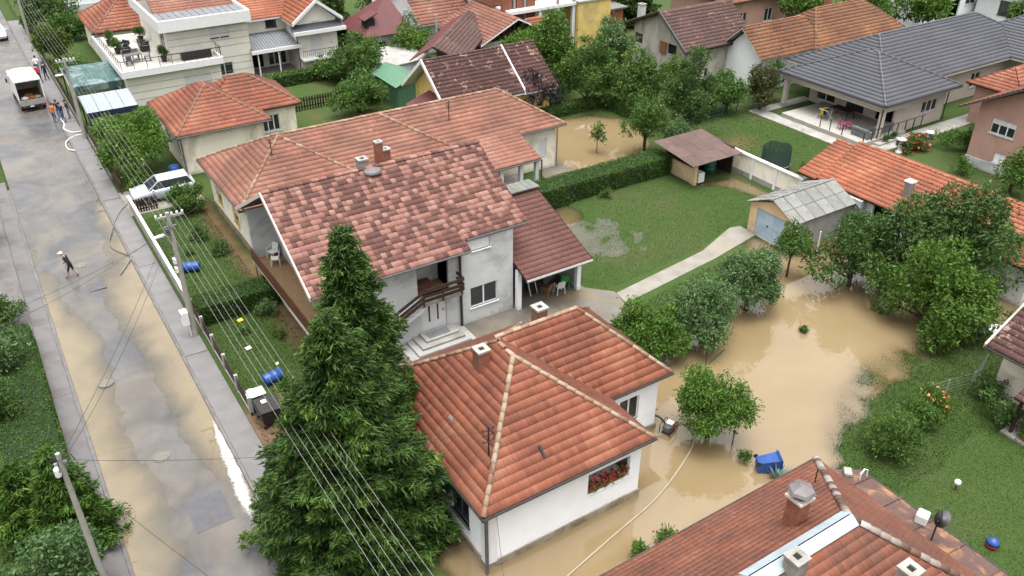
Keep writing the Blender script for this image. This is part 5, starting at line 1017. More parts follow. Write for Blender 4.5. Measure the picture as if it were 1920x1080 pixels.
for k, (lb, u, v, zc, rx, rz, m, n, lf) in enumerate((
    ('tree with loose crown beside the porch of the modern house', 30.2, 73.1, 2.9, 2.2, 2.4, 'leaf_mid', 5500, .14), ('low bushy tree behind the small cream house', 27.2, 67.2, 1.8, 2.4, 1.8, 'leaf_mid', 5000, .14),
    ('dense round tree beside the concrete pole', 37.6, 76.4, 2.5, 2.05, 2.4, 'leaf_fresh', 5500, .14), ('tall willowy tree behind the mossy roof', 43.4, 61.2, 3.8, 2.6, 3.3, 'leaf_fresh', 9000, .15),
    ('leafy tree over the back yard hedge', 44.3, 57.0, 3.1, 2.4, 3.1, 'leaf_mid', 8500, .14), ('bluish dark tree in front of the yellow wall', 50.4, 61.2, 3.0, 2.3, 2.9, 'leaf_blue', 7000, .15),
    ('tree with yellowing top below the beige gable', 48.3, 55.0, 2.3, 2.2, 2.2, 'leaf_mid', 6500, .14), ('light green tree below the beige gable', 51.6, 54.2, 2.1, 1.7, 1.9, 'leaf_fresh', 4500, .14),
    ('slender tree at the corner of the flooded yard', 42.2, 46.9, 2.7, 1.6, 2.3, 'leaf_mid', 5000, .11), ('pale flowering tree by the wood store', 43.9, 45.2, 1.8, 1.1, 1.2, 'leaf_blue', 2600, .10),
    ('dark tall tree above the wood store', 47.0, 47.6, 3.5, 2.0, 3.4, 'leaf_dark', 7500, .12), ('round tree beside the bungalow lawn', 54.0, 49.9, 1.9, 1.75, 1.9, 'leaf_mid', 4500, .13), ('bush between the round tree and the dark tree', 51.2, 50.9, 1.6, 1.7, 1.6, 'leaf_mid', 4200, .13),
    ('brownish evergreen beside the white gable', 57.0, 48.9, 2.2, 1.45, 2.5, 'leaf_thuja', 5000, .12), ('green evergreen at the corner of the bungalow', 59.4, 50.2, 1.8, 1.2, 1.9, 'leaf_dark', 3000, .12),
    ('broad laurel in front of the red tiled porch', 44.6, 67.2, 2.6, 2.3, 1.9, 'leaf_fresh', 5500, .15), ('tree behind the beige house chimney', 63.2, 77.5, 3.4, 2.6, 3.2, 'leaf_dark', 5000, .2), ('tree rising behind the faded red roof', 78.6, 63.6, 3.4, 2.2, 2.2, 'leaf_fresh', 4000, .2),
    ('broad tree behind the mottled orange roof', 84.8, 59.2, 3.4, 3.4, 3.0, 'leaf_mid', 7000, .2), ('light tree behind the slate roof', 88.2, 54.6, 3.6, 2.2, 2.2, 'leaf_fresh', 4500, .2), ('small tree beside the far white house', 96.2, 48.0, 3.2, 2.0, 2.3, 'leaf_mid', 4000, .2),
    ('young tree beside the pink house', 58.9, 27.2, 1.9, 1.2, 1.5, 'leaf_fresh', 2600, .11), ('dark bushy tree at the top of the street', 8.9, 111.5, 2.6, 2.5, 2.8, 'leaf_dark', 5000, .2), ('low spreading shrub under the top street tree', 9.6, 105, 1.5, 1.9, 1.5, 'leaf_mid', 3000, .18),
    ('yellow green shrub beside the upper pavement', 7.4, 97.5, 1.8, 1.35, 1.8, 'leaf_yellow', 3500, .15), ('small green shrub near the people by the truck', 8.2, 92.2, 1.0, 1.3, 1.0, 'leaf_fresh', 2500, .14), ('leafy shrub below the balcony of the modern house', 28.8, 76.0, 1.6, 1.7, 1.6, 'leaf_mid', 3800, .14), ('shrub against the green shed', 28.6, 69.5, 1.4, 1.5, 1.5, 'leaf_mid', 3200, .13),
    ('grey green shrub below the dark red roof', 35.2, 78.0, 1.2, 1.7, 1.1, 'leaf_blue', 2800, .14), ('tall tree behind the dark red roof', 41.5, 92.5, 3.4, 2.6, 3.2, 'leaf_dark', 4500, .2))):
    tree('garden_tree', lb, u, v, zc, rx, rz, m, n, lf * .85, 100 + k, .3, group=G1)
tree('plum_tree', 'dark purple leaved tree behind the long cream house', 39.6, 58.2, 2.2, 1.9, 2.0, 'leaf_plum', 4500, .12, 140, .2)
spruce('dark conifer beside the modern house gable', 33.2, 86.5, 7.0, 2.4, 141, m='leaf_dark', dens=.7, leaf=.2); spruce('far dark conifer beside the small brick hut', 66, 76.5, 8.5, 2.6, 142, m='leaf_dark', dens=.6, leaf=.22)
tree('sapling', 'young sapling standing in the flooded back yard', 39.2, 49.0, 1.7, .5, 1.0, 'leaf_mid', 420, .10, 143, 0, trunk=.03, nl=6)
tree('shrub', 'dark climbing shrub on the garage link wall', 44.2, 28.2, .9, 1.3, .9, 'leaf_dark', 3500, .09, 144, .2, 'shrub', trunk=.04)
# left side of the street
hedge('hedge', 'broad clipped hedge along the left pavement', -3.6, -1.35, 29.0, 44.6, 1.25, n=230, leaf=.05, seed=4)
tree('shrub', 'grey green leafy tree over the clipped hedge', -3.3, 41.6, 1.6, 1.5, 1.6, 'leaf_blue', 5500, .085, 150, .1); tree('shrub', 'dark shrub at the left edge behind the hedge', -3.9, 37.5, 1.7, 1.3, 1.5, 'leaf_dark', 4200, .085, 151, .1, 'shrub')
tree('shrub', 'low dark bush at the left edge near the verge', -2.4, 47.2, .7, 1.0, .85, 'leaf_dark', 2800, .075, 152, 0, 'shrub'); tree('garden_tree', 'tree at the left edge beside the street', -2.9, 57.6, 2.4, 1.3, 2.6, 'leaf_mid', 4500, .11, 153, .3)
tree('garden_tree', 'tree at the left edge above the wet verge', -3.5, 62.5, 2.6, 1.6, 2.0, 'leaf_mid', 3500, .11, 154, .3)
spruce('feathery conifer bush around the left concrete pole', -1.75, 29.0, 4.6, 2.0, 155, .1, m='leaf_hedge', dens=1.0, leaf=.12); spruce('small feathery conifer beside the pole bush', -3.1, 30.0, 3.9, 1.5, 157, .1, m='leaf_hedge', dens=.9, leaf=.12)
tree('shrub', 'large rounded hydrangea bush in the lower left corner', -2.55, 25.2, 1.9, 1.75, 1.7, 'leaf_blue', 10500, .07, 156, .1, 'shrub', trunk=.05, wid=.6)
# hedges
hedge('hedge', 'clipped hedge below the brown balcony', 6.45, 10.7, 41.0, 42.6, 1.3, n=300, leaf=.05, seed=6)
hedge('hedge', 'long clipped hedge between the lawn and the flooded yard', 29.4, 41.2, 42.7, 44.5, 1.55, n=240, leaf=.055, seed=7)
hedge('hedge', 'low dark hedge along the far side of the flooded yard', 38.0, 45.6, 56.8, 57.6, 1.1, 'leaf_mid', 150, .08, 8); hedge('hedge', 'low dark hedge on the far corner of the flooded yard', 45.9, 46.7, 50.6, 57.4, 1.1, 'leaf_mid', 150, .08, 9)
hedge('hedge', 'dark hedge beside the silver canopy', 7.4, 11.0, 70.6, 72.4, 1.7, 'leaf_dark', 130, .09, 10); hedge('hedge', 'hedge in front of the modern house porch', 22.5, 29.5, 77.2, 78.4, 1.2, 'leaf_mid', 120, .1, 13)
# flower beds, rose bushes
for k, (lb, u, v, s, m, fl) in enumerate((('rose bush beside the muddy garden path', 9.1, 51.3, .6, 'leaf_dark', None), ('rounded bush nearest the muddy garden path', 9.6, 48.6, .55, 'leaf_dark', None), ('low plant on the front lawn', 8.0, 49.6, .35, 'leaf_mid', None), ('rose bush with red blooms by the balcony hedge', 9.9, 40.4, .55, 'leaf_blue', ('fl_red', 8, .06)), ('small round plant on the bin lawn', 8.2, 39.2, .3, 'leaf_mid', None), ('rose bush beside the brick path edge', 9.6, 38.0, .45, 'leaf_mid', ('fl_red', 6, .06)),
    ('purple flowering bush under the terrace', 59.3, 36.0, .8, 'leaf_mid', ('fl_red', 40, .12)), ('red flowering bush under the terrace', 60.6, 35.6, .8, 'leaf_mid', ('fl_red', 60, .12)), ('tall light green bush beside the pink house', 62.6, 34.6, 1.2, 'leaf_fresh', None), ('dark bush against the pink house corner', 63.8, 33.6, 1.2, 'leaf_dark', None), ('bush with red blooms beside the white pedestal', 61.6, 36.3, .8, 'leaf_dark', ('fl_red', 25, .12)), ('round green bush below the pink house', 59.2, 31.0, .75, 'leaf_fresh', None),
    ('floating round grass tussock beside the blue bin', 23.5, 17.95, .33, 'leaf_hedge', None), ('small dark tussock floating alone in the flood', 33.5, 23.4, .2, 'leaf_dark', None), ('bright green flowering clump at the edge of the nearest roof', 15.9, 16.0, .6, 'leaf_fresh', None), ('red flowering clump at the edge of the nearest roof', 17.6, 16.1, .5, 'leaf_mid', ('fl_red', 30, .06)), ('yellow flower clump at the edge of the nearest roof', 21.5, 15.6, .4, 'leaf_mid', ('fl_yel', 16, .06)),
    ('small bush at the foot of the long hedge', 34.8, 42.1, .45, 'leaf_dark', None), ('dark shrub by the picket fence at the right edge', 43.4, 17.4, .6, 'leaf_dark', None), ('climbing greenery on the porch of the right edge house', 35.3, 13.4, 1.0, 'leaf_dark', None), ('potted red flowers on the right edge porch', 35.2, 11.8, .55, 'leaf_mid', ('fl_red', 30, .08)), ('ivy on the porch post at the right edge', 36.3, 14.6, .85, 'leaf_dark', None), ('light weed on the bungalow lawn', 50.2, 37.6, .5, 'leaf_yellow', None), ('round blue green ball plant on the terrace ledge', 59.6, 38.0, .33, 'leaf_dark', None), ('second round ball plant on the terrace ledge', 60.7, 38.0, .3, 'leaf_dark', None), ('green bush beside the silver canopy posts', 8.8, 73.6, .9, 'leaf_fresh', None))):
    if k == 0: leaf_mat('fl_red', (.40, .015, .03), (.60, .05, .06), trans=.2); leaf_mat('fl_yel', (.6, .45, .03), (.75, .62, .08), trans=.2)
    zb = .3 if 'ledge' in lb else 0
    tree('plant', lb, u, v, s * .8 + zb, s, s * .85, m, int(1400 * max(s, .35)), .05 if s < .5 else .07, 200 + k, 0, 'plant', trunk=.02, nl=7, flowers=fl, z0=zb - .1)
# agave
t = thing('agave', 'grey green agave rosette at the corner of the nearest roof', 'plant', (23.95, 16.45, -.1), 0, None, False); b = MB(); rg = random.Random(3)
for k in range(22):
    a = k * 2.4; el = rg.uniform(.5, 1.35); L = rg.uniform(.7, 1.0); d = Vector((math.cos(a) * math.cos(el), math.sin(a) * math.cos(el), math.sin(el))); s = d.cross(Vector((0, 0, 1))).normalized(); c = d * L
    b.add([s * .02, c * .45 + s * .06, c, c * .45 - s * .06, c * .45 - Vector((0, 0, .02))], [(0, 1, 4), (1, 2, 4), (2, 3, 4), (3, 0, 4)], rg.random())
b.build('leaves', 'agave', t)
# grass: tufts along the water's edge and over the nearer lawns
rng = np.random.default_rng(77)
def blades(n, box, cond, hmin, hmax):
    x = rng.uniform(box[0], box[1], n); y = rng.uniform(box[2], box[3], n); z = ground_z(x, y); ok = cond(x, y, z); return np.stack([x, y, z], 1)[ok], rng.uniform(hmin, hmax, ok.sum())
P = []; Hh = []
for n_, bx, cd, a, b_ in ((90000, (24, 47, 13, 31), lambda x, y, z: (z > -.09) & (sdp(x, y, F1) < 4) & ~((x < 22) & (y > 18)) & (y < np.interp(x, [26, 28, 35, 39.5, 47], [28, 30.2, 31.2, 29.5, 28.5])), .05, .12), (60000, (24, 38, 6, 18), lambda x, y, z: (z > -.05) & (x > 24.8), .03, .08), (60000, (26.5, 45, 31, 42.6), lambda x, y, z: (z > -.06) & (y > np.interp(x, [26, 35, 39.5, 46], [32.2, 33.0, 34.4, 34.4])), 0.03, .08), (26000, (6.3, 10.5, 30, 56), lambda x, y, z: z > -1, .05, .12), (30000, (46, 58, 34, 52), lambda x, y, z: z > 0, .05, .1), (15000, (9.2, 26, 12.8, 18.8), lambda x, y, z: (z > -.13) & (fbm(x, y, .5, 71) > 0), .1, .2)):
    p, q = blades(n_, bx, cd, a, b_); P.append(p); Hh.append(q)
P = np.vstack(P); Hh = np.concatenate(Hh); A = unit(rng.normal(size=P.shape) * .45 + np.array([0, 0, 1])); P[:, 2] += Hh * .4
o = link('grass', leaf_cards(P, A, Hh * .6, .16, np.clip(rng.normal(.45, .22, len(P)), 0, 1), 'grass_blade', 'grass')); props(o, 'short grass blades on the lawns and poking out of the shallow water', 'grass', None, 'stuff')
# ================================================================ street furniture and objects
def put(t, loc, rz=0): t.location = loc; t.rotation_euler = (0, 0, rz); return t
def pole(label, u, v, H, arm=True, lamp=None, box=False, group='street power poles', wn_=6, k=1.):
    t = thing('power_pole', label, 'pole', (u, v, 0), 0, group, False); MB().tube([(0, 0, -.2), (0, 0, H * .5), (0, 0, H)], [.17 * k, .14 * k, .10 * k], 9).build('shaft', 'pole_concrete', t)
    if arm:
        a = MB().bar((-.6, 0, H - .22), (.75, 0, H - .22), .1, .1).build('crossarm', 'concrete_light', t)
        for k in range(wn_): MB().lathe((-.55 + k * 1.25 / (wn_ - 1), 0, H - .17), [(.03, 0), (.06, .04), (.04, .08), (.06, .12), (.02, .16)], 7).build('insulator', 'white_plastic', a)
        b2 = MB().bar((-.3, 0, H - .75), (.3, 0, H - .75), .07, .07).build('bracket', 'galvanised', t); MB().tube([(-.25, .1, H - 1.0), (.25, .1, H - .55), (.3, -.1, H - 1.1), (-.2, -.1, H - .6)], .02, 5).build('cable_loop', 'wire_dark', t)
        MB().box(-.28, -.1, -.2, .2, H - 1.1, H - .78).build('fuse_box', 'gutter_grey', t)
    if lamp:
        MB().tube([(0, 0, lamp), (-.5, 0, lamp + .2)], .03, 6).build('lamp_arm', 'galvanised', t); MB().obox((-.62, 0, lamp + .2), (.28, 0, .02), (0, .1, 0), (0, 0, .05)).build('lamp_head', 'white_plastic', t, bev=.02)
    if box:
        for z in (4.05, 4.55): MB().box(-.24, -.1, -.13, .13, z, z + .28).build('junction_box', 'white_plastic', t)
        MB().box(-.52, -.16, -.25, .25, .95, 1.75).build('meter_box', 'white_frame', t, bev=.02); m_ = MB()
        for y in (-.12, .12): m_.box(-.527, -.519, y - .06, y + .06, 1.4, 1.56)
        m_.build('meter_window', 'glass', t); MB().tube([(-.2, 0, .1), (-.2, 0, .95)], .04, 6).build('cable_pipe', 'white_plastic', t)
    return t
pole('concrete power pole with white meter box beside the white fence', 5.95, 40.5, 7.35, True, 6.0, True)
pole('grey power pole between the two car canopies', 6.05, 73.6, 6.6, True, 5.2)
pole('far power pole at the top of the street', 6.05, 107, 6.8, True, 5.4)
t = pole('weathered concrete pole rising from the conifer bush on the left pavement', -1.2, 24.6, 7.55, False, k=.75); MB().box(-.2, .2, -.05, .05, 7.1, 7.2).build('bracket', 'galvanised', t); MB().lathe((-.17, -.1, 6.75), [(.09, 0), (.1, .05), (.1, .3), (.06, .36)], 9).build('lamp_head', 'white_plastic', t)
b = MB()
for k in range(7): a = k * .9; b.tube([(0, 0, 7.3), (math.cos(a) * .3, math.sin(a) * .3, 7.45), (math.cos(a) * .42, math.sin(a) * .42, 7.1)], .015, 4)
b.build('cable_ends', 'wire_dark', t)
pole('slim grey pole standing beside the dense round tree', 40.2, 76.9, 4.7, False)
def wire(label, pts, sag, m='wire', r=.017, group='overhead power lines', name='power_line'):
    P = []
    for (a, b) in zip(pts, pts[1:]):
        a, b = Vector(a), Vector(b)
        for k in range(13 if b is not pts[-1] else 13):
            s = k / 12; p = a.lerp(b, s); p.z -= sag * 4 * s * (1 - s); P.append(p)
    o = MB().tube([p for i, p in enumerate(P) if i == 0 or (p - P[i - 1]).length > .01], r, 5, False).build(name, m); props(o, label, 'wire', group)
nm = ('outermost wire on the street side', 'second wire from the street side', 'third wire from the street side', 'third wire from the house side', 'second wire from the house side', 'outermost wire on the house side')
for k in range(6):
    x = -.55 + k * .25; wire('long pale overhead wire along the pavement, ' + nm[k], [(6.0 + x, 7.0, 7.4), (5.95 + x, 40.5, 7.3), (6.05 + x, 73.6, 6.55), (6.05 + x, 107, 6.75), (6.1 + x, 140, 6.8)], .55, r=.0075 if k != 3 else .0055)
pole('power pole nearest the camera in line with the street fences', 6.0, 7.0, 7.45)
for lb, a, c, sg in (('dark service cable crossing the street above the walker', (5.9, 40.5, 6.6), (-4.5, 37.0, 5.2), .5), ('second dark cable crossing the street towards the left hedge', (5.95, 40.5, 6.4), (-5.5, 39.5, 4.4), .4), ('thin cable running from the left pole to the street pole', (-1.2, 24.6, 7.3), (5.9, 40.5, 6.8), .4), ('thin second cable from the left pole to the street pole', (-1.1, 24.6, 7.2), (5.95, 40.5, 6.5), .6), ('cable from the left pole towards the white house mast', (-1.2, 24.6, 7.3), (12.0, 20.35, 5.4), .5), ('cable from the left pole towards the spruces', (-1.2, 24.6, 7.25), (6.0, 7.0, 7.0), .4), ('service cable from the street pole to the long cream house', (5.95, 40.5, 6.7), (14.2, 50.1, 6.1), .4), ('black cable from the house mast down the corner of the white house', (12.0, 20.35, 5.0), (10.6, 17.0, 1.0), .2)):
    wire(lb, [a, c], sg, 'wire_dark', .009, 'service cables to the houses', 'service_cable')
# ---------------------------------------------------------------- fences
f = thing('fence', 'white topped garden fence along the pavement beside the car', 'fence', (6.35, 50, 0)); MB().box(6.28, 6.42, 42.6, 58.2, 0, .55).build('fence_base', 'concrete', f)
for k in range(13): MB().box(6.3, 6.4, 42.65 + k * 1.2, 43.8 + k * 1.2, .57, .98).build('fence_panel', 'concrete', f); MB().box(6.26, 6.44, 42.63 + k * 1.2, 43.82 + k * 1.2, .98, 1.06).build('fence_coping', 'white_frame', f)
f = thing('fence', 'dark wooden paling fence between the pavement and the bin lawn', 'fence', (6.4, 37, 0)); MB().box(6.33, 6.44, 32.4, 42.5, 0, .3).build('fence_base', 'concrete', f)
for k in range(76): MB().box(6.37, 6.40, 32.42 + k * .132, 32.53 + k * .132, .25, 1.02 + .03 * math.sin(k * 1.7)).build('paling', 'wood_dark', f)
for k in range(6): MB().box(6.3, 6.47, 32.4 + k * 2.0, 32.55 + k * 2.0, 0, 1.15).build('fence_post', 'pole_concrete', f)
f = thing('gate', 'dark wooden driveway gate folded beside the silver car', 'gate', (6.3, 61, 0))
for k in range(10): MB().box(6.28, 6.33, 60.8 + k * .3, 61.02 + k * .3, .1, 1.25).build('paling', 'wood_dark', f)
MB().box(6.33, 6.4, 60.7, 63.8, .3, .4).build('gate_rail', 'wood_brown', f); MB().box(6.34, 6.39, 60.7, 63.8, .95, 1.05).build('gate_rail', 'wood_brown', f)
f = thing('gate', 'dark picket gate leaf standing open in front of the car', 'gate', (6.9, 57.0, 0))
for k in range(9): MB().box(6.45 + k * .17, 6.56 + k * .17, 57.2, 57.24, .1, 1.1).build('paling', 'wood_dark', f)
MB().box(6.4, 8.0, 57.24, 57.29, .3, .38).build('gate_rail', 'wood_dark', f); MB().box(6.4, 8.0, 57.24, 57.29, .85, .93).build('gate_rail', 'wood_dark', f)
f = thing('fence', 'dark paling fence along the upper pavement', 'fence', (6.3, 82, 0)); MB().box(6.22, 6.32, 64, 100, 0, .45).build('fence_base', 'concrete', f)
for k in range(100): MB().box(6.25, 6.29, 64.05 + k * .36, 64.3 + k * .36, .45, 1.35).build('paling', 'wood_dark', f)
f = thing('fence', 'grey picket fence at the right edge of the flood', 'fence', (46.2, 19, 0)); 
for k in range(22): MB().box(45.5 + k * .05, 45.54 + k * .05, 20.6 - k * .16, 20.7 - k * .16, 0, 1.1).build('paling', 'pole_concrete', f)
MB().bar((45.45, 20.6, .35), (46.6, 17.1, .35), .05, .07).build('fence_rail', 'pole_concrete', f); MB().bar((45.45, 20.6, .85), (46.6, 17.1, .85), .05, .07).build('fence_rail', 'pole_concrete', f)
f = thing('fence', 'low wire fence on posts beside the right edge house', 'fence', (36, 16, 0)); 
for k, (u, v) in enumerate(((33.6, 16.3), (35.0, 16.0), (36.6, 15.7), (38.4, 16.2))): MB().tube([(u, v, 0), (u, v, 1.0)], .03, 6).build('fence_post', 'pole_concrete', f)
for z in (.15, .35, .55, .75, .95): MB().tube([(33.6, 16.3, z), (36.6, 15.7, z), (38.4, 16.2, z)], .008, 4).build('fence_wire', 'galvanised', f)
f = thing('fence', 'thin green mesh fence between the garden trees and the bungalow lawn', 'fence', (53, 50.6, 0))
for k in range(6): MB().tube([(49.2 + k * 1.8, 49.2 + (k % 2) * .1, 0), (49.2 + k * 1.8, 49.2 + (k % 2) * .1, 1.3)], .04, 6).build('fence_post', 'green_plastic', f)
for z in (.2, .5, .8, 1.1, 1.28): MB().tube([(49.2, 49.2, z), (58.2, 49.2, z)], .012, 4).build('fence_wire', 'green_plastic', f)
f = thing('fence', 'dark picket fence behind the small cream house', 'fence', (25, 64.5, 0))
for k in range(26): MB().box(21.6 + k * .25, 21.74 + k * .25, 70.2, 70.24, 0, 1.3).build('paling', 'wood_dark', f)
MB().box(21.5, 28.2, 70.24, 70.3, .4, .5).build('fence_rail', 'wood_dark', f); MB().box(21.5, 28.2, 70.24, 70.3, .95, 1.05).build('fence_rail', 'wood_dark', f)
# ---------------------------------------------------------------- canopies beside the modern house
def canopy(label, u0, u1, v0, v1, z, m, skirt):
    t = thing('car_canopy', label, 'canopy', ((u0 + u1) / 2, (v0 + v1) / 2, 0), 0, 'canopies over the parking places', False); a, b = (u1 - u0) / 2, (v1 - v0) / 2; mb = MB(); N = 9
    for i in range(N):
        s0, s1 = i / N, (i + 1) / N; f = lambda s: (-b + 2 * b * s, z + .45 * math.sin(s * math.pi * .5 + .0) * (1 if s <= 1 else 0)); (y0, z0), (y1, z1) = f(s0), f(s1); mb.add([(-a, y0, z0), (a, y0, z0), (a, y1, z1), (-a, y1, z1), (-a, y0, z0 + .03), (a, y0, z0 + .03), (a, y1, z1 + .03), (-a, y1, z1 + .03)], [(0, 3, 2, 1), (4, 5, 6, 7), (0, 4, 7, 3), (1, 2, 6, 5)])
    mb.build('roof_sheet', m, t)
    for k in range(5): x = -a + 2 * a * k / 4; MB().tube([(x, -b, z + .05), (x, -b * .3, z + .31), (x, b * .4, z + .47), (x, b, z + .5)], .03, 5).build('rib', 'galvanised', t)
    MB().box(-a, a, -b - .04, -b, z - skirt, z + .04).build('skirt', 'tarp_green' if 'green' in label else 'metal_navy', t)
    for x in (-a + .1, a - .1):
        for y in (-b + .05, b - .05): MB().box(x - .05, x + .05, y - .05, y + .05, 0, z + (.45 if y > 0 else 0)).build('post', 'dark_metal', t)
    return t
mat('metal_navy', (.03, .045, .07), (.02, .03, .05), 2, .4)
canopy('dark green tarpaulin canopy beside the modern house', 6.5, 10.7, 80.6, 85.6, 2.2, 'tarp_green', .5)
canopy('shiny silver curved canopy beside the modern house', 6.6, 10.5, 73.4, 76.8, 2.1, 'clear_sheet', .45)
# ---------------------------------------------------------------- vehicles
def wheel(t, x, y, r=.32, w=.2):
    o = MB().tube([(x - w / 2, y, r), (x - w / 2 + .02, y, r), (x + w / 2 - .02, y, r), (x + w / 2, y, r)], [r * .9, r, r, r * .9], 16).build('wheel', 'black_plastic', t, True)
    MB().tube([(x - w / 2 - .01, y, r), (x + w / 2 + .01, y, r)], r * .6, 12).build('rim', 'galvanised', o)
def car(label, loc, rz, paint, group=None, L=4.2):
    """a hatchback facing -y in its own frame"""
    t = thing('parked_car', label, 'car', loc, rz, group, False); h = L / 2
    st = [(-h, .42, .62, .70), (-h + .12, .30, .74, .80), (-h + .55, .24, .84, .86), (-h + 1.15, .22, .92, .88), (-h + 1.9, .22, .95, .88), (h - 1.0, .22, .98, .88), (h - .25, .24, 1.0, .86), (h - .02, .36, .95, .80)]
    mb = MB(); n = len(st); ring = 10
    for y, zb, zt, w in st:
        mb.V += [(-w * .82, y, zb), (-w, y, zb + .14), (-w, y, zt - .18), (-w * .95, y, zt), (-w * .35, y, zt + .04), (w * .35, y, zt + .04), (w * .95, y, zt), (w, y, zt - .18), (w, y, zb + .14), (w * .82, y, zb)]; mb.T += [0] * ring
    for i in range(n - 1):
        for k in range(ring): mb.F.append((i * ring + k, i * ring + (k + 1) % ring, (i + 1) * ring + (k + 1) % ring, (i + 1) * ring + k))
    mb.F.append(tuple(reversed(range(ring)))); mb.F.append(tuple((n - 1) * ring + k for k in range(ring))); body = mb.build('body', paint, t, True)
    cab = MB(); A = [(-.80, -h + 1.05, .93), (.80, -h + 1.05, .93), (.80, h - .12, .99), (-.80, h - .12, .99)]; T = [(-.62, -h + 1.85, 1.46), (.62, -h + 1.85, 1.46), (.62, h - .45, 1.48), (-.62, h - .45, 1.48)]
    cab.add(A + T, [(0, 1, 5, 4), (1, 2, 6, 5), (2, 3, 7, 6), (3, 0, 4, 7)]); cab.build('windows', 'glass', t)
    rf = MB(); rf.add([(-.64, -h + 1.8, 1.455), (.64, -h + 1.8, 1.455), (.64, h - .38, 1.475), (-.64, h - .38, 1.475), (-.5, -h + 2.0, 1.53), (.5, -h + 2.0, 1.53), (.5, h - .6, 1.55), (-.5, h - .6, 1.55)], [(0, 1, 5, 4), (1, 2, 6, 5), (2, 3, 7, 6), (3, 0, 4, 7), (4, 5, 6, 7)]); rf.build('roof', paint, t, True)
    for s in (-1, 1):
        for (y0, z0, y1, z1) in ((-h + 1.05, .93, -h + 1.84, 1.47), (h - .14, .99, h - .44, 1.48)): MB().bar((s * .81, y0, z0), (s * .635, y1, z1), .07, .06).build('roof_pillar', paint, t)
        MB().bar((s * .815, -h + 2.25, .95), (s * .645, -h + 2.2, 1.47), .05, .05).build('door_pillar', 'black_plastic', t)
        MB().obox((s * .97, -h + 1.35, 1.0), (.09, 0, 0), (0, .06, 0), (0, 0, .07)).build('mirror', paint, t, bev=.02); MB().obox((s * .60, -h + .1, .70), (.14, .03, 0), (0, .05, .02), (0, 0, .07)).build('headlight', 'white_frame', t); MB().obox((s * .70, h - .03, .82), (.1, 0, 0), (0, .03, 0), (0, 0, .12)).build('tail_light', 'red_plastic', t)
        for y in (-h + .85, h - .8): wheel(t, s * .80, y)
    return t
car('silver hatchback parked in the drive beside the long cream house', (8.75, 58.85, .13), R(-92), 'car_paint'); car('white car driving at the top edge of the street', (3.2, 111.0, .0), R(2), 'white_frame')
t = thing('cargo_truck', 'white box truck with open back loaded with flood waste', 'truck', (3.55, 83.0, 0), R(2.5), None, False)
W2, Lc = 1.02, 3.9; b = MB().box(-W2, W2, .0, Lc, .85, .98); b.build('cargo_floor', 'wood_raw', t); b = MB().box(-W2, -W2 + .05, 0, Lc, .98, 2.75).build('side_panel', 'cloth_white', t); b = MB().box(W2 - .05, W2, 0, Lc, .98, 2.75).build('side_panel', 'cloth_white', t); MB().box(-W2, W2, Lc - .05, Lc + .01, .98, 2.75).build('front_panel', 'cloth_white', t)
V = []; F_ = []; rg = random.Random(9); nx, ny = 9, 12
for j in range(ny):
    for i in range(nx): x = -W2 - .02 + (2 * W2 + .04) * i / (nx - 1); y = -.03 + (Lc + .06) * j / (ny - 1); V.append((x, y, 2.76 + .1 * (1 - (x / W2) ** 2) + rg.uniform(-.025, .025) - (.06 if j == 0 else 0)))
F_ = [(j * nx + i, j * nx + i + 1, (j + 1) * nx + i + 1, (j + 1) * nx + i) for j in range(ny - 1) for i in range(nx - 1)]; MB().add(V, F_).build('tarpaulin_roof', 'cloth_white', t, True)
for s in (-1, 1): MB().box(s * W2 - .04, s * W2 + .04, -.06, .0, .85, 2.8).build('rear_post', 'white_frame', t)
MB().box(-W2, W2, -.06, .0, 2.68, 2.78).build('rear_header', 'white_frame', t); MB().box(-W2, W2, -.08, -.02, .62, 1.1).build('tailboard', 'concrete_light', t)
b = MB(); b.box(-.9, .9, -.1, .1, .45, .6); b.build('bumper', 'black_plastic', t)
for x in (-.75, .75): MB().box(x - .12, x + .12, -.11, -.095, .48, .58).build('tail_light', 'red_plastic', t)
MB().box(-.3, -.0, -.112, -.1, .47, .57).build('number_plate', 'white_frame', t)
MB().box(-.45, .45, .2, 6.0, .5, .7).build('chassis', 'dark_metal', t)
b = MB(); b.prism([(-.98, Lc + .25, .55), (-.98, Lc + .25, 2.15), (-.98, Lc + 1.1, 2.2), (-.98, Lc + 1.75, 1.45), (-.98, Lc + 2.0, 1.3), (-.98, Lc + 2.05, .55)], (1.96, 0, 0)); b.build('cab', 'white_frame', t, bev=.05); MB().add([(-.85, Lc + 1.2, 2.12), (.85, Lc + 1.2, 2.12), (.85, Lc + 1.77, 1.5), (-.85, Lc + 1.77, 1.5)], [(0, 1, 2, 3)]).build('windscreen', 'glass', t)
for s in (-1, 1):
    wheel(t, s * .85, Lc + 1.2, .36, .22); wheel(t, s * .85, .9, .36, .3); MB().box(s * 1.15 - .07, s * 1.15 + .07, Lc + 1.3, Lc + 1.4, 1.4, 1.75).build('mirror', 'black_plastic', t)
    MB().box(s * .99 - .01, s * .99 + .01, Lc + .5, Lc + 1.3, 1.35, 1.95).build('side_window', 'glass', t)
for k, (x, y, s, m, lb) in enumerate(((-.5, .6, .32, 'cloth_white', 'pale sack lying at the back of the truck'), (.1, .7, .28, 'cloth_orange', 'orange sack in the middle of the truck bed'), (.55, .6, .3, 'concrete_light', 'grey sack at the right of the truck bed'), (-.1, 1.3, .4, 'wood_raw', 'brown bundle further inside the truck bed'))):
    o = MB().lathe((0, 0, 0), [(s * .6, 0), (s, s * .3), (s * .85, s * .75), (s * .2, s * 1.0)], 9).build('sack', m); a = R(2.5); o.location = (3.55 + x * math.cos(a) - y * math.sin(a), 83 + x * math.sin(a) + y * math.cos(a), .98); o.scale = (1, .8, .8); props(o, lb, 'sack', 'load on the truck')
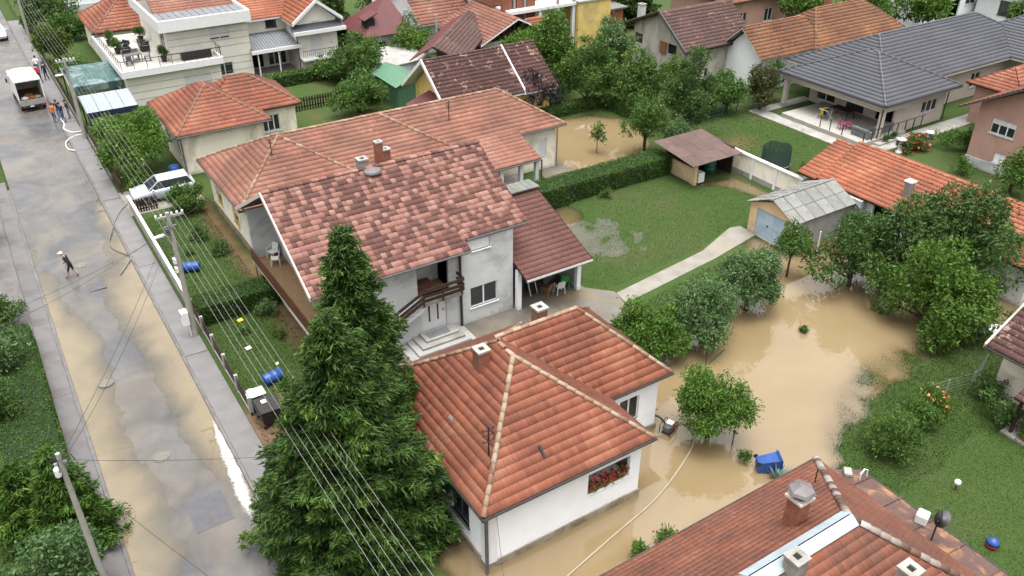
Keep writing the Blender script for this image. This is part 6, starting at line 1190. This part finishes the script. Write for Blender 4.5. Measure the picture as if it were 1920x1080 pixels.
# ---------------------------------------------------------------- people
def person(label, loc, rz, shirt, legs, pose='stand', cap_m=None, short=False, H=1.74):
    """one continuous skinned figure facing +y in its own frame; cloth regions by the nearest bone"""
    s = H / 1.74; J = {}; E = []
    def j(n, x, y, z, r, p=None): J[n] = (Vector((x, y, z)) * s, r * s); E.append((p, n)) if p else None
    ln = .22 if pose == 'walk' else .06
    j('pel', 0, 0, .95, .135); j('bel', 0, .02 + ln * .2, 1.12, .13, 'pel'); j('che', 0, .02 + ln * .6, 1.33, .155, 'bel'); j('nek', 0, .03 + ln, 1.48, .06, 'che'); j('hed', 0, .05 + ln * 1.15, 1.57, .085, 'nek'); j('crn', 0, .05 + ln * 1.2, 1.66, .088, 'hed'); j('nos', 0, .16 + ln * 1.2, 1.59, .018, 'hed')
    fw = {'walk': (.22, -.20), 'stand': (.04, -.03)}[pose]
    for q, sg, st in (('l', -1, fw[0]), ('r', 1, fw[1])):
        kb = .10 if st < 0 else .0
        j(q + 'hip', sg * .09, 0, .90, .095, 'pel'); j(q + 'kne', sg * .10, st * .55 + .04 + (.02 if st < 0 else 0), .50, .062, q + 'hip'); j(q + 'ank', sg * .11, st * 1.0 - kb, .09 + kb * .5, .042, q + 'kne'); j(q + 'toe', sg * .13, st * 1.0 + .17 - kb, .04 + kb * .2, .035, q + 'ank')
        a = -st * .7; bend = .16 if pose == 'walk' else (.22 if sg > 0 else .05)
        j(q + 'sho', sg * .19, .02 + ln * .7, 1.40, .062, 'che'); j(q + 'elb', sg * .27, ln * .5 + a * .35 - .03, 1.13, .042, q + 'sho'); j(q + 'wri', sg * .27, ln * .5 + a * .9 + bend, .93, .028, q + 'elb'); j(q + 'pal', sg * .265, ln * .5 + a * .95 + bend + .03, .86, .034, q + 'wri')
        for f, (dx, dy) in enumerate(((.0, -.03), (.01, -.008), (.01, .014), (.0, .034))): j(q + 'f%d' % f, sg * (.262 + dx), ln * .5 + a + bend + .04 + dy, .775 + abs(dy) * .3, .009, q + 'pal')
        j(q + 'th', sg * .235, ln * .5 + a * .95 + bend + .075, .82, .010, q + 'pal')
    names = list(J); me = bpy.data.meshes.new('person'); me.from_pydata([J[n][0] for n in names], [(names.index(a), names.index(b)) for a, b in E], []); o = bpy.data.objects.new('person_tmp', me); COL.objects.link(o)
    sk = o.modifiers.new('skin', 'SKIN'); sk.use_smooth_shade = True
    for i, n in enumerate(names): v = me.skin_vertices[0].data[i]; v.radius = (J[n][1], J[n][1] * (.72 if n in ('che', 'bel', 'pel') else 1)); v.use_root = n == 'pel'
    o.modifiers.new('sub', 'SUBSURF').levels = 1; o.modifiers['sub'].render_levels = 1
    dg = bpy.context.evaluated_depsgraph_get(); dg.update(); m2 = bpy.data.meshes.new_from_object(o.evaluated_get(dg)); bpy.data.objects.remove(o); m2.name = 'person'; m2.materials.clear()
    for m_ in ('skin', shirt, legs, 'black_plastic'): m2.materials.append(MATS[m_])
    seg = [(J[a][0], J[b][0], a, b) for a, b in E]
    def reg(a, b):
        if 'toe' in b: return 3
        if 'ank' in b: return 0 if short else 2
        if 'kne' in b or 'hip' in b: return 2
        if b in ('bel', 'che') or 'sho' in b: return 1
        if 'elb' in b: return 1
        if 'wri' in b: return 0 if short else 1
        return 0
    for p in m2.polygons:
        c = p.center; best = min(seg, key=lambda q: (c - (q[0] + (q[1] - q[0]) * min(max((c - q[0]).dot(q[1] - q[0]) / max((q[1] - q[0]).length_squared, 1e-6), 0), 1))).length); p.material_index = reg(best[2], best[3]); p.use_smooth = True
    if True:
        for p in m2.polygons:
            if p.center.z < .98 * s and p.material_index == 1 and abs(p.center.x) < .16 * s: p.material_index = 2
    t = link('person', m2); props(t, label, 'person', 'people in the street'); t.location = loc; t.rotation_euler = (0, 0, rz)
    hc = J['crn'][0]; hm = MB().lathe((hc.x, hc.y - .012 * s, hc.z - .03 * s), [(.098 * s, -.02 * s), (.108 * s, .03 * s), (.098 * s, .08 * s), (.06 * s, .115 * s), (.01 * s, .125 * s)], 12)
    if cap_m: hm.add([(-.07 * s, hc.y + .07 * s, hc.z), (.07 * s, hc.y + .07 * s, hc.z), (.05 * s, hc.y + .19 * s, hc.z - .015), (-.05 * s, hc.y + .19 * s, hc.z - .015)], [(0, 1, 2, 3)])
    hm.build('cap' if cap_m else 'hair', cap_m or 'hair', t, True)
    e = MB()
    for x in (-.032, .032): e.lathe((x * s, hc.y + .083 * s, hc.z - .065 * s), [(.004, -.006), (.011, 0), (.004, .006)], 6)
    e.build('eyes', 'dark_inside', t); return t
person('walking person in black shirt and shorts with a white cap in the street', (1.5, 50.6, .02), R(62), 'cloth_black', 'cloth_black', 'walk', 'white_frame', True)
person('person in a red jacket walking beside the truck', (5.0, 90.9, .1), R(15), 'cloth_red', 'cloth_black', 'walk'); person('person in dark clothes next to the red jacket', (5.65, 91.6, .1), R(30), 'cloth_navy', 'cloth_black')
person('person in a white top with backpack behind the red jacket', (5.25, 94.2, .1), R(-20), 'cloth_white', 'denim'); person('person in an orange vest behind the truck', (4.55, 78.9, .02), R(-40), 'cloth_orange', 'denim')
person('person in black top and jeans behind the truck', (5.05, 79.5, .1), R(150), 'cloth_black', 'denim'); person('person in navy top with pale jeans behind the truck', (5.2, 78.3, .1), R(60), 'cloth_navy', 'denim', H=1.8); person('person in dark jacket leaning by the canopy fence', (5.75, 79.1, .1), R(100), 'cloth_navy', 'cloth_grey', H=1.7)
# ---------------------------------------------------------------- hoses, pump, outflow
def hose(label, pts, r, m):
    P = [Vector(p) for p in pts]; Q = []
    for i in range(len(P) - 1):
        p0, p1, p2, p3 = P[max(i - 1, 0)], P[i], P[i + 1], P[min(i + 2, len(P) - 1)]
        for k in range(8):
            s = k / 8; Q.append(.5 * ((2 * p1) + (p2 - p0) * s + (2 * p0 - 5 * p1 + 4 * p2 - p3) * s * s + (3 * p1 - p0 - 3 * p2 + p3) * s ** 3))
    Q.append(P[-1]); o = MB().tube(Q, r, 7).build('hose', m, None, True); props(o, label, 'hose')
hose('long beige fire hose floating from the pump past the white house', [(22.3, 21.3, .25), (22.95, 21.3, .06), (22.75, 20.3, .03), (21.6, 19.5, .03), (18.9, 18.35, .03), (16.1, 17.7, .03), (13.3, 17.05, .03), (10.2, 16.3, .03)], .042, 'hose')
hose('black suction hose between the pump and the white house wall', [(21.7, 22.1, .55), (21.85, 21.7, .6), (22.0, 21.4, .35)], .05, 'dark_metal')
hose('grey hose running from the fence across the pavement into the street', [(6.3, 58.9, .2), (5.6, 58.0, .13), (4.7, 55.8, .13), (4.1, 53.6, .05), (4.6, 52.0, .05), (4.95, 51.3, .13), (4.6, 50.6, .05), (3.9, 49.4, .05)], .035, 'hose_grey')
hose('white hose looping out of the fence beside the street tree', [(6.2, 75.2, .2), (5.4, 75.4, .15), (4.9, 76.8, .1), (5.1, 77.8, .12), (5.0, 78.4, .5)], .06, 'hose_white'); hose('pale hose loop on the pavement edge beside the street tree', [(6.2, 74.6, .15), (5.2, 74.4, .13), (4.55, 73.4, .1), (4.5, 72.0, .06), (4.9, 71.2, .13)], .05, 'hose_white')
t = thing('water_pump', 'red and grey motor pump in a tube frame standing in the flood', 'pump', (22.05, 21.25, 0), R(20), None, False)
b = MB().box(-.28, .28, -.2, .2, .02, .06).build('base_plate', 'dark_metal', t); MB().lathe((-.05, 0, .06), [(.2, 0), (.24, .1), (.22, .3), (.1, .36)], 12).build('engine', 'gutter_grey', t); MB().box(.0, .3, -.16, .18, .3, .46).build('fuel_tank', 'white_frame', t, bev=.03); MB().tube([(.12, -.1, .18), (.34, -.1, .18)], .14, 12).build('pump_housing', 'red_plastic', t)
for s in (-1, 1): MB().tube([(-.36, s * .26, -.2), (-.36, s * .26, .45), (-.2, s * .26, .56), (.2, s * .26, .56), (.36, s * .26, .45), (.36, s * .26, -.2)], .02, 6).build('frame_tube', 'dark_metal', t)
m, n, l, bb = nt('foam'); bb.inputs['Base Color'].default_value = (.46, .45, .41, 1); bb.inputs['Roughness'].default_value = .4; fz = noise(n, l, 9, 7, .75, 1.5, coords(n)); bump(n, l, bb, fz, 1.0, .06)
mt = n.new('ShaderNodeMath'); mt.operation = 'ADD'; l.new(fz, mt.inputs[0]); l.new(attr(n), mt.inputs[1]); l.new(ramp(n, l, mt.outputs[0], [(.72, 0), (.95, 1)]), bb.inputs['Alpha'])
V = []; TT = []; ny, nx = 60, 16; rr = np.random.default_rng(5)
for jy in range(ny):
    s = jy / (ny - 1); v = 33.6 - 8.2 * s; wv = .06 + .62 * math.sin(min(s * 1.35, 1) * math.pi * .62) * (1 if s < .8 else (1 - s) / .2) + .06 * math.sin(v * 5); uc = 4.75 - .35 * s - .25 * max(s - .5, 0)
    for ix in range(nx): q = ix / (nx - 1) * 2 - 1; u = min(uc + q * wv * .62, 4.81); TT.append(.55 * (1 - abs(q) ** 1.6) * min(1, 6 * s, 4 * (1 - s))); V.append((u, v, .012 + (1 - q * q) * (.03 + .09 * vn(np.array([u * 3]), np.array([v * 2]), 2, 3)[0]) * (1 if s > .04 else .3)))
o = link('outflow_foam', np_mesh('outflow_foam', V, [(j * nx + i, j * nx + i + 1, (j + 1) * nx + i + 1, (j + 1) * nx + i) for j in range(ny - 1) for i in range(nx - 1)], MATS['foam'], TT, 'tint', True)); props(o, 'white foaming water gushing along the kerb beside the spruces', 'water', None, 'stuff')
# ---------------------------------------------------------------- chairs, tables, bins, pots
def plastic_chair(label, loc, rz, m, group=None):
    t = thing('garden_chair', label, 'chair', loc, rz, group, False); MB().box(-.23, .23, -.22, .22, .40, .43).build('seat', m, t, bev=.02); MB().obox((0, .25, .66), (.23, 0, 0), (0, .012, 0), (0, .05, .22)).build('backrest', m, t, bev=.03)
    for x in (-.22, .22):
        for y in (-.21, .22): MB().bar((x * .95, y, .42), (x * 1.1, y * 1.1, 0), .045).build('leg', m, t)
        MB().tube([(x * 1.1, -.2, .42), (x * 1.15, -.2, .62), (x * 1.15, .24, .66)], .022, 6).build('armrest', m, t)
    return t
plastic_chair('white plastic chair on the brown balcony', (11.2, 42.1, 2.012), R(-110), 'white_plastic'); plastic_chair('white plastic chair tucked at the end of the balcony', (11.35, 42.95, 2.012), R(-60), 'white_plastic')
plastic_chair('white plastic chair under the carport', (24.65, 33.5, .15), R(170), 'white_plastic'); plastic_chair('bright green plastic chair under the carport', (25.3, 33.9, .15), R(150), 'lime_plastic'); plastic_chair('small wooden folding chair under the carport', (23.85, 33.6, .15), R(200), 'wood_raw'); plastic_chair('dark wooden chair deep in the carport', (22.3, 34.6, .15), R(90), 'wood_brown')
t = thing('lounger', 'folded metal lounger leaning inside the carport', 'chair', (23.3, 34.1, .15), R(10), None, False)
for x in (-.25, .25): MB().bar((x, 0, 0), (x, .4, 1.25), .05).build('frame_rail', 'white_plastic', t)
MB().obox((0, .2, .62), (.23, 0, 0), (0, .18, .56), (0, .02, -.008)).build('fabric', 'cloth_black', t)
def table(label, loc, rz, w, d, h, m, lm='dark_metal'):
    t = thing('table', label, 'table', loc, rz, None, False); MB().box(-w / 2, w / 2, -d / 2, d / 2, h - .05, h).build('table_top', m, t)
    for x in (-w / 2 + .06, w / 2 - .06):
        for y in (-d / 2 + .06, d / 2 - .06): MB().box(x - .03, x + .03, y - .03, y + .03, 0, h - .05).build('leg', lm, t)
    return t
table('dark table in the shade of the carport', (24.0, 35.3, .15), 0, 1.6, .9, .75, 'wood_dark'); t = thing('cushion', 'grey sofa cushion propped in the carport', 'cushion', (24.9, 34.9, .15), R(15), None, False); MB().box(-.5, .5, -.12, .12, .0, .9).build('cushion_body', 'cloth_grey', t, bev=.06)
def sofa(label, loc, rz, w, m='black_plastic', cm='cloth_grey', group='black wicker seats on the roof terrace'):
    t = thing('sofa', label, 'sofa', loc, rz, group, False); MB().box(-w / 2, w / 2, -.38, .38, .05, .3).build('base', m, t, bev=.02); MB().box(-w / 2, w / 2, .28, .4, .3, .75).build('backrest', m, t, bev=.02)
    for s in (-1, 1): MB().box(s * w / 2 - (.1 if s > 0 else 0), s * w / 2 + (.1 if s < 0 else 0), -.38, .28, .3, .58).build('armrest', m, t, bev=.02)
    MB().box(-w / 2 + .1, w / 2 - .1, -.36, .27, .3, .42).build('cushion', cm, t, bev=.03); return t
Z5 = 3.22
sofa('long black bench seat by the terrace railing', (17.3, 81.0 - .9, Z5), R(180), 2.6); sofa('black armchair nearest the glazed door', (14.1, 86.4, Z5), R(100), .9); sofa('black armchair beside the white low table', (13.9, 85.0, Z5), R(90), .9); sofa('black armchair beside the round potted ball', (12.4, 86.7, Z5), R(-60), .9); sofa('black armchair near the railing corner', (12.2, 84.6, Z5), R(-90), .9)
table('low white table between the terrace armchairs', (13.1, 85.7, Z5), 0, .6, 1.3, .4, 'white_frame', 'white_frame'); table('dark slatted dining table at the terrace corner', (12.2, 81.8, Z5), R(10), 1.5, .85, .75, 'gutter_grey'); table('cream table beside the long bench', (16.2, 82.0, Z5), 0, 1.1, .7, .7, 'plaster_cream')
for k, (lb, x, y, a) in enumerate((('dark slatted chair at the near side of the terrace dining table', 11.7, 81.0, 180), ('dark slatted chair at the far side of the terrace dining table', 12.6, 82.7, 0), ('dark slatted chair at the end of the terrace dining table', 13.4, 81.6, -90))): plastic_chair(lb, (x, y, Z5), R(a), 'gutter_grey', 'chairs around the terrace dining table')
for k, (lb, u, v) in enumerate((('potted box ball at the far corner of the roof terrace', 11.5, 88.6), ('potted box ball beside the railing of the roof terrace', 11.6, 85.3), ('largest potted box ball behind the terrace armchairs', 14.3, 88.4), ('potted box ball in front of the terrace door', 14.6, 80.6))):
    t = tree('potted_plant', lb, u, v, Z5 + .95, .42, .42, 'leaf_dark' if k == 0 else 'leaf_mid', 1600, .06, 300 + k, 0, 'potted plant', 'box balls on the roof terrace', nl=12, trunk=.03, z0=Z5 + .4); MB().lathe((0, 0, Z5), [(.2, 0), (.28, .5), (.3, .52), (.24, .52), (.22, .45)], 14).build('pot', 'black_plastic', t)
def barrel(label, loc, m, r=.3, h=.9, lie=None):
    t = thing('barrel', label, 'barrel', loc, 0, None, False); o = MB().lathe((0, 0, 0), [(r * .92, 0), (r, .04), (r, h * .32), (r * 1.04, h * .34), (r, h * .36), (r, h * .64), (r * 1.04, h * .66), (r, h * .68), (r, h - .04), (r * .9, h)], 16).build('drum', m, t, True); MB().lathe((0, 0, h), [(r * .8, -.01), (r * .8, .02), (r * .2, .03)], 14).build('lid', m, t)
    if lie is not None: t.rotation_euler = (R(90), 0, lie); t.location.z += r
    return t
barrel('blue barrel lying on the front lawn behind the white fence', (7.2, 47.6, .1), 'blue_plastic', .3, .9, R(65)); barrel('blue barrel lying beside the black bins', (7.6, 34.3, .1), 'blue_plastic', .3, .95, R(100)); barrel('blue barrel by the corner of the small cream house', (10.3, 62.0, .1), 'blue_plastic', .36, .85); barrel('dark green barrel inside the wood store', (43.9, 41.4, .1), 'green_plastic', .42, 1.0)
def bin_(label, loc, rz, m, lm, rx=0, w=.58, d=.7, h=1.0):
    t = thing('wheelie_bin', label, 'bin', loc, rz, None, False); b = MB(); b.add([(-w * .38, -d * .36, .08), (w * .38, -d * .36, .08), (w * .38, d * .36, .08), (-w * .38, d * .36, .08), (-w / 2, -d / 2, h), (w / 2, -d / 2, h), (w / 2, d / 2, h), (-w / 2, d / 2, h)], [(3, 2, 1, 0), (4, 5, 6, 7), (0, 1, 5, 4), (1, 2, 6, 5), (2, 3, 7, 6), (3, 0, 4, 7)]); b.build('body', m, t, bev=.02)
    MB().box(-w / 2 - .03, w / 2 + .03, -d / 2 - .04, d / 2 + .02, h, h + .06).build('lid', lm, t, bev=.02); MB().tube([(-w / 2, d / 2 + .06, h - .05), (w / 2, d / 2 + .06, h - .05)], .022, 6).build('handle', lm, t)
    for s in (-1, 1): MB().tube([(s * w * .42 - .03, d * .36, .1), (s * w * .42 + .03, d * .36, .1)], .1, 12).build('wheel', 'black_plastic', t)
    t.rotation_euler = (rx, 0, rz); return t
bin_('large black waste container with slanted lid on the earth strip', (6.95, 31.6, .13), R(90), 'black_plastic', 'black_plastic', 0, 1.15, .95, .95); o = MB().box(6.75, 6.98, 31.7, 31.95, 1.148, 1.156).build('paper_note', 'plaster_cream'); props(o, 'cream paper sheet on the black container lid', 'paper')
bin_('grey green wheelie bin behind the black container', (6.8, 32.75, .1), R(90), 'gutter_grey', 'white_plastic', 0, .6, .7, .95); bin_('blue wheelie bin lying on its side in the flood', (23.5, 17.35, .28), R(60), 'blue_plastic', 'blue_plastic', R(84), .62, .75, 1.05)
t = thing('sack', 'pale rubble sack beside the bins', 'sack', (6.75, 33.7, .1), 0, None, False); MB().lathe((0, 0, 0), [(.2, 0), (.28, .15), (.22, .42), (.08, .55)], 10).build('bag', 'concrete_light', t, True)
for lb, u, v, m, w in (('crumpled white paper on the bin lawn', 7.9, 37.7, 'white_frame', .14), ('yellow plastic scrap by the clipped hedge', 8.35, 41.4 - .9, 'yellow_plastic', .14), ('small white scrap on the bin lawn', 8.7, 35.6, 'white_frame', .07)): o = MB().obox((u, v, .19), (w, .02, .01), (-.02, w * .7, .02), (0, 0, .02)).build('litter', m); props(o, lb, 'litter')
# wood store contents, tub, wheelbarrow, trampoline
t = thing('appliance', 'white appliance standing beside the wood store wall', 'appliance', (42.05, 40.65, .1), 0, None, False); MB().box(-.3, .3, -.3, .3, 0, .75).build('body', 'white_frame', t, bev=.03); MB().box(-.28, .28, -.302, -.298, .1, .6).build('door', 'white_plastic', t)
for k in range(10): o = MB().tube([(0, 0, 0), (.9, 0, 0)], .09, 8).build('log', 'wood_raw'); o.location = (42.4 + (k % 2) * .1, 42.4 + (k % 5) * .19 + (k // 5) * .09, .2 + (k // 5) * .17); props(o, 'split log stacked at the back of the wood store', 'log', 'logs in the wood store')
t = thing('trampoline', 'round trampoline with dark green safety net on the bungalow lawn', 'trampoline', (48.5, 39.3, .1), 0, None, False); t.scale = (.8, .8, .82); b = MB(); n_ = 20; MB().tube([(1.35 * math.cos(2 * math.pi * k / n_), 1.35 * math.sin(2 * math.pi * k / n_), .55) for k in range(n_ + 1)], .05, 6).build('frame_ring', 'galvanised', t); MB().lathe((0, 0, .53), [(1.3, 0), (1.3, .02)], 20).build('jumping_mat', 'black_plastic', t)
nm_ = nt('net_sheer')[0]; pb = nm_.node_tree.nodes['Principled BSDF']; pb.inputs['Base Color'].default_value = (.012, .04, .028, 1); pb.inputs['Alpha'].default_value = .8; pb.inputs['Roughness'].default_value = .8
for k in range(n_): a0, a1 = 2 * math.pi * k / n_, 2 * math.pi * (k + 1) / n_; sg = .18 * (1 if k % 4 in (1, 2) else 0); b.add([(1.3 * math.cos(a0), 1.3 * math.sin(a0), .55), (1.3 * math.cos(a1), 1.3 * math.sin(a1), .55), (1.28 * math.cos(a1), 1.28 * math.sin(a1), 2.2 - .1 * (k % 4 in (0, 1))), (1.28 * math.cos(a0), 1.28 * math.sin(a0), 2.2 - .1 * (k % 4 in (1, 2)))], [(0, 1, 2, 3)])
b.build('safety_net', nm_, t)
for k in range(5): a0 = 2 * math.pi * k / 5; MB().tube([(1.38 * math.cos(a0), 1.38 * math.sin(a0), -.05), (1.36 * math.cos(a0), 1.36 * math.sin(a0), 2.25)], .035, 6).build('pole', 'gutter_grey', t)
t = thing('bath_tub', 'white plastic tub stranded in the shallow water', 'tub', (41.9, 17.7, -.05), R(25), None, False); MB().lathe((0, 0, 0), [(.35, 0), (.48, .42), (.52, .45), (.44, .44), (.32, .08)], 16).build('basin', 'white_frame', t, True)
t = thing('wheelbarrow', 'purple wheelbarrow beside the white tub', 'wheelbarrow', (41.0, 18.1, 0), R(200), None, False); b = MB(); b.add([(-.2, -.25, .25), (.2, -.25, .25), (.2, .25, .25), (-.2, .25, .25), (-.42, -.36, .55), (.45, -.36, .55), (.45, .36, .55), (-.42, .36, .55)], [(3, 2, 1, 0), (0, 1, 5, 4), (1, 2, 6, 5), (2, 3, 7, 6), (3, 0, 4, 7)]); b.build('tray', 'purple_plastic', t); wheel(t, .0, .0, .16, .08); t.children[-1].location = (.5, 0, 0)
for s in (-1, 1): MB().tube([(.5, s * .05, .18), (-.2, s * .22, .24), (-.95, s * .3, .5)], .02, 6).build('handle', 'purple_plastic', t)
t = thing('tap_post', 'garden standpipe tap standing in the flood near the round tree', 'tap', (23.85, 19.0, 0), 0, None, False); MB().tube([(0, 0, -.3), (0, 0, .75)], .035, 7).build('pipe', 'gutter_grey', t); MB().tube([(0, 0, .62), (.22, 0, .62), (.22, 0, .52)], .03, 6).build('spout', 'gutter_grey', t); MB().lathe((0, 0, .75), [(.07, 0), (.09, .05), (.03, .12)], 8).build('tap_head', 'dark_metal', t)
t = thing('tree_stake', 'thin dark stake leaning in the flood below the blue green tree', 'stake', (26.6, 23.6, 0), 0, None, False); MB().tube([(0, 0, -.3), (-.05, .05, 1.3)], .03, 6).build('stake', 'wood_dark', t)
o = MB().tube([(0, 0, 0), (1.6, .5, 0)], .03, 6).build('branch', 'bark'); o.location = (27.2, 24.0, .02); props(o, 'bare branch floating in the flood below the trees', 'branch')
# bungalow terrace
t = thing('drying_rack', 'folding clothes rack with yellow and purple laundry on the bungalow terrace', 'clothes rack', (59.0, 43.6, .5), R(90), None, False)
for s in (-.35, .35): MB().tube([(-.7, s, 0), (-.4, -s, .9), (.4, -s, .9), (.7, s, 0)], .015, 5).build('frame_tube', 'white_plastic', t)
for k, m in enumerate(('cloth_grey', 'purple_plastic', 'cloth_navy', 'yellow_plastic', 'yellow_plastic', 'cloth_grey')): MB().box(-.42 + k * .16, -.40 + k * .16, -.38, .32, .35 + .05 * (k % 3), .92).build('laundry', m, t)
plastic_chair('pink plastic chair on the bungalow terrace', (58.4, 41.3, .5), R(60), 'pink_plastic'); plastic_chair('second pink plastic chair behind the first one', (58.9, 41.0, .5), R(40), 'pink_plastic')
table('dark dining table on the bungalow terrace', (60.7, 43.2, .5), 0, 1.0, 1.8, .74, 'wood_dark')
sofa('grey wicker sofa by the terrace railing', (58.5, 39.4, .5), R(90), 1.6, 'cloth_grey', 'cloth_white', 'grey wicker seats on the bungalow terrace'); sofa('grey wicker bench along the terrace edge', (60.6, 39.2, .5), R(180), 2.0, 'cloth_grey', 'cloth_white', 'grey wicker seats on the bungalow terrace')
for k, (u, v) in enumerate(((59.0, 36.2), (62.2, 35.9))): t = thing('pedestal', ('white garden pedestal below the terrace column', 'white garden pedestal among the flowering bushes')[k], 'pedestal', (u, v, .1), 0, 'white garden pedestals', False); MB().lathe((0, 0, 0), [(.28, 0), (.28, .1), (.16, .2), (.14, .9), (.34, 1.05), (.36, 1.12), (.2, 1.12)], 12).build('shaft', 'white_frame', t)
# on and around the nearest roof
t = thing('water_tank', 'white square canister on the rusty tin roof', 'canister', (24.0, 10.35, 2.87), R(20), None, False); MB().box(-.22, .22, -.2, .2, 0, .42).build('body', 'white_frame', t, bev=.04)
t = thing('satellite_dish', 'dark satellite dish on a mast at the edge of the nearest roof', 'antenna', (23.5, 9.6, 2.9), R(-30), None, False); MB().tube([(0, 0, -.0), (0, 0, .95)], .03, 6).build('mast', 'dark_metal', t); o = MB().lathe((0, 0, 0), [(.33, .0), (.24, -.05), (.08, -.08)], 16).build('dish', 'gutter_grey', t, True); o.location = (.12, 0, 1.05); o.rotation_euler = (0, R(-55), 0); MB().tube([(.1, 0, 1.0), (.0, 0, 1.5)], .015, 5).build('feed_arm', 'dark_metal', t)
t = thing('roof_weights', 'grey stone weighing down the end of the tin roof', 'stone', (23.75, 13.35, 2.88), R(30), None, False); MB().obox((0, 0, .09), (.2, .05, 0), (-.04, .15, 0), (0, .02, .09)).build('stone', 'concrete', t, bev=.04)
t = thing('metal_hoop', 'bent white metal hoop on the end of the tin roof', 'hoop', (24.1, 12.9, 2.84), 0, None, False); MB().tube([(-.2, 0, 0), (-.2, .02, .3), (.0, .04, .42), (.2, .02, .3), (.2, 0, 0)], .025, 6).build('tube', 'white_frame', t)
t = thing('globe_lamp', 'small white globe lamp on the lower lawn', 'lamp', (29.6, 11.9, .05), 0, None, False); MB().tube([(0, 0, 0), (0, 0, .35)], .025, 6).build('stem', 'dark_metal', t); MB().lathe((0, 0, .35), [(.03, 0), (.11, .05), (.14, .14), (.11, .23), (.03, .28)], 14).build('globe', 'white_plastic', t, True)
t = thing('toy_ball', 'red and blue ball on the lawn behind the tin roof', 'ball', (28.0, 9.3, .05), 0, None, False); MB().lathe((0, 0, 0), [(.05, 0), (.22, .12), (.26, .26)], 14).build('lower_half', 'red_plastic', t, True); MB().lathe((0, 0, .26), [(.26, 0), (.22, .14), (.05, .26)], 14).build('upper_half', 'blue_plastic', t, True)
for k, (u, v) in enumerate(((22.0, 23.6), (22.0, 22.5))): t = thing('flower_pot', ('dark potted plant on the far side wall of the white house annex', 'dark potted plant near the pump on the annex wall')[k], 'plant pot', (u, v, -.05), 0, 'pots along the annex wall', False); MB().lathe((0, 0, 0), [(.14, 0), (.2, .3), (.16, .3)], 10).build('pot', 'dark_metal', t); rngp = np.random.default_rng(k); P = rngp.normal(size=(120, 3)) * .13 + [0, 0, .45]; link('foliage', leaf_cards(P, unit(rngp.normal(size=(120, 3))), np.full(120, .06), .5, rngp.random(120), 'leaf_dark', 'foliage'), t)
t = thing('swing_chair', 'red wooden garden seat in the upper garden', 'seat', (9.7, 91.5, .1), R(20), None, False); MB().box(-.5, .5, -.25, .25, .35, .42).build('seat', 'wood_brown', t); MB().box(-.5, .5, .2, .28, .42, 1.0).build('backrest', 'wood_brown', t)
for x in (-.45, .45): MB().box(x - .05, x + .05, -.25, .28, 0, .35).build('leg', 'wood_dark', t)
